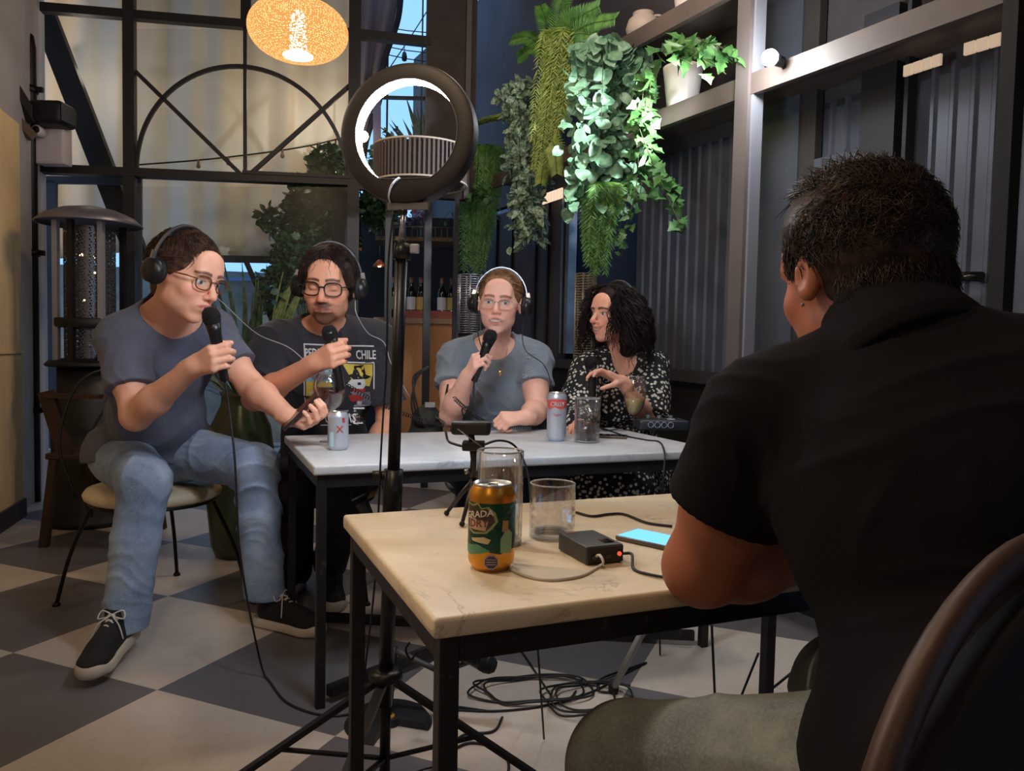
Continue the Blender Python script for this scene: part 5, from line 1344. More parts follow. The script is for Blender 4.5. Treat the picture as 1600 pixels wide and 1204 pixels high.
# lace inserts
for q, x0 in ((-1, -.100), (1, .115)):
    b = bmesh.new(); random.seed(11)
    for i in range(70):
        t = random.random(); x = x0+q*0+(-.045*q*(1-t) if q < 0 else .0)+random.uniform(-.02, .02)+(.045*(1-t) if q > 0 else 0)*0; z = .12-.17*t+random.uniform(-.01, .01)
        p = on_shirt(x+(.02*(1-t)), z, .003); lathe(b, p, [(.0012, 0), (.0034, .0003), (.0012, .0005)], 6, fdir2)
    link('lace_insert', b, mat('lace_pale', C(168, 176, 186), .8), bl3)
# necklace
b = bmesh.new(); pn_ = [on_shirt(x, .085-.0 - .0, .004) for x in (0,)]
hx_ = on_shirt(.012, .030, .006)
tube(b, spline([J3['neck']+V(-.055, -.02, .03), J3['neck']+V(-.045, -.085, -.02), hx_+V(-.015, -.004, .05), hx_+V(0, -.002, .012), hx_+V(.015, -.004, .05), J3['neck']+V(.055, -.08, -.02), J3['neck']+V(.06, -.02, .03)], 6), .0009, 4)
nl_ = link('necklace', b, mat('gold_chain', C(190, 150, 90), .3, .8), m3)
b = bmesh.new(); lathe(b, hx_, [(0, -.003), (.008, -.001), (.010, .001), (0, .003)], 14, (0, 1, 0)); lathe(b, hx_+V(.006, 0, .004), [(0, -.003), (.006, 0), (0, .003)], 10, (0, 1, 0)); bar(b, hx_+V(0, 0, -.004), hx_+V(0, 0, -.016), .006, .004)
link('heart_pendant', b, mat('gold_heart', C(226, 200, 140), .25, .7), nl_)
trousers(m3, 'trousers', J3, mat('navy_trousers', C(34, 40, 62), .9, var=.2))
for q in 'LR':
    a = J3['a'+q]; shoe(m3, V(a.x, a.y+.04, .003), V(.0, -1, 0), V(0, 0, 1), .9, lace=False, h=.006)
M_HAIR3 = hair_mat('light_brown_hair', C(96, 66, 46), C(150, 108, 78))
F, w_ = hair_cap(m3, hc3, B3, S3, M_HAIR3, face=(.096, .085, .089), fz=-.028, fy=.108)
F.mesh('hair', M_HAIR3, m3); hr = m3.children[-1]
b = bmesh.new(); comb_strands(b, hc3, B3, S3, (.0855, .105, .094), (0, -.020, .036), rand_dirs(1200, lambda v: v.z > .15 and v.y < .72 or v.y < .1 and v.z > -.3), lambda p: (p.x*4, -1.0, -.25), .06, 5, .0012, .02, .12)
link('hair_strands', b, M_HAIR3, hr)
glasses(m3, hc3, B3, S3, mat('clear_pink_frame', C(196, 160, 150), .25), w=.054, h=.040, thick=.0018, z=-.006)
headphones('black headphones on the woman in the grey blouse', hc3, B3, S3, rx=.092, top=.138)
_, tail3 = microphone('black microphone in the hand of the woman in the grey blouse', mt3, md3, L=.155)

# ================================================================== WOMAN WITH CURLY HAIR
J4 = dict(pelvis=at(985, 742, 3.52), hipL=at(1025, 742, 3.46), hipR=at(950, 742, 3.50), kL=at(985, 760, 3.05), kR=at(925, 755, 3.08), aL=at(985, 870, 3.15), aR=at(930, 868, 3.15),
          neck=at(966, 556, 3.40), shR=at(918, 580, 3.34), shL=at(1018, 574, 3.40), eR=at(900, 652, 3.22), wR=at(905, 664, 3.02), eL=at(1014, 655, 3.24), wL=at(972, 596, 3.06), fwd=V(-.3, -1, 0))
hc4 = at(958, 492, 3.30); B4 = basis((-.80, -.60, .02), (.04, 0, 1)); S4 = 1.0
mt4 = at(923, 566, 3.02); md4 = (at(927, 640, 3.02)-mt4).normalized()
def hands4(F):
    fd = (at(932, 578, 3.02)-J4['wL']).normalized(); fingers(F, J4['wL'], fd, V(-.3, -.2, -1), V(-.2, -.9, .2), .95, [(.05, .7, .5), (.2, .6, .4), (.3, .6, .4), (.45, .6, .4)], .10, [(.75, .35, .65), (.85, .1, .6), (.8, 0, .6)], r0=.0085)
    fd = V(-.2, -.95, -.05).normalized(); fingers(F, J4['wR'], fd, V(0, 0, -1), V(.9, -.2, 0), .9)
cf4 = head_color(hc4, B4, S4, C(238, 176, 150), C(192, 92, 88), brow=C(40, 28, 24), browz=.020, smile=1, teeth=True, mo=.005, iris=(.03, .02, .015), look=(.003, 0))
m4, lo, hi = limb_person('smiling woman with long dark curly hair in black and white speckled dress', J4, hc4, B4, S4, None, cf4, dict(bust=.015, chestw=.14, waist=.11), dict(pts=[mt4, J4['wR']-V(.05, .2, .05)], hands=hands4), sc=.92, armsc=.88, legsc=.88, neckr=.048, headkw=dict(fem=True, mouth_open=.005, smile=1, jaw=.9, nose=1.06))
M_DR = bpy.data.materials.new('speckled_dress'); t = NT(M_DR); vo = t.n('ShaderNodeTexVoronoi'); vo.inputs['Scale'].default_value = 58; t.l(t.pos(), vo.inputs['Vector'])
nz_ = t.noise(120, 2); ad = t.n('ShaderNodeMath', operation='MULTIPLY_ADD'); t.l(nz_, ad.inputs[0]); ad.inputs[1].default_value = .25; t.l(vo.outputs['Distance'], ad.inputs[2])
t.col(t.ramp(ad.outputs[0], [(.47, C(208, 204, 192)), (.52, C(20, 20, 26))])); t.b.inputs['Roughness'].default_value = .85
F, lat, fw, u2 = shirt_field(J4, lo, hi, dict(bust=.02, chestw=.15, waist=.12), .96, slf=.99, slr=.070, slr2=.088, seed=7, neck=((.060, .01), (.060, .075, .10)), inf=.014)
F.ell(J4['shL'].lerp(J4['eL'], .55), basis(J4['eL']-J4['shL'], (1, 0, 0)), (.085, .14, .085), .03); F.ell(J4['shR'].lerp(J4['eR'], .55), basis(J4['eR']-J4['shR'], (1, 0, 0)), (.08, .12, .08), .03)
F.seg(J4['eR'], J4['wR'].lerp(J4['eR'], .3), .075, .06, .03)
d4 = F.mesh('dress', M_DR, m4)
F = Field(*bounds([J4[k] for k in ('pelvis', 'hipL', 'hipR', 'kL', 'kR')], .2), .006)
F.seg(J4['hipR'], J4['hipL'], .12, .12, .03); F.seg(J4['hipL'], J4['kL'], .12, .10, .05); F.seg(J4['hipR'], J4['kR'], .12, .10, .05); F.seg(J4['kL'], J4['kL']-V(0, 0, .25), .10, .09, .05); F.seg(J4['kR'], J4['kR']-V(0, 0, .25), .10, .09, .05)
F.disp(wrinkle(.006, 12, (1, .2, .1), 3)); F.mesh('skirt', M_DR, m4)
for q in 'LR':
    a = J4['a'+q]; shoe(m4, V(a.x, a.y+.04, .003), V(-.3, -.95, 0), V(0, 0, 1), .85, lace=False, h=.006)
M_HAIR4 = hair_mat('near_black_curls', C(18, 13, 15), C(50, 34, 34), .6)
F, w_ = hair_cap(m4, hc4, B4, S4, M_HAIR4, face=(.098, .085, .102), fz=-.030, fy=.108, thick=.008, low=False)
R_, Fw_, U_ = B4
F.seg(w_(.0, -.05, 0), w_(.0, -.09, -.12), .09, .06, .04); F.seg(w_(-.07, -.02, -.02), w_(-.08, -.02, -.10), .042, .03, .03); F.seg(w_(.07, -.02, 0), w_(.08, -.02, -.10), .042, .03, .03)
F.ell(w_(0, .115, -.05), B4, (.075, .09, .10), .01, 'cut'); F.disp(wrinkle(.006, 45, (.2, .3, 1), 2)); F.mesh('hair', M_HAIR4, m4); hr = m4.children[-1]
b = bmesh.new()
for i in range(1900):
    v = rdir(); 
    if v.y > .78 or v.z < -.1 or (v.y > .5 and v.z < .5): continue
    p = V(v.x*.092, v.y*.112-.02, v.z*.10+.036); pts = []; ph = random.uniform(0, 6); L_ = random.uniform(.16, .32); out = V(p.x, p.y, 0).normalized()
    for k in range(14):
        tt = k/13; q_ = p+V(out.x*(.02+.05*min(1, tt*2))*1.0, out.y*(.01+.05*tt), .02*math.sin(tt*2)-L_*max(0, tt-.06)); cr = .015*min(1, tt*3)
        q_ = q_+V(math.cos(ph+tt*14)*cr, math.sin(ph+tt*14)*cr, 0)
        if q_.y > .045 and abs(q_.x) < .085: q_.x = math.copysign(.085+random.uniform(0, .01), p.x if abs(p.x) > .001 else 1)
        pts.append(w_(q_.x, q_.y, q_.z))
    strand(b, pts, random.uniform(.0016, .0030))
link('hair_strands', b, M_HAIR4, hr)
headphones('black headphones with silver band on the curly haired woman', hc4, B4, S4, rx=.104, top=.150)
_, tail4 = microphone('black microphone pinched in the fingers of the curly haired woman', mt4, md4, L=.15)

# ================================================================== MAN IN THE FOREGROUND, BACK TO THE CAMERA
J5 = dict(pelvis=at(1535, 1270, .68), hipL=at(1420, 1240, .76), hipR=at(1610, 1230, .60), kL=at(985, 1200, .98), kR=at(1330, 1080, 1.10), neck=at(1408, 545, .88), shL=at(1196, 662, .94), shR=at(1680, 640, .76),
          eL=at(1098, 885, 1.0), wL=at(1290, 862, 1.13), eR=at(1500, 900, .92), wR=at(1300, 850, 1.16), fwd=V(-.5, .86, 0))
J5['aL'] = V(J5['kL'].x+.03, J5['kL'].y+.0, .10); J5['aR'] = V(J5['kR'].x+.03, J5['kR'].y+.10, .10)
hc5 = at(1340, 432, .96); B5 = basis((-.29, .95, -.16), (-.03, 0, 1)); S5 = .99
def hands5(F):
    fd = V(.55, .80, -.02).normalized(); fingers(F, J5['wL'], fd, V(0, 0, -1), V(-.8, .5, .1), 1.0, [(.3, .5, .4)]*4)
    fd = V(-.96, .2, -.10).normalized(); fingers(F, at(1250, 850, 1.16), fd, V(0, .3, -1), V(.1, .9, .2), 1.0, [(.5, .8, .5)]*4)
    F.seg(J5['wR'], at(1250, 850, 1.16), .03, .028, .02)
SK5 = C(150, 92, 66)
cf5 = head_color(hc5, B5, S5, SK5, C(120, 66, 58), brow=C(24, 18, 16))
m5, lo, hi = limb_person('dark haired man in black polo shirt and jeans seated with his back turned', J5, hc5, B5, S5, None, cf5, {}, dict(pts=[J5['wL']+V(.1, .2, 0), at(1150, 850, 1.2)], hands=hands5), sc=.92, armsc=1.2, neckr=.058, h=.0036, headkw=dict(jaw=1.0))
M_TEE5 = mat('black_polo_cotton', C(19, 16, 19), .95, var=.15, vscale=6, bump=.12, bscale=500, spec=.12)
F, lat, fw, u2 = shirt_field(J5, lo-.05, hi+.03, dict(chestw=.150, waist=.100), .97, slf=.58, slr=.080, slr2=.080, seed=9, wr=.006, hip=.112, neck=((.03, .06), (.07, .07, .055)), hem=-.22)
po = F.mesh('polo_shirt', M_TEE5, m5)
F = Field(*bounds([J5['neck'], hc5], .2), .0035); nd = (hc5-J5['neck']).normalized()
nb = J5['neck']+V(0, 0, .0)
F.seg(nb-nd*.01, nb+nd*.045, .092, .076, .01); F.seg(nb+nd*.0, nb+nd*.12, .072, .070, .004, mode='cut'); F.halfspace(nb+nd*.052, nd+V(0, .25, 0), *bounds([nb], .2)); F.halfspace(nb-nd*.03, -nd, *bounds([nb], .2)); F.disp(wrinkle(.002, 30, (.2, .2, 1), 3))
F.mesh('collar', M_TEE5, po)
M_DEN5 = denim('dark_worn_denim', C(66, 70, 70), C(98, 102, 98), C(140, 142, 134))
J5b = dict(J5); trousers(m5, 'jeans', J5b, M_DEN5, r=(.104, .082, .072), seed=8, amp=.005)
b = bmesh.new(); tube(b, spline([J5['hipL'].lerp(J5['kL'], t)+V(-.004+.02*t, -.100+.02*t, -.015) for t in np.linspace(.1, 1, 8)], 3), .0016, 5); link('seam', b, mat('seam_dark', C(60, 62, 50), .9), m5.children[-1])
for q in 'LR':
    a = J5['a'+q]; shoe(m5, V(a.x, a.y-.04, .003), V(-.4, .9, 0), V(0, 0, 1), 1.0, lace=False, h=.006)
M_HAIR5 = hair_mat('dark_brown_hair', C(20, 14, 13), C(62, 42, 32), .5)
R_, Fw_, U_ = B5; w_ = lambda x, y, z: hc5+(R_*x+Fw_*y+U_*z)*S5
F = Field(*bounds([hc5], .2), .003)
F.ell(w_(0, -.018, .038), B5, (.083*S5, .102*S5, .094*S5), .01); F.ell(w_(0, .010, .072), B5, (.070*S5, .080*S5, .056*S5), .03)
F.seg(w_(0, -.045, .0), w_(0, -.048, -.062), .066, .050, .03)
F.ell(w_(0, .108, -.035), B5, (.11*S5, .088*S5, .115*S5), .01, 'cut')
for q in (-1, 1): F.ell(w_(q*.09, .008, -.045), B5, (.030*S5, .042*S5, .062*S5), .01, 'cut')
F.mesh('hair', M_HAIR5, m5); hr = m5.children[-1]
b = bmesh.new()
comb_strands(b, hc5, B5, S5, (.067, .072, .080), (0, -.046, -.028), rand_dirs(3500, lambda v: v.y < .1 and v.z > -.8), lambda p: (p.x*2, -.2, -.8), .022, 4, .0007, .10, .5)
comb_strands(b, hc5, B5, S5, (.0835, .1025, .0945), (0, -.018, .038), rand_dirs(11000, lambda v: v.y < .85 and not (v.z < -.45 and v.y > -.1) and not (abs(v.x) > .6 and v.z < -.25 and abs(v.y) < .45)), lambda p: (p.x*3, .5 if p.z > .03 else -.2, -.25 if p.z < .05 else .0), .024, 4, .0007, .07, .6)
comb_strands(b, hc5, B5, S5, (.082, .09, .088), (0, .0, .052), rand_dirs(900, lambda v: v.z > .55), lambda p: (.5, .9, .2), .034, 5, .0008, .18, .7)
link('hair_strands', b, M_HAIR5, hr)
b = bmesh.new(); e = w_(-.084, .002, -.036); lathe(b, e, [(0, -.003), (.003, 0), (0, .003)], 8); link('earring', b, M_STEEL, m5)
# ================================================================== RING LIGHT ON STAND
RC = at(637, 209, 1.66)
rt = thing('ring_light', 'large dark ring light with bright white inner edge above the table', 'ring light', RC)
rf = V(.19, 1, -.05).normalized(); rx_, rf_, ru_ = basis(rf)
def ring_poly(r, chord=None, n=72):
    out = []
    for i in range(n):
        a = 2*PI*i/n; x, z = r*math.cos(a), r*math.sin(a)
        if chord is not None and z < chord: z = chord; 
        out.append((x, z))
    return out
def rp(x, z, y): return RC+rx_*x+ru_*z+rf_*y
RO, RI = .149, .112
outer = ring_poly(RO); inner = ring_poly(RI, -.098)
def ring_mesh(o_, i_, y0, y1, rnd=.0):
    b = bmesh.new(); n = len(o_)
    A = [b.verts.new(rp(*p, y0)) for p in o_]; B_ = [b.verts.new(rp(*p, y1)) for p in o_]; C_ = [b.verts.new(rp(*p, y1)) for p in i_]; D = [b.verts.new(rp(*p, y0)) for p in i_]
    for i in range(n):
        j = (i+1) % n
        for (P, Q) in ((A, B_), (B_, C_), (C_, D), (D, A)): 
            f = b.faces.new((P[i], P[j], Q[j], Q[i]))
    return b
o_back = [(x*.965, z*.965) for x, z in outer]
b = bmesh.new(); n = 72
rings = [[b.verts.new(rp(x*k, z*k, y)) for x, z in outer] for k, y in ((.93, -.014), (.985, -.010), (1.0, -.002), (1.0, .024))] 
rin = [[b.verts.new(rp(x, z, y)) for x, z in inner] for y in ()]+[[b.verts.new(rp(x*1.0, z*1.0, -.012)) for x, z in inner]]
allr = rings+rin
for k in [len(allr)-1]+list(range(3)):
    P, Q = allr[k], allr[(k+1) % len(allr)]
    for i in range(n):
        f = b.faces.new((P[i], P[(i+1) % n], Q[(i+1) % n], Q[i])); f.smooth = True
link('housing', b, mat('ring_housing', C(40, 34, 36), .5, var=.2, vscale=30), rt, 'auto')
b = ring_mesh([(x*.95, z*.95) for x, z in outer], inner, -.0105, .0235); link('diffuser', b, mat('ring_diffuser', C(240, 245, 255), .5, emit=(.80, .90, 1, 1), estr=62), rt)
b = ring_mesh([(x*1.004, z*1.004) for x, z in inner], inner, -.0144, -.0120); link('rim_edge', b, mat('rim_pale', C(190, 186, 186), .4), rt)
b = bmesh.new(); tube(b, spline([rp(-.010, -.097, -.016), rp(-.024, -.112, -.020), rp(-.032, -.135, -.018), rp(-.03, -.150, -.012)], 5), .0022, 6); link('power_lead', b, mat('pale_lead', C(160, 160, 168), .5), rt)
b = bmesh.new(); bar(b, rp(-.04, -.154, .002), rp(.05, -.154, .002), .010, .014); link('mount_bar', b, M_STEEL, rt)
# stand
hub = at(603, 1055, 1.66); topp = at(630, 330, 1.66)
axd = (topp-hub).normalized()
hub = V(hub.x, hub.y, hub.z); topp = V(topp.x, topp.y, topp.z)
st = thing('light_stand', 'tall black tripod stand carrying the ring light', 'stand', (hub.x, hub.y, 0))
def zat(py): return at(615, py, 1.66).z
def onp(z): t = (z-hub.z)/(topp.z-hub.z); return hub.lerp(topp, t)
b = bmesh.new(); tube(b, [onp(.20), onp(zat(735))], .0165, 14); link('lower_tube', b, M_GBLACK, st)
b = bmesh.new(); tube(b, [onp(zat(735)), onp(zat(392))], .0135, 14); link('middle_tube', b, M_GBLACK, st)
b = bmesh.new(); tube(b, [onp(zat(800)), onp(zat(733))], .021, 16); tube(b, [onp(zat(740))+V(-.045, 0, -.004), onp(zat(742))], .010, 10); link('lower_clamp', b, M_GBLACK, st)
b = bmesh.new(); tube(b, [onp(zat(405)), onp(zat(380))], [.020, .016], 16); link('upper_clamp', b, M_GBLACK, st)
b = bmesh.new(); box(b, onp(zat(388))+V(.028, -.004, 0), (.02, .012, .02), None, .003); link('clamp_lever', b, mat('pale_lever', C(186, 190, 204), .3, .3), st)
b = bmesh.new(); tube(b, [onp(zat(380)), onp(zat(360)), onp(zat(352)), onp(zat(330))], [.009, .007, .006, .006], 10); link('top_rod', b, M_STEEL, st)
b = bmesh.new(); p = onp(zat(330)); bmesh.ops.create_icosphere(b, subdivisions=2, radius=.010, matrix=Matrix.Translation(p)); bar(b, p, p+V(0, 0, .022), .012, .012); link('ball_head', b, M_GBLACK, st)
b = bmesh.new(); lathe(b, hub-V(0, 0, .012), [(0, 0), (.028, 0), (.038, .008), (.036, .022), (.022, .028), (0, .028)], 18); link('hub_collar', b, M_GBLACK, st)
for (ex, ey) in ((448, 1215), (800, 1222), (556, 1240)):
    e = None
    dirp = at(ex, ey, 1.66)-hub
    tgt = {448: V(hub.x-.40, hub.y-.10, .01), 800: V(hub.x+.37, hub.y+.03, .01), 556: V(hub.x-.10, hub.y-.42, .01)}[ex]
    a = hub+(tgt-hub).normalized()*.02
    b = bmesh.new(); bar(b, a, tgt, .020, .012); lg = link('leg', b, M_GBLACK, st)
    b = bmesh.new(); tube(b, [tgt-(tgt-hub).normalized()*.02+V(0, 0, .004), tgt+V(0, 0, .002)], .011, 8); link('rubber_foot', b, M_FOAM, lg)
    mid = hub.lerp(tgt, .55); b = bmesh.new(); bar(b, V(hub.x, hub.y, .08), mid, .012, .006); link('strut', b, M_GBLACK, st)
b = bmesh.new(); tube(b, [V(hub.x, hub.y, .05), V(hub.x, hub.y, .22)], .012, 12); link('centre_tube', b, M_GBLACK, st)
# lamp cable along pole
cable('power_cable', 'thin black cable running down beside the ring light stand', [onp(zat(330))+V(-.02, -.01, 0), onp(zat(420))+V(-.026, -.012, 0), onp(zat(560))+V(-.022, -.014, 0), onp(zat(700))+V(-.026, -.016, 0), onp(zat(900))+V(-.03, -.01, 0), V(hub.x-.05, hub.y, .05), V(hub.x+.1, hub.y+.1, .006)], .0022)

# ================================================================== DRINKS
def glass_mat(name, tint=(1, 1, 1, 1), rough=.02):
    m = bpy.data.materials.new(name); t = NT(m); t.col(tint); t.b.inputs['Transmission Weight'].default_value = 1; t.b.inputs['Roughness'].default_value = rough; t.b.inputs['IOR'].default_value = 1.40; return m
M_GLASS = M_TG; M_BRN = mat('dark_amber_drink', C(62, 26, 14), .12); M_COLA = mat('cola', C(66, 34, 24), .12); M_WINE = mat('pale_wine', C(186, 160, 104), .12)
def rim(par, base, r, z, w=.0016):
    b = bmesh.new(); tube(b, [Vector(base)+V(r*math.cos(a), r*math.sin(a), z) for a in np.linspace(0, 2*PI, 40, endpoint=False)], w, 6, closed=True); return link('rim_highlight', b, M_RIM_HL, par)
M_RIM_HL = mat('rim_highlight', C(210, 214, 216), .1, trans=.6)  # pale ring colour standing in for the highlight on glass edges
def can(name, label, base, r, h, paint, group=None):
    t = thing(name, label, 'can', base, group)
    b = bmesh.new(); lathe(b, base, [(0, .004), (r*.72, .002), (r*.76, 0), (r*.80, .001), (r*.97, .010), (r, .016), (r, h-.018), (r*.97, h-.012), (r*.83, h-.003)], 40); link('can_body', b, paint, t)
    b = bmesh.new(); lathe(b, Vector(base)+V(0, 0, h), [(r*.83, -.003), (r*.835, 0), (r*.80, .0005), (r*.78, -.005), (0, -.005)], 36)
    rim = link('can_lid', b, mat('aluminium', C(200, 198, 194), .28, .9), t)
    b = bmesh.new(); tube(b, [Vector(base)+V(.008*math.cos(a), .012*math.sin(a), h-.0035) for a in np.linspace(0, 2*PI, 12, endpoint=False)], .0014, 5, closed=True); link('pull_tab', b, mat('aluminium', None), rim)
    return t
M_ALU = mat('silver_can', C(196, 200, 212), .32, .55)
def lab(par, base, r, h0, h1, a0, a1, m, name='can_label', off=.0004, n=14):
    b = bmesh.new()
    for i in range(n):
        q = []
        for a, hh in ((a0+(a1-a0)*i/n, h0), (a0+(a1-a0)*(i+1)/n, h0), (a0+(a1-a0)*(i+1)/n, h1), (a0+(a1-a0)*i/n, h1)): q.append(b.verts.new(Vector(base)+V((r+off)*math.cos(a), (r+off)*math.sin(a), hh)))
        b.faces.new(q)
    return link(name, b, m, par)
def lab_shape(par, base, r, pts, m, name='can_label', off=.0008, ang0=-PI/2):
    """pts in metres on the can's developed surface (s, h), wrapped around it"""
    b = bmesh.new(); vs = [b.verts.new((p[0], p[1], 0)) for p in pts]; b.faces.new(vs); bmesh.ops.triangulate(b, faces=b.faces)
    for _ in range(3): bmesh.ops.subdivide_edges(b, edges=[e for e in b.edges if abs(e.verts[0].co.x-e.verts[1].co.x) > .005], cuts=1); bmesh.ops.triangulate(b, faces=b.faces)
    for v in b.verts: a = ang0+v.co.x/r; hh = v.co.y; v.co = Vector(base)+V((r+off)*math.cos(a), (r+off)*math.sin(a), hh)
    return link(name, b, m, par)
def lab_text(par, base, r, txt, s0, h0, size, m, ang0=-PI/2, off=.0009, sx=1, bold=0, shear=0, slant=0):
    cu = bpy.data.curves.new('txt', 'FONT'); cu.body = txt; cu.size = size; cu.resolution_u = 2; cu.offset = bold; cu.shear = shear; cu.align_x = 'CENTER'
    o = bpy.data.objects.new('txt', cu); COL.objects.link(o); bpy.context.view_layer.update(); me = bpy.data.meshes.new_from_object(o); bpy.data.objects.remove(o)
    b = bmesh.new(); b.from_mesh(me)
    for v in b.verts: x = v.co.x*sx+s0; a = ang0+x/r; hh = v.co.y+h0+(v.co.x*slant); v.co = Vector(base)+V((r+off)*math.cos(a), (r+off)*math.sin(a), hh)
    return link('can_lettering', b, m, par)
base = hit(528, 702, TH); base.z = TH+.0005
c1 = can('drink_can', 'silver drink can standing beside the snifter of brown drink', base, .0315, .118, M_ALU, 'silver drink cans on the white table')
lab_shape(c1, base, .0315, [(-.022, .012), (-.006, .012), (-.006, .055), (-.022, .055)], mat('label_pale_cyan', C(176, 206, 212), .6)); lab_text(c1, base, .0315, 'X', .012, .055, .03, M_REDP, bold=.0005)
lab_shape(c1, base, .0315, [(.020, .085), (.028, .085), (.028, .10), (.018, .10)], M_REDP)
base = hit(869, 688, TH); base.z = TH+.0005
c2 = can('drink_can', 'silver drink can with a red band beside the glass of cola', base, .0345, .160*1.06, M_ALU, 'silver drink cans on the white table')
c2h = .160*1.06
red = mat('red_print_can', C(196, 78, 66), .5)
lab_shape(c2, base, .0345, [(-.040, c2h-.052), (-.03, c2h-.058), (-.01, c2h-.050), (.012, c2h-.058), (.04, c2h-.050), (.046, c2h-.028), (.02, c2h-.022), (-.02, c2h-.022), (-.046, c2h-.028)], red); lab_text(c2, base, .0345, 'CRIST', 0, c2h-.046, .020, M_ALU, off=.0013, bold=.0006)
lab_text(c2, base, .0345, 'lager', 0, c2h-.080, .014, M_REDP)
def pot(base): return Vector(base)
# snifter
base = hit(514, 690, TH); base.z = TH+.0005
sn = thing('snifter_glass', 'stemmed snifter glass of dark brown drink behind a silver can', 'glass', base); s = 1.0
bz = TH+at(515, 618, base.y).z-TH
hb = at(515, 640, base.y).z-TH; ht = at(515, 583, base.y).z-TH
b = bmesh.new(); prof = [(0, .003), (.030, .002), (.031, 0)][::-1]
R0 = .052
outp = [(.031, .0), (.031, .002), (.006, .006), (.0045, .02), (.005, hb-.004)]+[(R0*math.sin(t), hb+.047-.050*math.cos(t)) for t in np.linspace(.15, 2.35, 14)]
_s = (ht-hb)/(outp[-1][1]-hb); outp = outp[:5]+[(r_, hb+(z_-hb)*_s) for r_, z_ in outp[5:]]; ztop = outp[-1][1]; inp = [(r_-.0016 if r_ > .004 else 0, z_ if k else z_+.002) for k, (r_, z_) in enumerate(outp[5:])][::-1]
b = bmesh.new(); lathe(b, base, [(0, .0)]+outp+inp+[(0, hb+.002)], 40); link('bowl', b, M_GLASS, sn); rim(sn, base, outp[-1][0]-.0006, ztop, .0011)
b = bmesh.new(); dr_ = [(R0-.0018)*math.sin(t) for t in np.linspace(.15, 1.62, 9)]; dz_ = [hb+(.047-.0482*math.cos(t))*_s for t in np.linspace(.15, 1.62, 9)]
lathe(b, base, [(0, hb+.0012)]+list(zip(dr_, dz_))+[(0, dz_[-1])], 36); link('drink', b, M_BRN, sn)
# ribbed tumbler with cola
def ribbed(b, base, r, h, wall, seg=48, amp=.0012, ribs=16, bottom=.008, taper=0):
    rings = []
    def rr(k, r_, h_): a = 2*PI*k/seg; q = r_+amp*(math.cos(a*ribs)); return Vector(base)+V(q*math.cos(a), q*math.sin(a), h_)
    prof = [(r-taper, 0), (r, h)]
    outer = [[b.verts.new(rr(k, r-taper*(1-t), h*t)) for k in range(seg)] for t in (0, .03, .25, .5, .75, .97, 1)]
    inner = [[b.verts.new(Vector(base)+V((r-wall-taper*(1-t))*math.cos(2*PI*k/seg), (r-wall-taper*(1-t))*math.sin(2*PI*k/seg), bottom+(h-bottom)*t)) for k in range(seg)] for t in (1, .5, 0)]
    R_ = outer+inner
    for i in range(len(R_)-1):
        for k in range(seg): f = b.faces.new((R_[i][k], R_[i][(k+1) % seg], R_[i+1][(k+1) % seg], R_[i+1][k])); f.smooth = True
    b.faces.new(R_[0][::-1]); b.faces.new(R_[-1])
base = hit(917, 690, TH); base.z = TH+.0005
hh = at(917, 622, base.y).z-TH
tb = thing('tall_tumbler', 'ribbed tall glass of cola on the white table before the curly haired woman', 'glass', base)
b = bmesh.new(); ribbed(b, base, .044, hh, .003, ribs=14); link('glass_wall', b, M_GLASS, tb); rim(tb, base, .0425, hh); rim(tb, base, .040, .004, .003)
b = bmesh.new(); lathe(b, base, [(0, .0085), (.0408, .0085), (.0408, hh*.47), (0, hh*.47)], 32); link('drink', b, M_COLA, tb)
# wine glass
base = hit(988, 668, TH+.0); base = hit(990, 672, TH); base.z = TH+.0005
wg = thing('wine_glass', 'stemmed glass of pale white wine next to the mixer', 'glass', base)
hb = at(985, 648, base.y).z-TH+.0; ht = at(985, 588, base.y).z-TH
outp = [(.034, 0), (.034, .002), (.006, .006), (.004, .02), (.004, hb-.003)]+[(max(.006, .046*math.sin(t)), hb+.055-.058*math.cos(t)) for t in np.linspace(.12, 2.2, 12)]
sc_ = (ht-hb)/(outp[-1][1]-hb); outp = outp[:5]+[(r_, hb+(z_-hb)*sc_) for r_, z_ in outp[5:]]
inp = [(max(0, r_-.0015), z_+.001) for r_, z_ in outp[5:]][::-1]
b = bmesh.new(); lathe(b, base, [(0, 0)]+outp+inp+[(0, inp[-1][1])], 36); link('bowl', b, M_GLASS, wg); rim(wg, base, outp[-1][0]-.0006, outp[-1][1], .0009)
b = bmesh.new(); wi = [(max(.0, r_-.0018), z_+.0015) for r_, z_ in outp[5:] if z_ < hb+(ht-hb)*.52]; lathe(b, base, [(0, wi[0][1])]+wi+[(0, wi[-1][1])], 30); link('drink', b, M_WINE, wg)
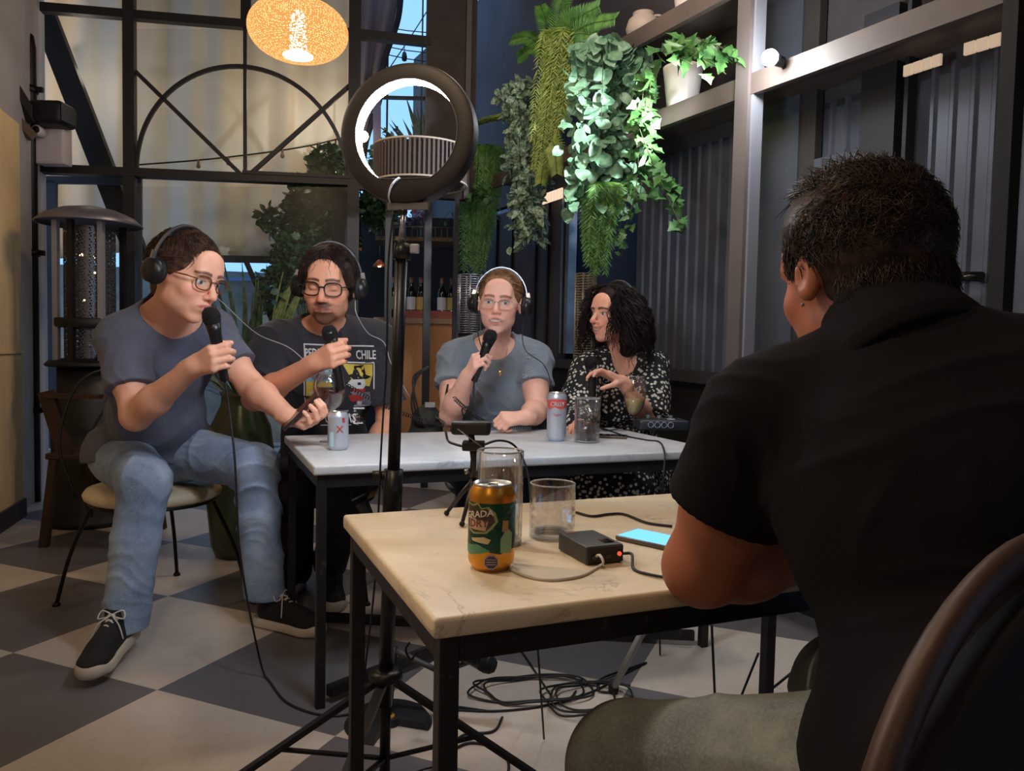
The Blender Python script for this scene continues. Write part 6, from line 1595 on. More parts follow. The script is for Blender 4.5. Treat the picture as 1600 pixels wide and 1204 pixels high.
# front table glasses
base = hit(779, 848, TH); base.z = TH+.0005; hh = at(780, 704, base.y).z-TH
hg = thing('highball_glass', 'empty tall ribbed glass behind the green and gold can', 'glass', base)
b = bmesh.new(); ribbed(b, base, .0385, hh, .0028, 60, .0009, 20, .012, .001); link('glass_wall', b, M_GLASS, hg); rim(hg, base, .0371, hh); rim(hg, base, .0345, .005, .004)
base = hit(862, 838, TH); base.z = TH+.0005; hh = at(863, 755, base.y).z-TH
tg = thing('cut_tumbler', 'empty short cut glass tumbler behind the small black box', 'glass', base)
b = bmesh.new(); seg = 48; rr_ = .0395; rows = [(0, 0), (.02, 0), (.12, 0), (.2, .0), (.28, .0016), (.36, 0), (.44, .0016), (.52, 0), (.60, .0016), (.68, 0), (1, 0)]
R_ = []
for t, am in rows: R_.append([b.verts.new(base+V((rr_-(.003 if t == 0 else 0)-am*(k % 4 in (0, 1)))*math.cos(2*PI*k/seg), (rr_-(.003 if t == 0 else 0)-am*(k % 4 in (0, 1)))*math.sin(2*PI*k/seg), hh*t)) for k in range(seg)])
for t in (1, .5, .12): R_.append([b.verts.new(base+V((rr_-.0028)*math.cos(2*PI*k/seg), (rr_-.0028)*math.sin(2*PI*k/seg), hh*t)) for k in range(seg)])
for i in range(len(R_)-1):
    for k in range(seg): b.faces.new((R_[i][k], R_[i][(k+1) % seg], R_[i+1][(k+1) % seg], R_[i+1][k]))
b.faces.new(R_[0][::-1]); b.faces.new(R_[-1]); link('glass_wall', b, M_GLASS, tg); rim(tg, base, .0382, hh); rim(tg, base, .0355, .005, .0035)
# green and gold can
base = hit(767, 886, TH); base.z = TH+.0005; R5 = .0345; H5 = at(767, 758, base.y).z-TH+.004
M_GOLD = mat('gold_can', C(214, 150, 52), .30, .75)
gc = can('beer_can', 'green and gold drink can in the foreground', base, R5, H5, M_GOLD)
M_GRN = mat('deep_green_print', C(16, 70, 54), .35, .3); M_TEAL = mat('teal_print', C(92, 150, 116), .4, .3); M_MINT = mat('mint_print', C(138, 176, 140), .4, .2); M_CREAM = mat('cream_print', C(206, 186, 150), .5)
h_ = lambda f: H5*f
wave = [(-.052, h_(.30)), (-.040, h_(.26)), (-.020, h_(.30)), (.0, h_(.24)), (.014, h_(.22)), (.030, h_(.27)), (.052, h_(.25))]
lab_shape(gc, base, R5, wave+[(.052, h_(.80)), (-.052, h_(.80))], M_GRN, off=.0006)
lab_shape(gc, base, R5, [(-.052, h_(.22)), (-.035, h_(.19)), (-.012, h_(.23)), (.0, h_(.26)), (-.02, h_(.33)), (-.04, h_(.30)), (-.052, h_(.36))], M_TEAL, off=.0009)
lab_shape(gc, base, R5, [(.014, h_(.24)), (.034, h_(.22)), (.036, h_(.45)), (.024, h_(.52)), (.014, h_(.40))], M_MINT, off=.0009)
lab_shape(gc, base, R5, [(.016, h_(.48)), (.026, h_(.48)), (.027, h_(.60)), (.017, h_(.61))], mat('skin_print', C(170, 130, 80), .5), off=.0010)
lab_shape(gc, base, R5, [(-.03, h_(.36)), (-.004, h_(.34)), (.0, h_(.39)), (-.01, h_(.42)), (-.032, h_(.39))], M_CREAM, off=.0011)
shd = [(-.045, h_(.50)), (-.028, h_(.44)), (-.006, h_(.46)), (.002, h_(.52)), (.010, h_(.60)), (.006, h_(.70)), (-.004, h_(.77)), (-.014, h_(.75)), (-.020, h_(.81)), (-.030, h_(.78)), (-.045, h_(.80))]
lab_shape(gc, base, R5, shd, mat('shield_edge', C(150, 160, 110), .4, .3), off=.0010)
ctr = (-.022, h_(.62)); lab_shape(gc, base, R5, [(ctr[0]+(x-ctr[0])*.86, ctr[1]+(y-ctr[1])*.86) for x, y in shd], mat('shield_fill', C(70, 52, 38), .5), off=.0013)
lab_shape(gc, base, R5, [(-.036, h_(.50)), (-.008, h_(.49)), (-.004, h_(.60)), (-.036, h_(.63))], mat('shield_pink', C(196, 160, 136), .5), off=.0016)
lab_text(gc, base, R5, 'GRADA', -.020, h_(.64), .0135, mat('white_letter', C(214, 206, 190), .5), off=.0019, bold=.0003, slant=.18); lab_text(gc, base, R5, 'DRY', -.019, h_(.53), .016, mat('brown_letter', C(110, 60, 40), .5), off=.0019, bold=.0003, slant=.1)
lab_shape(gc, base, R5, [(.001+.0115*math.cos(a), h_(.135)+.0115*math.sin(a)) for a in np.linspace(0, 2*PI, 9)[:-1]+.39], mat('seal_rim', C(176, 160, 170), .5), off=.0010)
lab_shape(gc, base, R5, [(.001+.0095*math.cos(a), h_(.135)+.0095*math.sin(a)) for a in np.linspace(0, 2*PI, 9)[:-1]+.39], mat('seal_dark', C(70, 54, 66), .5), off=.0013)
for dz in (.003, -.0005, -.004): lab_shape(gc, base, R5, [(-.006, h_(.135)+dz), (.008, h_(.135)+dz), (.008, h_(.135)+dz+.0012), (-.006, h_(.135)+dz+.0012)], mat('seal_rim', None), off=.0016)

# ================================================================== WEBCAM ON MINI TRIPOD
wb = thing('webcam', 'black webcam on a mini tripod standing on the foreground table', 'webcam', hit(722, 800, TH))
wz = 1.44; c = at(736, 668, wz); M_WC = mat('webcam_black', C(26, 25, 28), .45)
b = bmesh.new(); box(b, c, (.074, .030, .026), None, .006); link('camera_head', b, M_WC, wb, smooth='auto')
b = bmesh.new(); box(b, c+V(0, -.0135, -.001), (.060, .004, .018), None, .001); link('rear_panel', b, mat('webcam_rear', C(36, 35, 38), .6), wb)
b = bmesh.new(); tube(b, [c-V(0, 0, .012), at(738, 690, wz)], .006, 8); link('neck', b, M_WC, wb)
b = bmesh.new(); box(b, at(740, 696, wz), (.042, .03, .018), None, .003); link('clip_base', b, M_WC, wb, smooth='auto')
b = bmesh.new(); tube(b, [at(715, 670, wz-.018), at(752, 697, wz-.018)], .0012, 5); link('clip_arm', b, M_STEEL, wb)
k0 = at(741, 745, wz); b = bmesh.new(); tube(b, [at(740, 702, wz), at(741, 716, wz), k0], [.008, .007, .009], 10); link('ball_joint', b, M_WC, wb)
b = bmesh.new(); tube(b, [k0+V(-.010, -.004, .012), k0+V(-.018, -.006, .010)], .005, 8); link('screw_knob', b, M_STEEL, wb)
for (px, py) in ((698, 801), (722, 818), (756, 790)):
    e = hit(px, py, TH+.006); b = bmesh.new(); tube(b, [k0+V(0, 0, -.004), k0.lerp(e, .45), e], [.005, .0045, .0035], 8); lg = link('leg', b, M_WC, wb)
    b = bmesh.new(); bmesh.ops.create_icosphere(b, subdivisions=2, radius=.0055, matrix=Matrix.Translation(e)); link('foot', b, M_FOAM, lg)
cable('webcam_cable', 'black cable looping from the webcam over the white table to the floor', [at(752, 696, 1.45), at(778, 688, 1.6), at(800, 693, 1.7), at(815, 712, 1.7), at(826, 745, 1.68), at(829, 790, 1.66), at(833, 900, 1.70), V(.10, 1.9, .006)], .0026)
cable('webcam_cable', 'thin cable hanging left of the webcam behind its clip', [at(728, 698, 1.46), at(712, 694, 1.5), at(700, 688, 1.55), at(696, 670, 1.6), at(694, 660, 1.9), at(680, 650, 2.7)], .0026)

# ================================================================== CAPTURE BOX, PHONES, MIXER
c = hit(926, 868, TH); ax1 = (hit(972, 858, TH)-hit(925, 883, TH)); 
q0 = hit(916, 884, TH); q1 = hit(974, 878, TH); q2 = hit(881, 858, TH)
ex = (q1-q0); wx_ = ex.length; ex.normalize(); ey = (q2-q0); dy = ey.length; ey.normalize(); ey = (ey-ex*ey.dot(ex)).normalized()
hb_ = at(916, 858, q0.y).z-TH; hb_ = .028
cc = q0+ex*wx_/2+ey*dy/2; cc.z = TH+hb_/2+.001
bx = thing('capture_box', 'small dark grey electronics box beside the cut glass tumbler', 'electronic box', (cc.x, cc.y, TH+.001))
b = bmesh.new(); box(b, cc, (wx_, dy, hb_), (ex, ey, Z), .003); link('case', b, mat('charcoal_metal', C(62, 60, 60), .5, .3), bx, smooth='auto')
b = bmesh.new(); box(b, cc+Z*(hb_/2+.0005)+ex*(wx_*.22)-ey*(dy*.26), (wx_*.26, dy*.22, .001), (ex, ey, Z)); link('display', b, mat('black_screen', None), bx)
b = bmesh.new(); box(b, cc+Z*(hb_/2+.0005)-ex*(wx_*.26)+ey*(dy*.36), (wx_*.28, dy*.04, .001), (ex, ey, Z)); link('printed_mark', b, mat('red_mark', C(150, 70, 54), .6), bx)
b = bmesh.new(); box(b, cc-ey*(dy/2+.0008), (wx_*.94, .0016, hb_*.86), (ex, ey, Z)); link('port_panel', b, mat('port_black', C(24, 22, 24), .4), bx)
for k, dx in enumerate((-.30, -.12, .06)):
    b = bmesh.new(); box(b, cc-ey*(dy/2+.002)+ex*(wx_*dx)-Z*.003, (.010, .003, .006), (ex, ey, Z)); link('port', b, mat('port_grey', C(70, 68, 70), .4, .5), bx)
b = bmesh.new(); tube(b, [cc-ey*(dy/2+.0005)+ex*(wx_*.36), cc-ey*(dy/2+.004)+ex*(wx_*.36)], .0035, 10); link('red_button', b, mat('red_button', C(196, 70, 40), .4, emit=(1, .15, .05, 1), estr=.4), bx)
pt = cc-ey*(dy/2+.004)-ex*(wx_*.28)
cable('white_cable', 'white cable plugged into the small dark box and curving on the cream table', [pt, pt-ey*.012+Z*.004, pt-ey*.022-Z*.004, hit(935, 885, TH+.0025), hit(905, 900, TH+.0025), hit(850, 905, TH+.0025), hit(800, 890, TH+.0025), hit(770, 860, TH+.0025)], .0022, m=mat('white_cable', C(200, 192, 182), .5))
pt = cc-ey*(dy/2+.003)+ex*(wx_*.45)
cable('black_lead', 'black lead from the small dark box towards the seated man in black', [pt, pt+ex*.01-ey*.01, hit(990, 888, TH+.003), hit(1015, 897, TH+.003), hit(1060, 905, TH+.003)], .0024)
cable('black_lead', 'black lead lying along the far side of the cream table behind the tumbler', [hit(900, 800, TH+.003), hit(925, 806, TH+.003), hit(950, 803, TH+.003), hit(975, 803, TH+.003), hit(1010, 816, TH+.003), hit(1050, 822, TH+.003)], .0026)
def phone(name, label, base, d, w_, l_, scr):
    d = Vector(d).normalized(); s = d.cross(Z).normalized(); t = thing(name, label, 'phone', base)
    b = bmesh.new(); box(b, Vector(base)+Z*.0045, (w_, l_, .008), (s, d, Z), .0025); link('case', b, mat('phone_case', C(96, 84, 78), .35, .4), t, smooth='auto')
    b = bmesh.new(); box(b, Vector(base)+Z*.0088, (w_*.92, l_*.95, .0008), (s, d, Z)); link('screen', b, scr, t); return t
phone('smartphone', 'phone with lit blue screen beside the forearm of the man in black', hit(1035, 850, TH)+Z*.0003, (.75, -.66, 0), .07, .145, mat('blue_screen', C(60, 140, 200), .1, emit=(.15, .45, .9, 1), estr=.9))
phone('smartphone', 'dark phone lying behind the glass of cola', hit(950, 683, TH)+Z*.0003, (.9, -.2, 0), .07, .14, mat('black_screen', None))
# mixer
mq = hit(1036, 676, TH); mx_ = thing('audio_mixer', 'black audio mixer with four silver knobs at the end of the white table', 'mixer', mq+Z*.0005)
mc = mq+Z*.030+V(.0, .05, 0)
b = bmesh.new(); box(b, mc, (.20, .13, .042), (V(1, .06, 0).normalized(), V(-.06, 1, 0).normalized(), Z), .010); link('case', b, mat('mixer_case', C(38, 42, 52), .4), mx_, smooth='auto')
for i in range(4):
    p = mc+V(-.052+i*.026, -.0655, .002); b = bmesh.new(); lathe(b, p, [(.0125, -.002), (.0125, .004), (.0095, .005), (.0095, -.001)], 18, (0, -1, .15)); link('knob_ring', b, mat('silver_ring', C(150, 160, 180), .3, .6), mx_)
for i in range(3):
    p = mc+V(-.05+i*.045, .01, .022); b = bmesh.new(); lathe(b, p, [(.010, 0), (.009, .012), (0, .012)], 14); link('knob', b, mat('knob_grey', C(80, 84, 94), .4), mx_)
b = bmesh.new(); box(b, mc+V(.035, -.02, .0222), (.03, .02, .002)); link('badge', b, mat('badge_white', C(190, 190, 196), .5), mx_)
cable('mixer_cable', 'black cable from the cola glass across the white table and over its edge', [hit(940, 668, TH+.003), hit(975, 680, TH+.003), hit(1010, 687, TH+.003), hit(1030, 690, TH+.003), hit(1037, 704, TH+.004)+V(0, -.01, 0), at(1038, 730, 2.36), at(1034, 790, 2.36), at(1030, 900, 2.40), V(.5, 2.45, .006)], .003)
def coil(name, label, a, b_, turns, r, wr, sag=0.0):
    a = Vector(a); b_ = Vector(b_); n = turns*8; pts = []; x, y, z = frame_from(b_-a)
    for i in range(n+1):
        t = i/n; c_ = a.lerp(b_, t)-Z*sag*4*t*(1-t); th = 2*PI*turns*t; pts.append(c_+x*math.cos(th)*r+y*math.sin(th)*r)
    bb = bmesh.new(); tube(bb, pts, wr, 4); o = link(name, bb, mat('black_cable', None)); tag(o, label, 'cable'); return o
coil('coiled_cable', 'coiled headphone cable sagging from the printed t-shirt man towards the middle', at(540, 600, 2.62), at(694, 664, 2.88), 40, .007, .0018, .02)
coil('coiled_cable', 'coiled headphone cable hanging before the woman in the grey blouse', at(710, 622, 2.85), hit(768, 664, TH+.01), 26, .007, .0018, .01)
coil('coiled_cable', 'coiled headphone cable lying on the white table before the grey blouse', hit(770, 668, TH+.010), hit(905, 666, TH+.010), 40, .006, .0016)

# ================================================================== MIC CABLES AND HEADPHONE LEADS
def hang(p, *mid): return [p]+list(mid)
cable('microphone_cable', 'black cable hanging from the left microphone down to the floor', [tail1, at(358, 640, 2.22), at(367, 720, 2.20), at(372, 830, 2.20), at(380, 900, 2.2), at(395, 980, 2.2), hit(415, 1058, .004), hit(450, 1098, .004), hit(520, 1118, .004), hit(600, 1102, .004), hit(680, 1100, .004), hit(760, 1110, .004)], .0033)
cable('headphone_lead', 'thin lead from the left headphones passing in front of the printed t-shirt', [hc_+V(.02, .1, -.03), at(345, 470, 2.7), at(400, 520, 2.66), at(455, 545, 2.62), at(500, 590, 2.62)], .0016, m=mat('pale_lead', None))
cable('headphone_lead', 'lead hanging from the right ear cup of the printed t-shirt man', [hc2+V(.10, -.02, -.05), at(557, 490, 2.75), at(575, 520, 2.80), at(600, 535, 2.84), at(612, 570, 2.84), at(640, 620, 2.9)], .0016, m=mat('pale_lead', None))
cable('headphone_lead', 'lead curving over the shoulder of the woman in the grey blouse', [hc3+V(.10, -.02, -.05), at(816, 520, 3.05), at(822, 548, 3.02), at(850, 570, 3.02), at(862, 605, 3.04), at(866, 650, 3.10)], .0020)
cable('headphone_lead', 'lead dropping past the left cheek of the woman in the grey blouse', [hc3+V(-.09, -.02, -.02), at(746, 510, 3.0), at(750, 535, 2.99), at(760, 560, 2.86)], .0018)
cable('microphone_cable', 'black cable trailing from the microphone of the woman in grey', [tail3, at(738, 630, 2.86), at(722, 640, 2.84), hit(735, 668, TH+.004), hit(765, 676, TH+.004)], .003)
cable('microphone_cable', 'black cable from the microphone of the curly haired woman to the table', [tail4, at(929, 650, 3.02), hit(945, 672, TH+.004), hit(985, 666, TH+.004), hit(1010, 672, TH+.004)], .003)
# cable loops hung left of the woman in grey
b = bmesh.new()
for k in range(3):
    tube(b, spline([at(672-k*2, 572, 3.0), at(652-k*3, 590, 3.0), at(643+k*4, 630, 3.0), at(655+k*4, 662, 3.02), at(690, 648-k*5, 3.02), at(700, 600, 3.0)], 8), .004, 6)
o = link('hanging_cables', b, mat('black_cable', None)); tag(o, 'bundle of black cable loops hanging at the left of the woman in grey', 'cable')
# floor cable tangle
random.seed(21)
def floor_loop(name, label, cx, cy, rx, ry, turns, zz=.005):
    pts = []
    for i in range(turns*9):
        a = 2*PI*i/9; q = hit(cx+rx*math.cos(a)*random.uniform(.75, 1.15)+random.uniform(-6, 6)+i*1.2, cy+ry*math.sin(a)*random.uniform(.75, 1.15), 0); pts.append(V(q.x, q.y, zz+.006*(i % 3)))
    cable(name, label, pts, .0032)
floor_loop('floor_cable', 'tangled black cable loops on the floor right of the front table leg', 820, 1082, 95, 22, 3)
floor_loop('floor_cable', 'black cable loops heaped on the floor beside the knee', 905, 1095, 60, 28, 3, .008)
cable('floor_cable', 'large single loop of black cable on the pale tile', [hit(700, 1175, .004), hit(735, 1160, .004), hit(780, 1170, .004), hit(795, 1200, .004), hit(770, 1235, .004), hit(715, 1225, .004), hit(698, 1195, .004), hit(720, 1150, .006), hit(770, 1142, .004), hit(785, 1120, .004)], .0034)
cable('floor_cable', 'thin black cable running along the floor behind the cable loops', [hit(700, 1108, .004), hit(780, 1110, .004), hit(860, 1100, .004), hit(930, 1078, .004), hit(980, 1050, .004), hit(1010, 1035, .004)], .003)
cable('floor_cable', 'black cable rising from the floor right of the white rod', [hit(960, 1082, .004), hit(935, 1078, .006), hit(940, 1060, .01), hit(980, 1045, .006), hit(1010, 1035, .004)], .0034)
for k, (pa, pb) in enumerate((((1112, 975), (1118, 1110)), ((1185, 1020), (1145, 1120)), ((1250, 1040), (1170, 1105)), ((810, 1010), (860, 1085)))):
    cable('hanging_cable', ['black cable dropping from the front table near the elbow', 'straight black cable slanting to the floor past the jeans', 'black cable slanting right towards the seated man in black', 'black cable hanging under the middle of the front table'][k], [at(pa[0], pa[1], 1.9), at((pa[0]+pb[0])/2, (pa[1]+pb[1])/2, 1.93), hit(*pb, .004)], .0034)
cable('hanging_cable', 'short curled cable with a white plug hanging under the front table', [at(640, 1003, 1.8), at(634, 1015, 1.8), at(642, 1030, 1.8), at(652, 1018, 1.8), at(665, 1012, 1.8), at(690, 1000, 1.8)], .003)
# mic lying / hanging under the table
t1, _e = microphone('black microphone lying low under the front table', at(762, 1037, 1.95), (-1, .1, .30), s=.95, L=.14)
t2, _e = microphone('grey microphone propped behind the white table beside the stand', at(560, 775, 2.45), (.45, -.1, -.85), grey=True, s=1.0, L=.15)
# mic stand (round base, rods)
bs_ = hit(607, 1130, 0); ms = thing('microphone_stand', 'black microphone stand with notched round base on the floor behind the tripod', 'stand', bs_)
b = bmesh.new(); pts = []
for i in range(40):
    a = 2*PI*i/40
    if -1.35 < (a-2*PI if a > PI else a)+.35 < -.35+.25: pts.append(V(bs_.x+.03*math.cos(a), bs_.y+.03*math.sin(a), 0))
    else: pts.append(V(bs_.x+.115*math.cos(a), bs_.y+.115*math.sin(a), 0))
vs = [b.verts.new(p+Z*.002) for p in pts]; v2 = [b.verts.new(p*1+Z*.02-(p-V(bs_.x, bs_.y, 0))*.12) for p in pts]; b.faces.new(vs[::-1]); b.faces.new(v2)
for i in range(40): b.faces.new((vs[i], vs[(i+1) % 40], v2[(i+1) % 40], v2[i]))
link('base', b, mat('base_iron', C(34, 36, 42), .5, .2), ms)
b = bmesh.new(); lathe(b, bs_+Z*.02, [(.016, 0), (.016, .004), (.006, .006), (0, .006)], 16); link('yellow_washer', b, mat('yellow_washer', C(200, 150, 40), .5), ms)
b = bmesh.new(); tube(b, [bs_+Z*.02, bs_+V(.01, .02, .20)], .009, 10); link('pole', b, M_GBLACK, ms)
b = bmesh.new(); tube(b, [bs_+V(.01, .02, .19), at(690, 1050, 1.98), at(740, 1030, 1.96)], .008, 10); link('boom', b, mat('grey_rod', C(84, 84, 90), .4, .4), ms)
# white rod
rd = thing('white_rod', 'slanted pale metal rod standing under the front table near the knee', 'rod', hit(960, 1080, 0))
b = bmesh.new(); a1 = hit(958, 1082, 0); a2 = at(1006, 985, 2.0); tube(b, [a1+Z*.012, a2+(a2-a1)*.5], .010, 10); link('rod', b, mat('pale_rod', C(168, 170, 174), .4, .3), rd)
b = bmesh.new(); tube(b, [a1+Z*.002, a1+Z*.03+(a2-a1)*.03], .015, 10); link('rubber_tip', b, M_FOAM, rd)

# ================================================================== CHAIRS
M_SEAT = mat('cream_vinyl', C(222, 204, 172), .5, var=.08, vscale=6); M_ROD = mat('black_rod', C(22, 20, 24), .45, .4)
def wire_chair(label, c, fwd, z=.44, r=.225, seatm=M_SEAT, legs=True, back=True, group='round seated wire chairs'):
    c = V(c[0], c[1], 0); f = Vector(fwd).normalized(); rr = V(f.y, -f.x, 0); t = thing('bistro_chair', label, 'chair', c, group)
    b = bmesh.new(); lathe(b, c+Z*(z-.055), [(0, 0), (r*.93, 0), (r, .012), (r*1.02, .028), (r*.97, .045), (r*.80, .055), (0, .058)], 36); link('seat', b, seatm, t)
    b = bmesh.new(); tube(b, [c+Z*(z-.06)+V(math.cos(a), math.sin(a), 0)*r*.92 for a in np.linspace(0, 2*PI, 28, endpoint=False)], .007, 6, closed=True); link('seat_ring', b, M_ROD, t)
    for sx in (-1, 1):
        for sy in (-1, 1):
            p0 = c+(rr*sx*.62+f*sy*.62)*r+Z*(z-.06); p1 = c+(rr*sx*.98+f*sy*.98)*r*1.05
            b = bmesh.new(); tube(b, spline([p0, p0.lerp(p1, .5)+(rr*sx+f*sy)*.012, p1+Z*.006], 5), .0075, 7); lg = link('leg', b, M_ROD, t)
            b = bmesh.new(); lathe(b, p1, [(0, 0), (.014, 0), (.014, .008), (.008, .014), (0, .014)], 10); link('foot_glide', b, M_FOAM, lg)
    if back:
        b = bmesh.new(); tube(b, spline([c-f*r*.75+rr*r*.85+Z*(z-.05), c-f*r*1.05+rr*r*.95+Z*(z+.15), c-f*r*1.2+rr*r*.6+Z*(z+.36), c-f*r*1.25+Z*(z+.42), c-f*r*1.2-rr*r*.6+Z*(z+.36), c-f*r*1.05-rr*r*.95+Z*(z+.15), c-f*r*.75-rr*r*.85+Z*(z-.05)], 6), .006, 6); link('back_hoop', b, M_ROD, t)
        b = bmesh.new(); tube(b, spline([c-f*r*.85+rr*r*.5+Z*(z-.05), c-f*r*1.12+rr*r*.45+Z*(z+.15), c-f*r*1.2+Z*(z+.28), c-f*r*1.12-rr*r*.45+Z*(z+.15), c-f*r*.85-rr*r*.5+Z*(z-.05)], 6), .005, 6); link('inner_hoop', b, M_ROD, t)
    return t
cch = (J['pelvis']+V(.08, -.02, 0)); A_ = hit(97, 978); B_ = hit(360, 945); C_ = hit(247, 925)
ctr_ = (B_+A_)/2+ (C_-(A_+B_)/2)*.55
wire_chair('cream seated black wire chair under the man in faded jeans', (ctr_.x, ctr_.y), (.80, -.55, 0), .455, .235)
wire_chair('tan seated black wire chair under the man in the printed t-shirt', (J2['pelvis'].x, J2['pelvis'].y), (0, -1, 0), .43, .21, mat('tan_vinyl', C(196, 150, 98), .6))
wire_chair('white seated wire chair under the woman in the grey blouse', (J3['pelvis'].x, J3['pelvis'].y), (0, -1, 0), .43, .21, mat('white_vinyl', C(200, 196, 190), .6), back=False)
# foreground chair
fch = thing('armless_chair', 'dark round backed chair of the man in the foreground, cropped by the corner', 'chair', (J5['pelvis'].x, J5['pelvis'].y, 0))
f5 = V(-.55, .83, 0).normalized(); r5 = V(f5.y, -f5.x, 0); c5 = V(J5['pelvis'].x, J5['pelvis'].y, 0)
b = bmesh.new(); lathe(b, c5+Z*.39, [(0, 0), (.20, 0), (.215, .02), (.205, .05), (0, .055)], 32); link('seat', b, mat('dark_leather', C(26, 20, 22), .7, spec=.2), fch)
cb = at(1710, 1262, .50)+V(-.045, 0, -.012)
M_CHB = mat('dark_bronze_frame', C(60, 40, 32), .5, .3)
b = bmesh.new(); pts = [cb+r5*(.20*math.cos(a))+Z*(.19*math.sin(a)) for a in np.linspace(-.15, PI+.15, 30)]; pts = [pts[0]-Z*.25]+pts+[pts[-1]-Z*.25]
tube(b, pts, .010, 10); link('back_frame', b, M_CHB, fch)
b = bmesh.new()
grid_surf(b, lambda u, v: cb+r5*(.185*(2*u-1))+Z*(-.20+v*(.20+.175*math.sqrt(max(0, 1-(2*u-1)**2))))+f5*(-.02*(1-(2*u-1)**2)), 20, 12)
o = link('back_panel', b, mat('dark_leather', None), fch); md = o.modifiers.new('s', 'SOLIDIFY'); md.thickness = .02; md.offset = 0
for sx in (-1, 1):
    for sy in (-1, 1):
        b = bmesh.new(); tube(b, [c5+(r5*sx*.14+f5*sy*.14)+Z*.39, c5+(r5*sx*.19+f5*sy*.19)+Z*.002], .011, 8); link('leg', b, M_CHB, fch)

# wooden chair behind the left man
wc = thing('wooden_chair', 'dark brown wooden chair half hidden behind the man in faded jeans', 'chair', V(hit(105, 800).x, hit(105, 800).y, 0))
M_WD = mat('red_brown_wood', C(58, 36, 28), .55, var=.3, vscale=10); o0 = at(150, 640, 3.75); g0 = V(o0.x, o0.y, 0)
b = bmesh.new(); box(b, g0+V(.02, .05, .43), (.38, .38, .03), None, .008); link('seat', b, M_WD, wc)
for sx in (-1, 1):
    for sy in (-1, 1):
        b = bmesh.new(); bar(b, g0+V(.02+sx*.16, .05+sy*.16, .42), g0+V(.02+sx*.19, .05+sy*.20, 0), .035, .035); link('leg', b, M_WD, wc)
b = bmesh.new(); bar(b, g0+V(-.08, -.12, .44), g0+V(-.16, -.14, .74), .07, .025); bar(b, g0+V(-.16, -.14, .72), g0+V(.10, -.14, .72), .05, .02); link('backrest', b, M_WD, wc)

# green glazed jar with palm
jq = at(376, 660, 3.55); jr = thing('glazed_jar', 'large dark green glazed jar behind the outstretched forearm', 'jar', (jq.x, jq.y, 0))
b = bmesh.new(); lathe(b, (jq.x, jq.y, 0), [(0, 0), (.11, 0), (.13, .05), (.15, .25), (.155, .45), (.135, .60), (.09, .70), (.085, .74), (.095, .76), (.08, .76), (.075, .70), (0, .66)], 36); link('jar_body', b, mat('green_glaze', C(58, 70, 46), .25, var=.25, vscale=5), jr)
pm = thing('potted_palm', 'long leaved plant growing from the green jar between the two men', 'plant', (jq.x, jq.y, .66))
b = bmesh.new(); random.seed(5)
for i in range(46):
    a = random.uniform(0, 2*PI); el = random.uniform(.5, 1.35); d = V(math.cos(a)*math.cos(el), math.sin(a)*math.cos(el)*.5, math.sin(el))
    leaf(b, (jq.x, jq.y, .70), d, V(0, 0, 1) if el < 1.2 else V(0, 1, 0), random.uniform(.45, .72), .030, 'blade', droop=.35)
link('leaves', b, leaf_mat('palm_leaf', C(56, 74, 62), C(104, 118, 92)), pm)
b = bmesh.new()
for i in range(5): tube(b, [(jq.x+.01*i-.02, jq.y, .67), (jq.x+.02*i-.04, jq.y, .80)], .006, 5)
link('stems', b, G_STEM, pm)
# bag on the bench
bg_ = thing('canvas_bag', 'dark green black bag behind the white table left of the woman in grey', 'bag', at(667, 690, 3.1))
F = Field(*bounds([at(667, 655, 3.1)], .2), .006); q = at(667, 660, 3.1); F.ell(q, (V(1, 0, 0), V(0, 1, 0), Z), (.065, .05, .075), .01); F.ell(q+V(-.01, 0, -.08), (V(1, 0, 0), V(0, 1, 0), Z), (.08, .06, .07), .03); F.disp(wrinkle(.006, 40, (1, .3, .4), 2)); F.mesh('bag_body', mat('olive_black', C(38, 40, 32), .8), bg_)
b = bmesh.new(); box(b, q+V(.015, -.03, .075), (.04, .01, .02)); link('pale_tag', b, mat('pale_tag', C(150, 150, 146), .7), bg_)
# bench along the right wall
bn = thing('wall_bench', 'dark bench along the right wall behind the two women', 'bench', wp(1080, 600, .10)*1)
b = bmesh.new(); wseg(b, 905, 1240, .25, .32, off=-.12, th=.42, ext1=.3); link('bench_seat', b, mat('bench_black', C(26, 22, 24), .6), bn)
b = bmesh.new(); wseg(b, 905, 1240, 0, .25, off=.02, th=.26, ext1=.3); link('bench_base', b, mat('bench_base', C(20, 18, 20), .7), bn)
# dark grab bar beside the foreground head
gb = thing('door_handle', 'black tubular handle on the corrugated panel right of the seated man', 'handle', wp(1505, 432, WOFF-.05))
b = bmesh.new(); tube(b, [wp(1470, 431, WOFF-.055), wp(1535, 432, WOFF-.055)], .017, 12); link('grip', b, mat('gloss_black', C(16, 15, 16), .2), gb)
for px in (1478, 1528):
    b = bmesh.new(); tube(b, [wp(px, 432, WOFF-.055), wp(px, 432, WOFF)], .008, 8); link('mount', b, M_STEEL, gb)
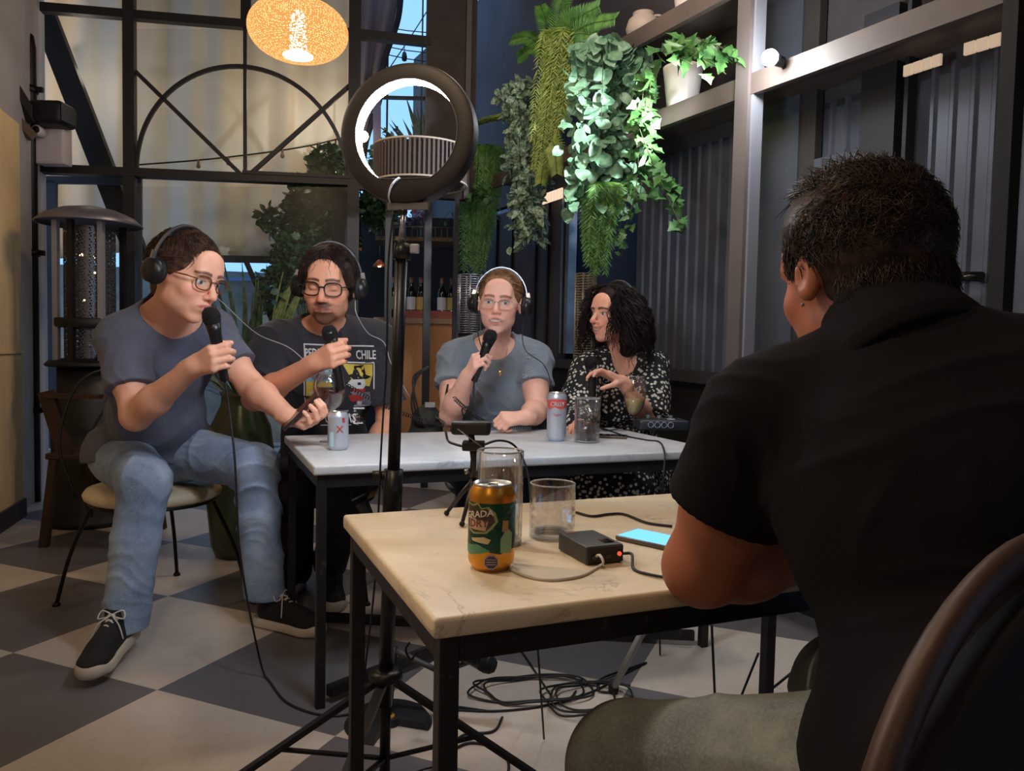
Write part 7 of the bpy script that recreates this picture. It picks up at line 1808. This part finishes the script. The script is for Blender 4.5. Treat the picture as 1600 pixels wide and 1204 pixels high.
# ================================================================== SHELF PLANTS
random.seed(3)
M_POTW = mat('white_ceramic', C(214, 206, 200), .45, var=.05); M_TERRA = mat('beige_ceramic', C(176, 160, 148), .6, var=.08)
def trailing(name, label, root, tip, wid, n, L, W, kind, m, stems=6, dense_top=1.6, group='trailing plants on the wall shelf', cat='plant', fern=False, top_n=0, spread_top=.1):
    root = Vector(root); tip = Vector(tip); t = thing(name, label, cat, root, group)
    b = bmesh.new(); bs = bmesh.new()
    for s in range(stems):
        off = V(random.gauss(0, 1)*wid*.45, random.gauss(0, 1)*.03, 0); ln_ = random.uniform(.55, 1.05) if s else 1.0
        e = root.lerp(tip, ln_)+off; mid = root+off*1.2+V(0, -.03, -.02); mid2 = root.lerp(e, .5)+off*.8+V(random.uniform(-.02, .02), -.04, 0)
        sp = spline([root+V(0, 0, .03)+off*.3, mid, mid2, e], 8); tube(bs, sp, .0022, 4, caps=False)
        k = int(n/stems*(.5+.6*ln_))
        for i in range(k):
            u = random.random()**(1/dense_top if False else 1.0); p = sp[int(u*(len(sp)-1))]+Vector((random.gauss(0, 1)*wid*.28*(1-.45*u), random.gauss(0, 1)*.03, random.gauss(0, 1)*.02))
            d = Vector((random.gauss(0, .8), random.gauss(-.35, .6), random.gauss(-.55, .5))); leaf(b, p, d, Vector((random.gauss(0, .5), random.gauss(-.6, .4), random.gauss(.5, .4))), L*random.uniform(.6, 1.25), W*random.uniform(.65, 1.25), kind, droop=.25)
    link('foliage', b, m, t); link('stems', bs, G_STEM, t); return t
def fern_trail(name, label, root, tip, wid, nf, m, L=.09, thick=.006, group='feathery trailing plants on the wall shelf'):
    root = Vector(root); tip = Vector(tip); t = thing(name, label, 'plant', root, group); b = bmesh.new(); bs = bmesh.new()
    for s in range(nf):
        off = V(random.gauss(0, 1)*wid*.42, random.gauss(0, .03), 0); e = root.lerp(tip, random.uniform(.45, 1.02))+off*(.8)
        sp = spline([root+off*.4+V(0, 0, .02), root+off*1.1+V(0, -.04, -.03), root.lerp(e, .55)+off*.6, e], 9); tube(bs, sp, .0016, 3, caps=False)
        for i in range(2, len(sp)):
            d0 = (sp[i]-sp[i-1]).normalized(); w_ = L*.5*(1-.5*i/len(sp))
            for q in (-1, 1):
                for kk in range(2):
                    d = (V(q*random.uniform(.5, 1), random.uniform(-.5, .3), 0)+d0*random.uniform(.5, 1.2)).normalized(); leaf(b, sp[i].lerp(sp[i-1], kk*.5), d, V(0, -1, .2), w_*random.uniform(.7, 1.3), thick, 'blade', droop=.15)
    link('foliage', b, m, t); link('stems', bs, G_STEM, t); return t
def frond_plant(name, label, root, fr, m):
    root = Vector(root); t = thing(name, label, 'plant', root); b = bmesh.new(); bs = bmesh.new()
    for e in fr:
        e = Vector(e); mid = root.lerp(e, .5)+V(0, 0, .07); sp = spline([root, mid, e], 11); tube(bs, sp, .0022, 4, caps=False)
        for i in range(4, len(sp)):
            d0 = (sp[i]-sp[i-1]).normalized(); w_ = .075*(1-.8*abs(i/len(sp)-.45))
            for q in (-1, 1):
                s = d0.cross(V(0, 1, .1)).normalized()*q
                for kk in (0, .5): leaf(b, sp[i].lerp(sp[i-1], kk), (s+d0*.6).normalized(), V(0, -1, .3), w_, .0085, 'blade', droop=.1)
    link('fronds', b, m, t); link('stems', bs, G_STEM, t); return t
def potp(name, label, px, py_base, r, h, m, lip=True, cat='pot', hsh=SH1, off=.13):
    q = wp(px, 150, off); base = V(q.x, q.y, hsh); t = thing(name, label, cat, base)
    b = bmesh.new(); lathe(b, base, [(0, 0), (r*.72, 0), (r*.76, .006), (r, h-.015), (r*1.02, h), (r*.93, h), (r*.90, h-.02), (0, h-.03)], 28); link('pot_body', b, m, t); return t, base
# white pot lit by the spotlight, jug above, further pots
p1, b1 = potp('plant_pot', 'white pot on the lower shelf lit by the spotlight, under ivy', 1066, 175, .092, .20, M_POTW, off=.075)
q = wp(1003, 100, .09); jb_ = V(q.x, q.y, SH2)
jg = thing('handled_jug', 'beige round jug with small handle on the upper shelf', 'jug', jb_)
q = wp(985, 100, -.02); 
b = bmesh.new(); lathe(b, jb_, [(0, 0), (.045, 0), (.075, .03), (.088, .075), (.075, .12), (.052, .14), (.054, .155), (.048, .155), (.046, .14), (0, .12)], 30); link('jug_body', b, M_TERRA, jg)
b = bmesh.new(); tube(b, spline([jb_+V(.05, 0, .145), jb_+V(.088, -.01, .14), jb_+V(.092, -.01, .11), jb_+V(.076, 0, .10)], 5), .007, 7); link('handle', b, M_TERRA, jg)
q = wp(1062, 100, .09); p2, b2 = potp('plant_pot', 'white pot on the upper shelf cropped by the top of the frame', 1075, 0, .085, .17, M_POTW, hsh=SH2)
p3, b3 = potp('plant_pot', 'beige pot on the lower shelf at the left end, behind the striped leaves', 772, 175, .065, .10, M_TERRA)
potp('plant_pot', 'pot hidden among the round pale leaves on the lower shelf', 965, 175, .075, .12, M_TERRA)
potp('plant_pot', 'pot on the lower shelf carrying the lime coloured sprigs', 868, 175, .07, .11, M_TERRA)
Zs = lambda px, off=-.05: wp(px, 250, off).y
def P(px, py, off=-.06): return wp(px, py, off)
trailing('trailing_peperomia', 'plant with round pale green leaves cascading in the spotlight', P(955, 90), P(935, 335), .13, 620, .075, .070, 'round', G_SAGE, 9)
trailing('trailing_wandering_plant', 'striped white and green leaved plant hanging beside the ring light', P(810, 150), P(822, 385), .14, 1250, .075, .040, 'oval', G_VARI, 11)
trailing('ivy', 'bright green ivy spreading over the lit white pot', P(1085, 70), P(1150, 112), .10, 60, .075, .075, 'ivy', G_MID, 5)
b_ivy = trailing('ivy', 'ivy strand trailing down in front of the corrugated panel', P(1012, 200), P(1080, 365), .04, 60, .07, .07, 'ivy', G_MID, 2)
trailing('ivy', 'ivy hanging right of the round pale leaves', P(1012, 130), P(1000, 300), .05, 75, .07, .07, 'ivy', G_MID, 5)
trailing('ivy', 'small bright ivy sprigs poking left below the ring light', P(750, 300, -.1), P(690, 350, -.12), .10, 46, .045, .045, 'ivy', G_MID, 4)
trailing('ivy', 'small ivy sprigs against the pale outside wall', P(985, 300), P(965, 400), .06, 40, .045, .04, 'ivy', G_MID, 3)
fern_trail('lime_sprig_plant', 'lime green feathery sprigs hanging between the striped and round leaves', P(880, 55), P(846, 270), .13, 56, G_LIME, .12, .006)
fern_trail('asparagus_fern', 'dark green feathery fern hanging right of the ring light', P(752, 235), P(742, 425), .15, 90, G_FERN, .15, .005)
fern_trail('asparagus_fern', 'feathery fern hanging below the round pale leaves', P(945, 290), P(930, 425), .10, 46, G_FERN, .12, .005)
fern_trail('asparagus_fern', 'yellowish feathery tuft touching the top right of the ring light', P(800, 175), P(742, 195), .08, 26, G_LIME, .08, .006)
r = P(860, 95)
frond_plant('fern', 'dark arching fern fronds above the lime green sprigs', r, [P(800, 62), P(810, 90), P(905, 20), P(935, 10), P(960, 30), P(890, -30), P(845, 10), P(930, 55)], G_FERN)
frond_plant('fern', 'small fern frond tips beneath the lime green sprigs', P(860, 220), [P(845, 285), P(870, 270), P(838, 262)], G_LIME)
frond_plant('fern', 'yellow green frond tip seen through the ring at its right edge', P(735, 205), [P(712, 208), P(706, 196), P(716, 222)], G_LIME)
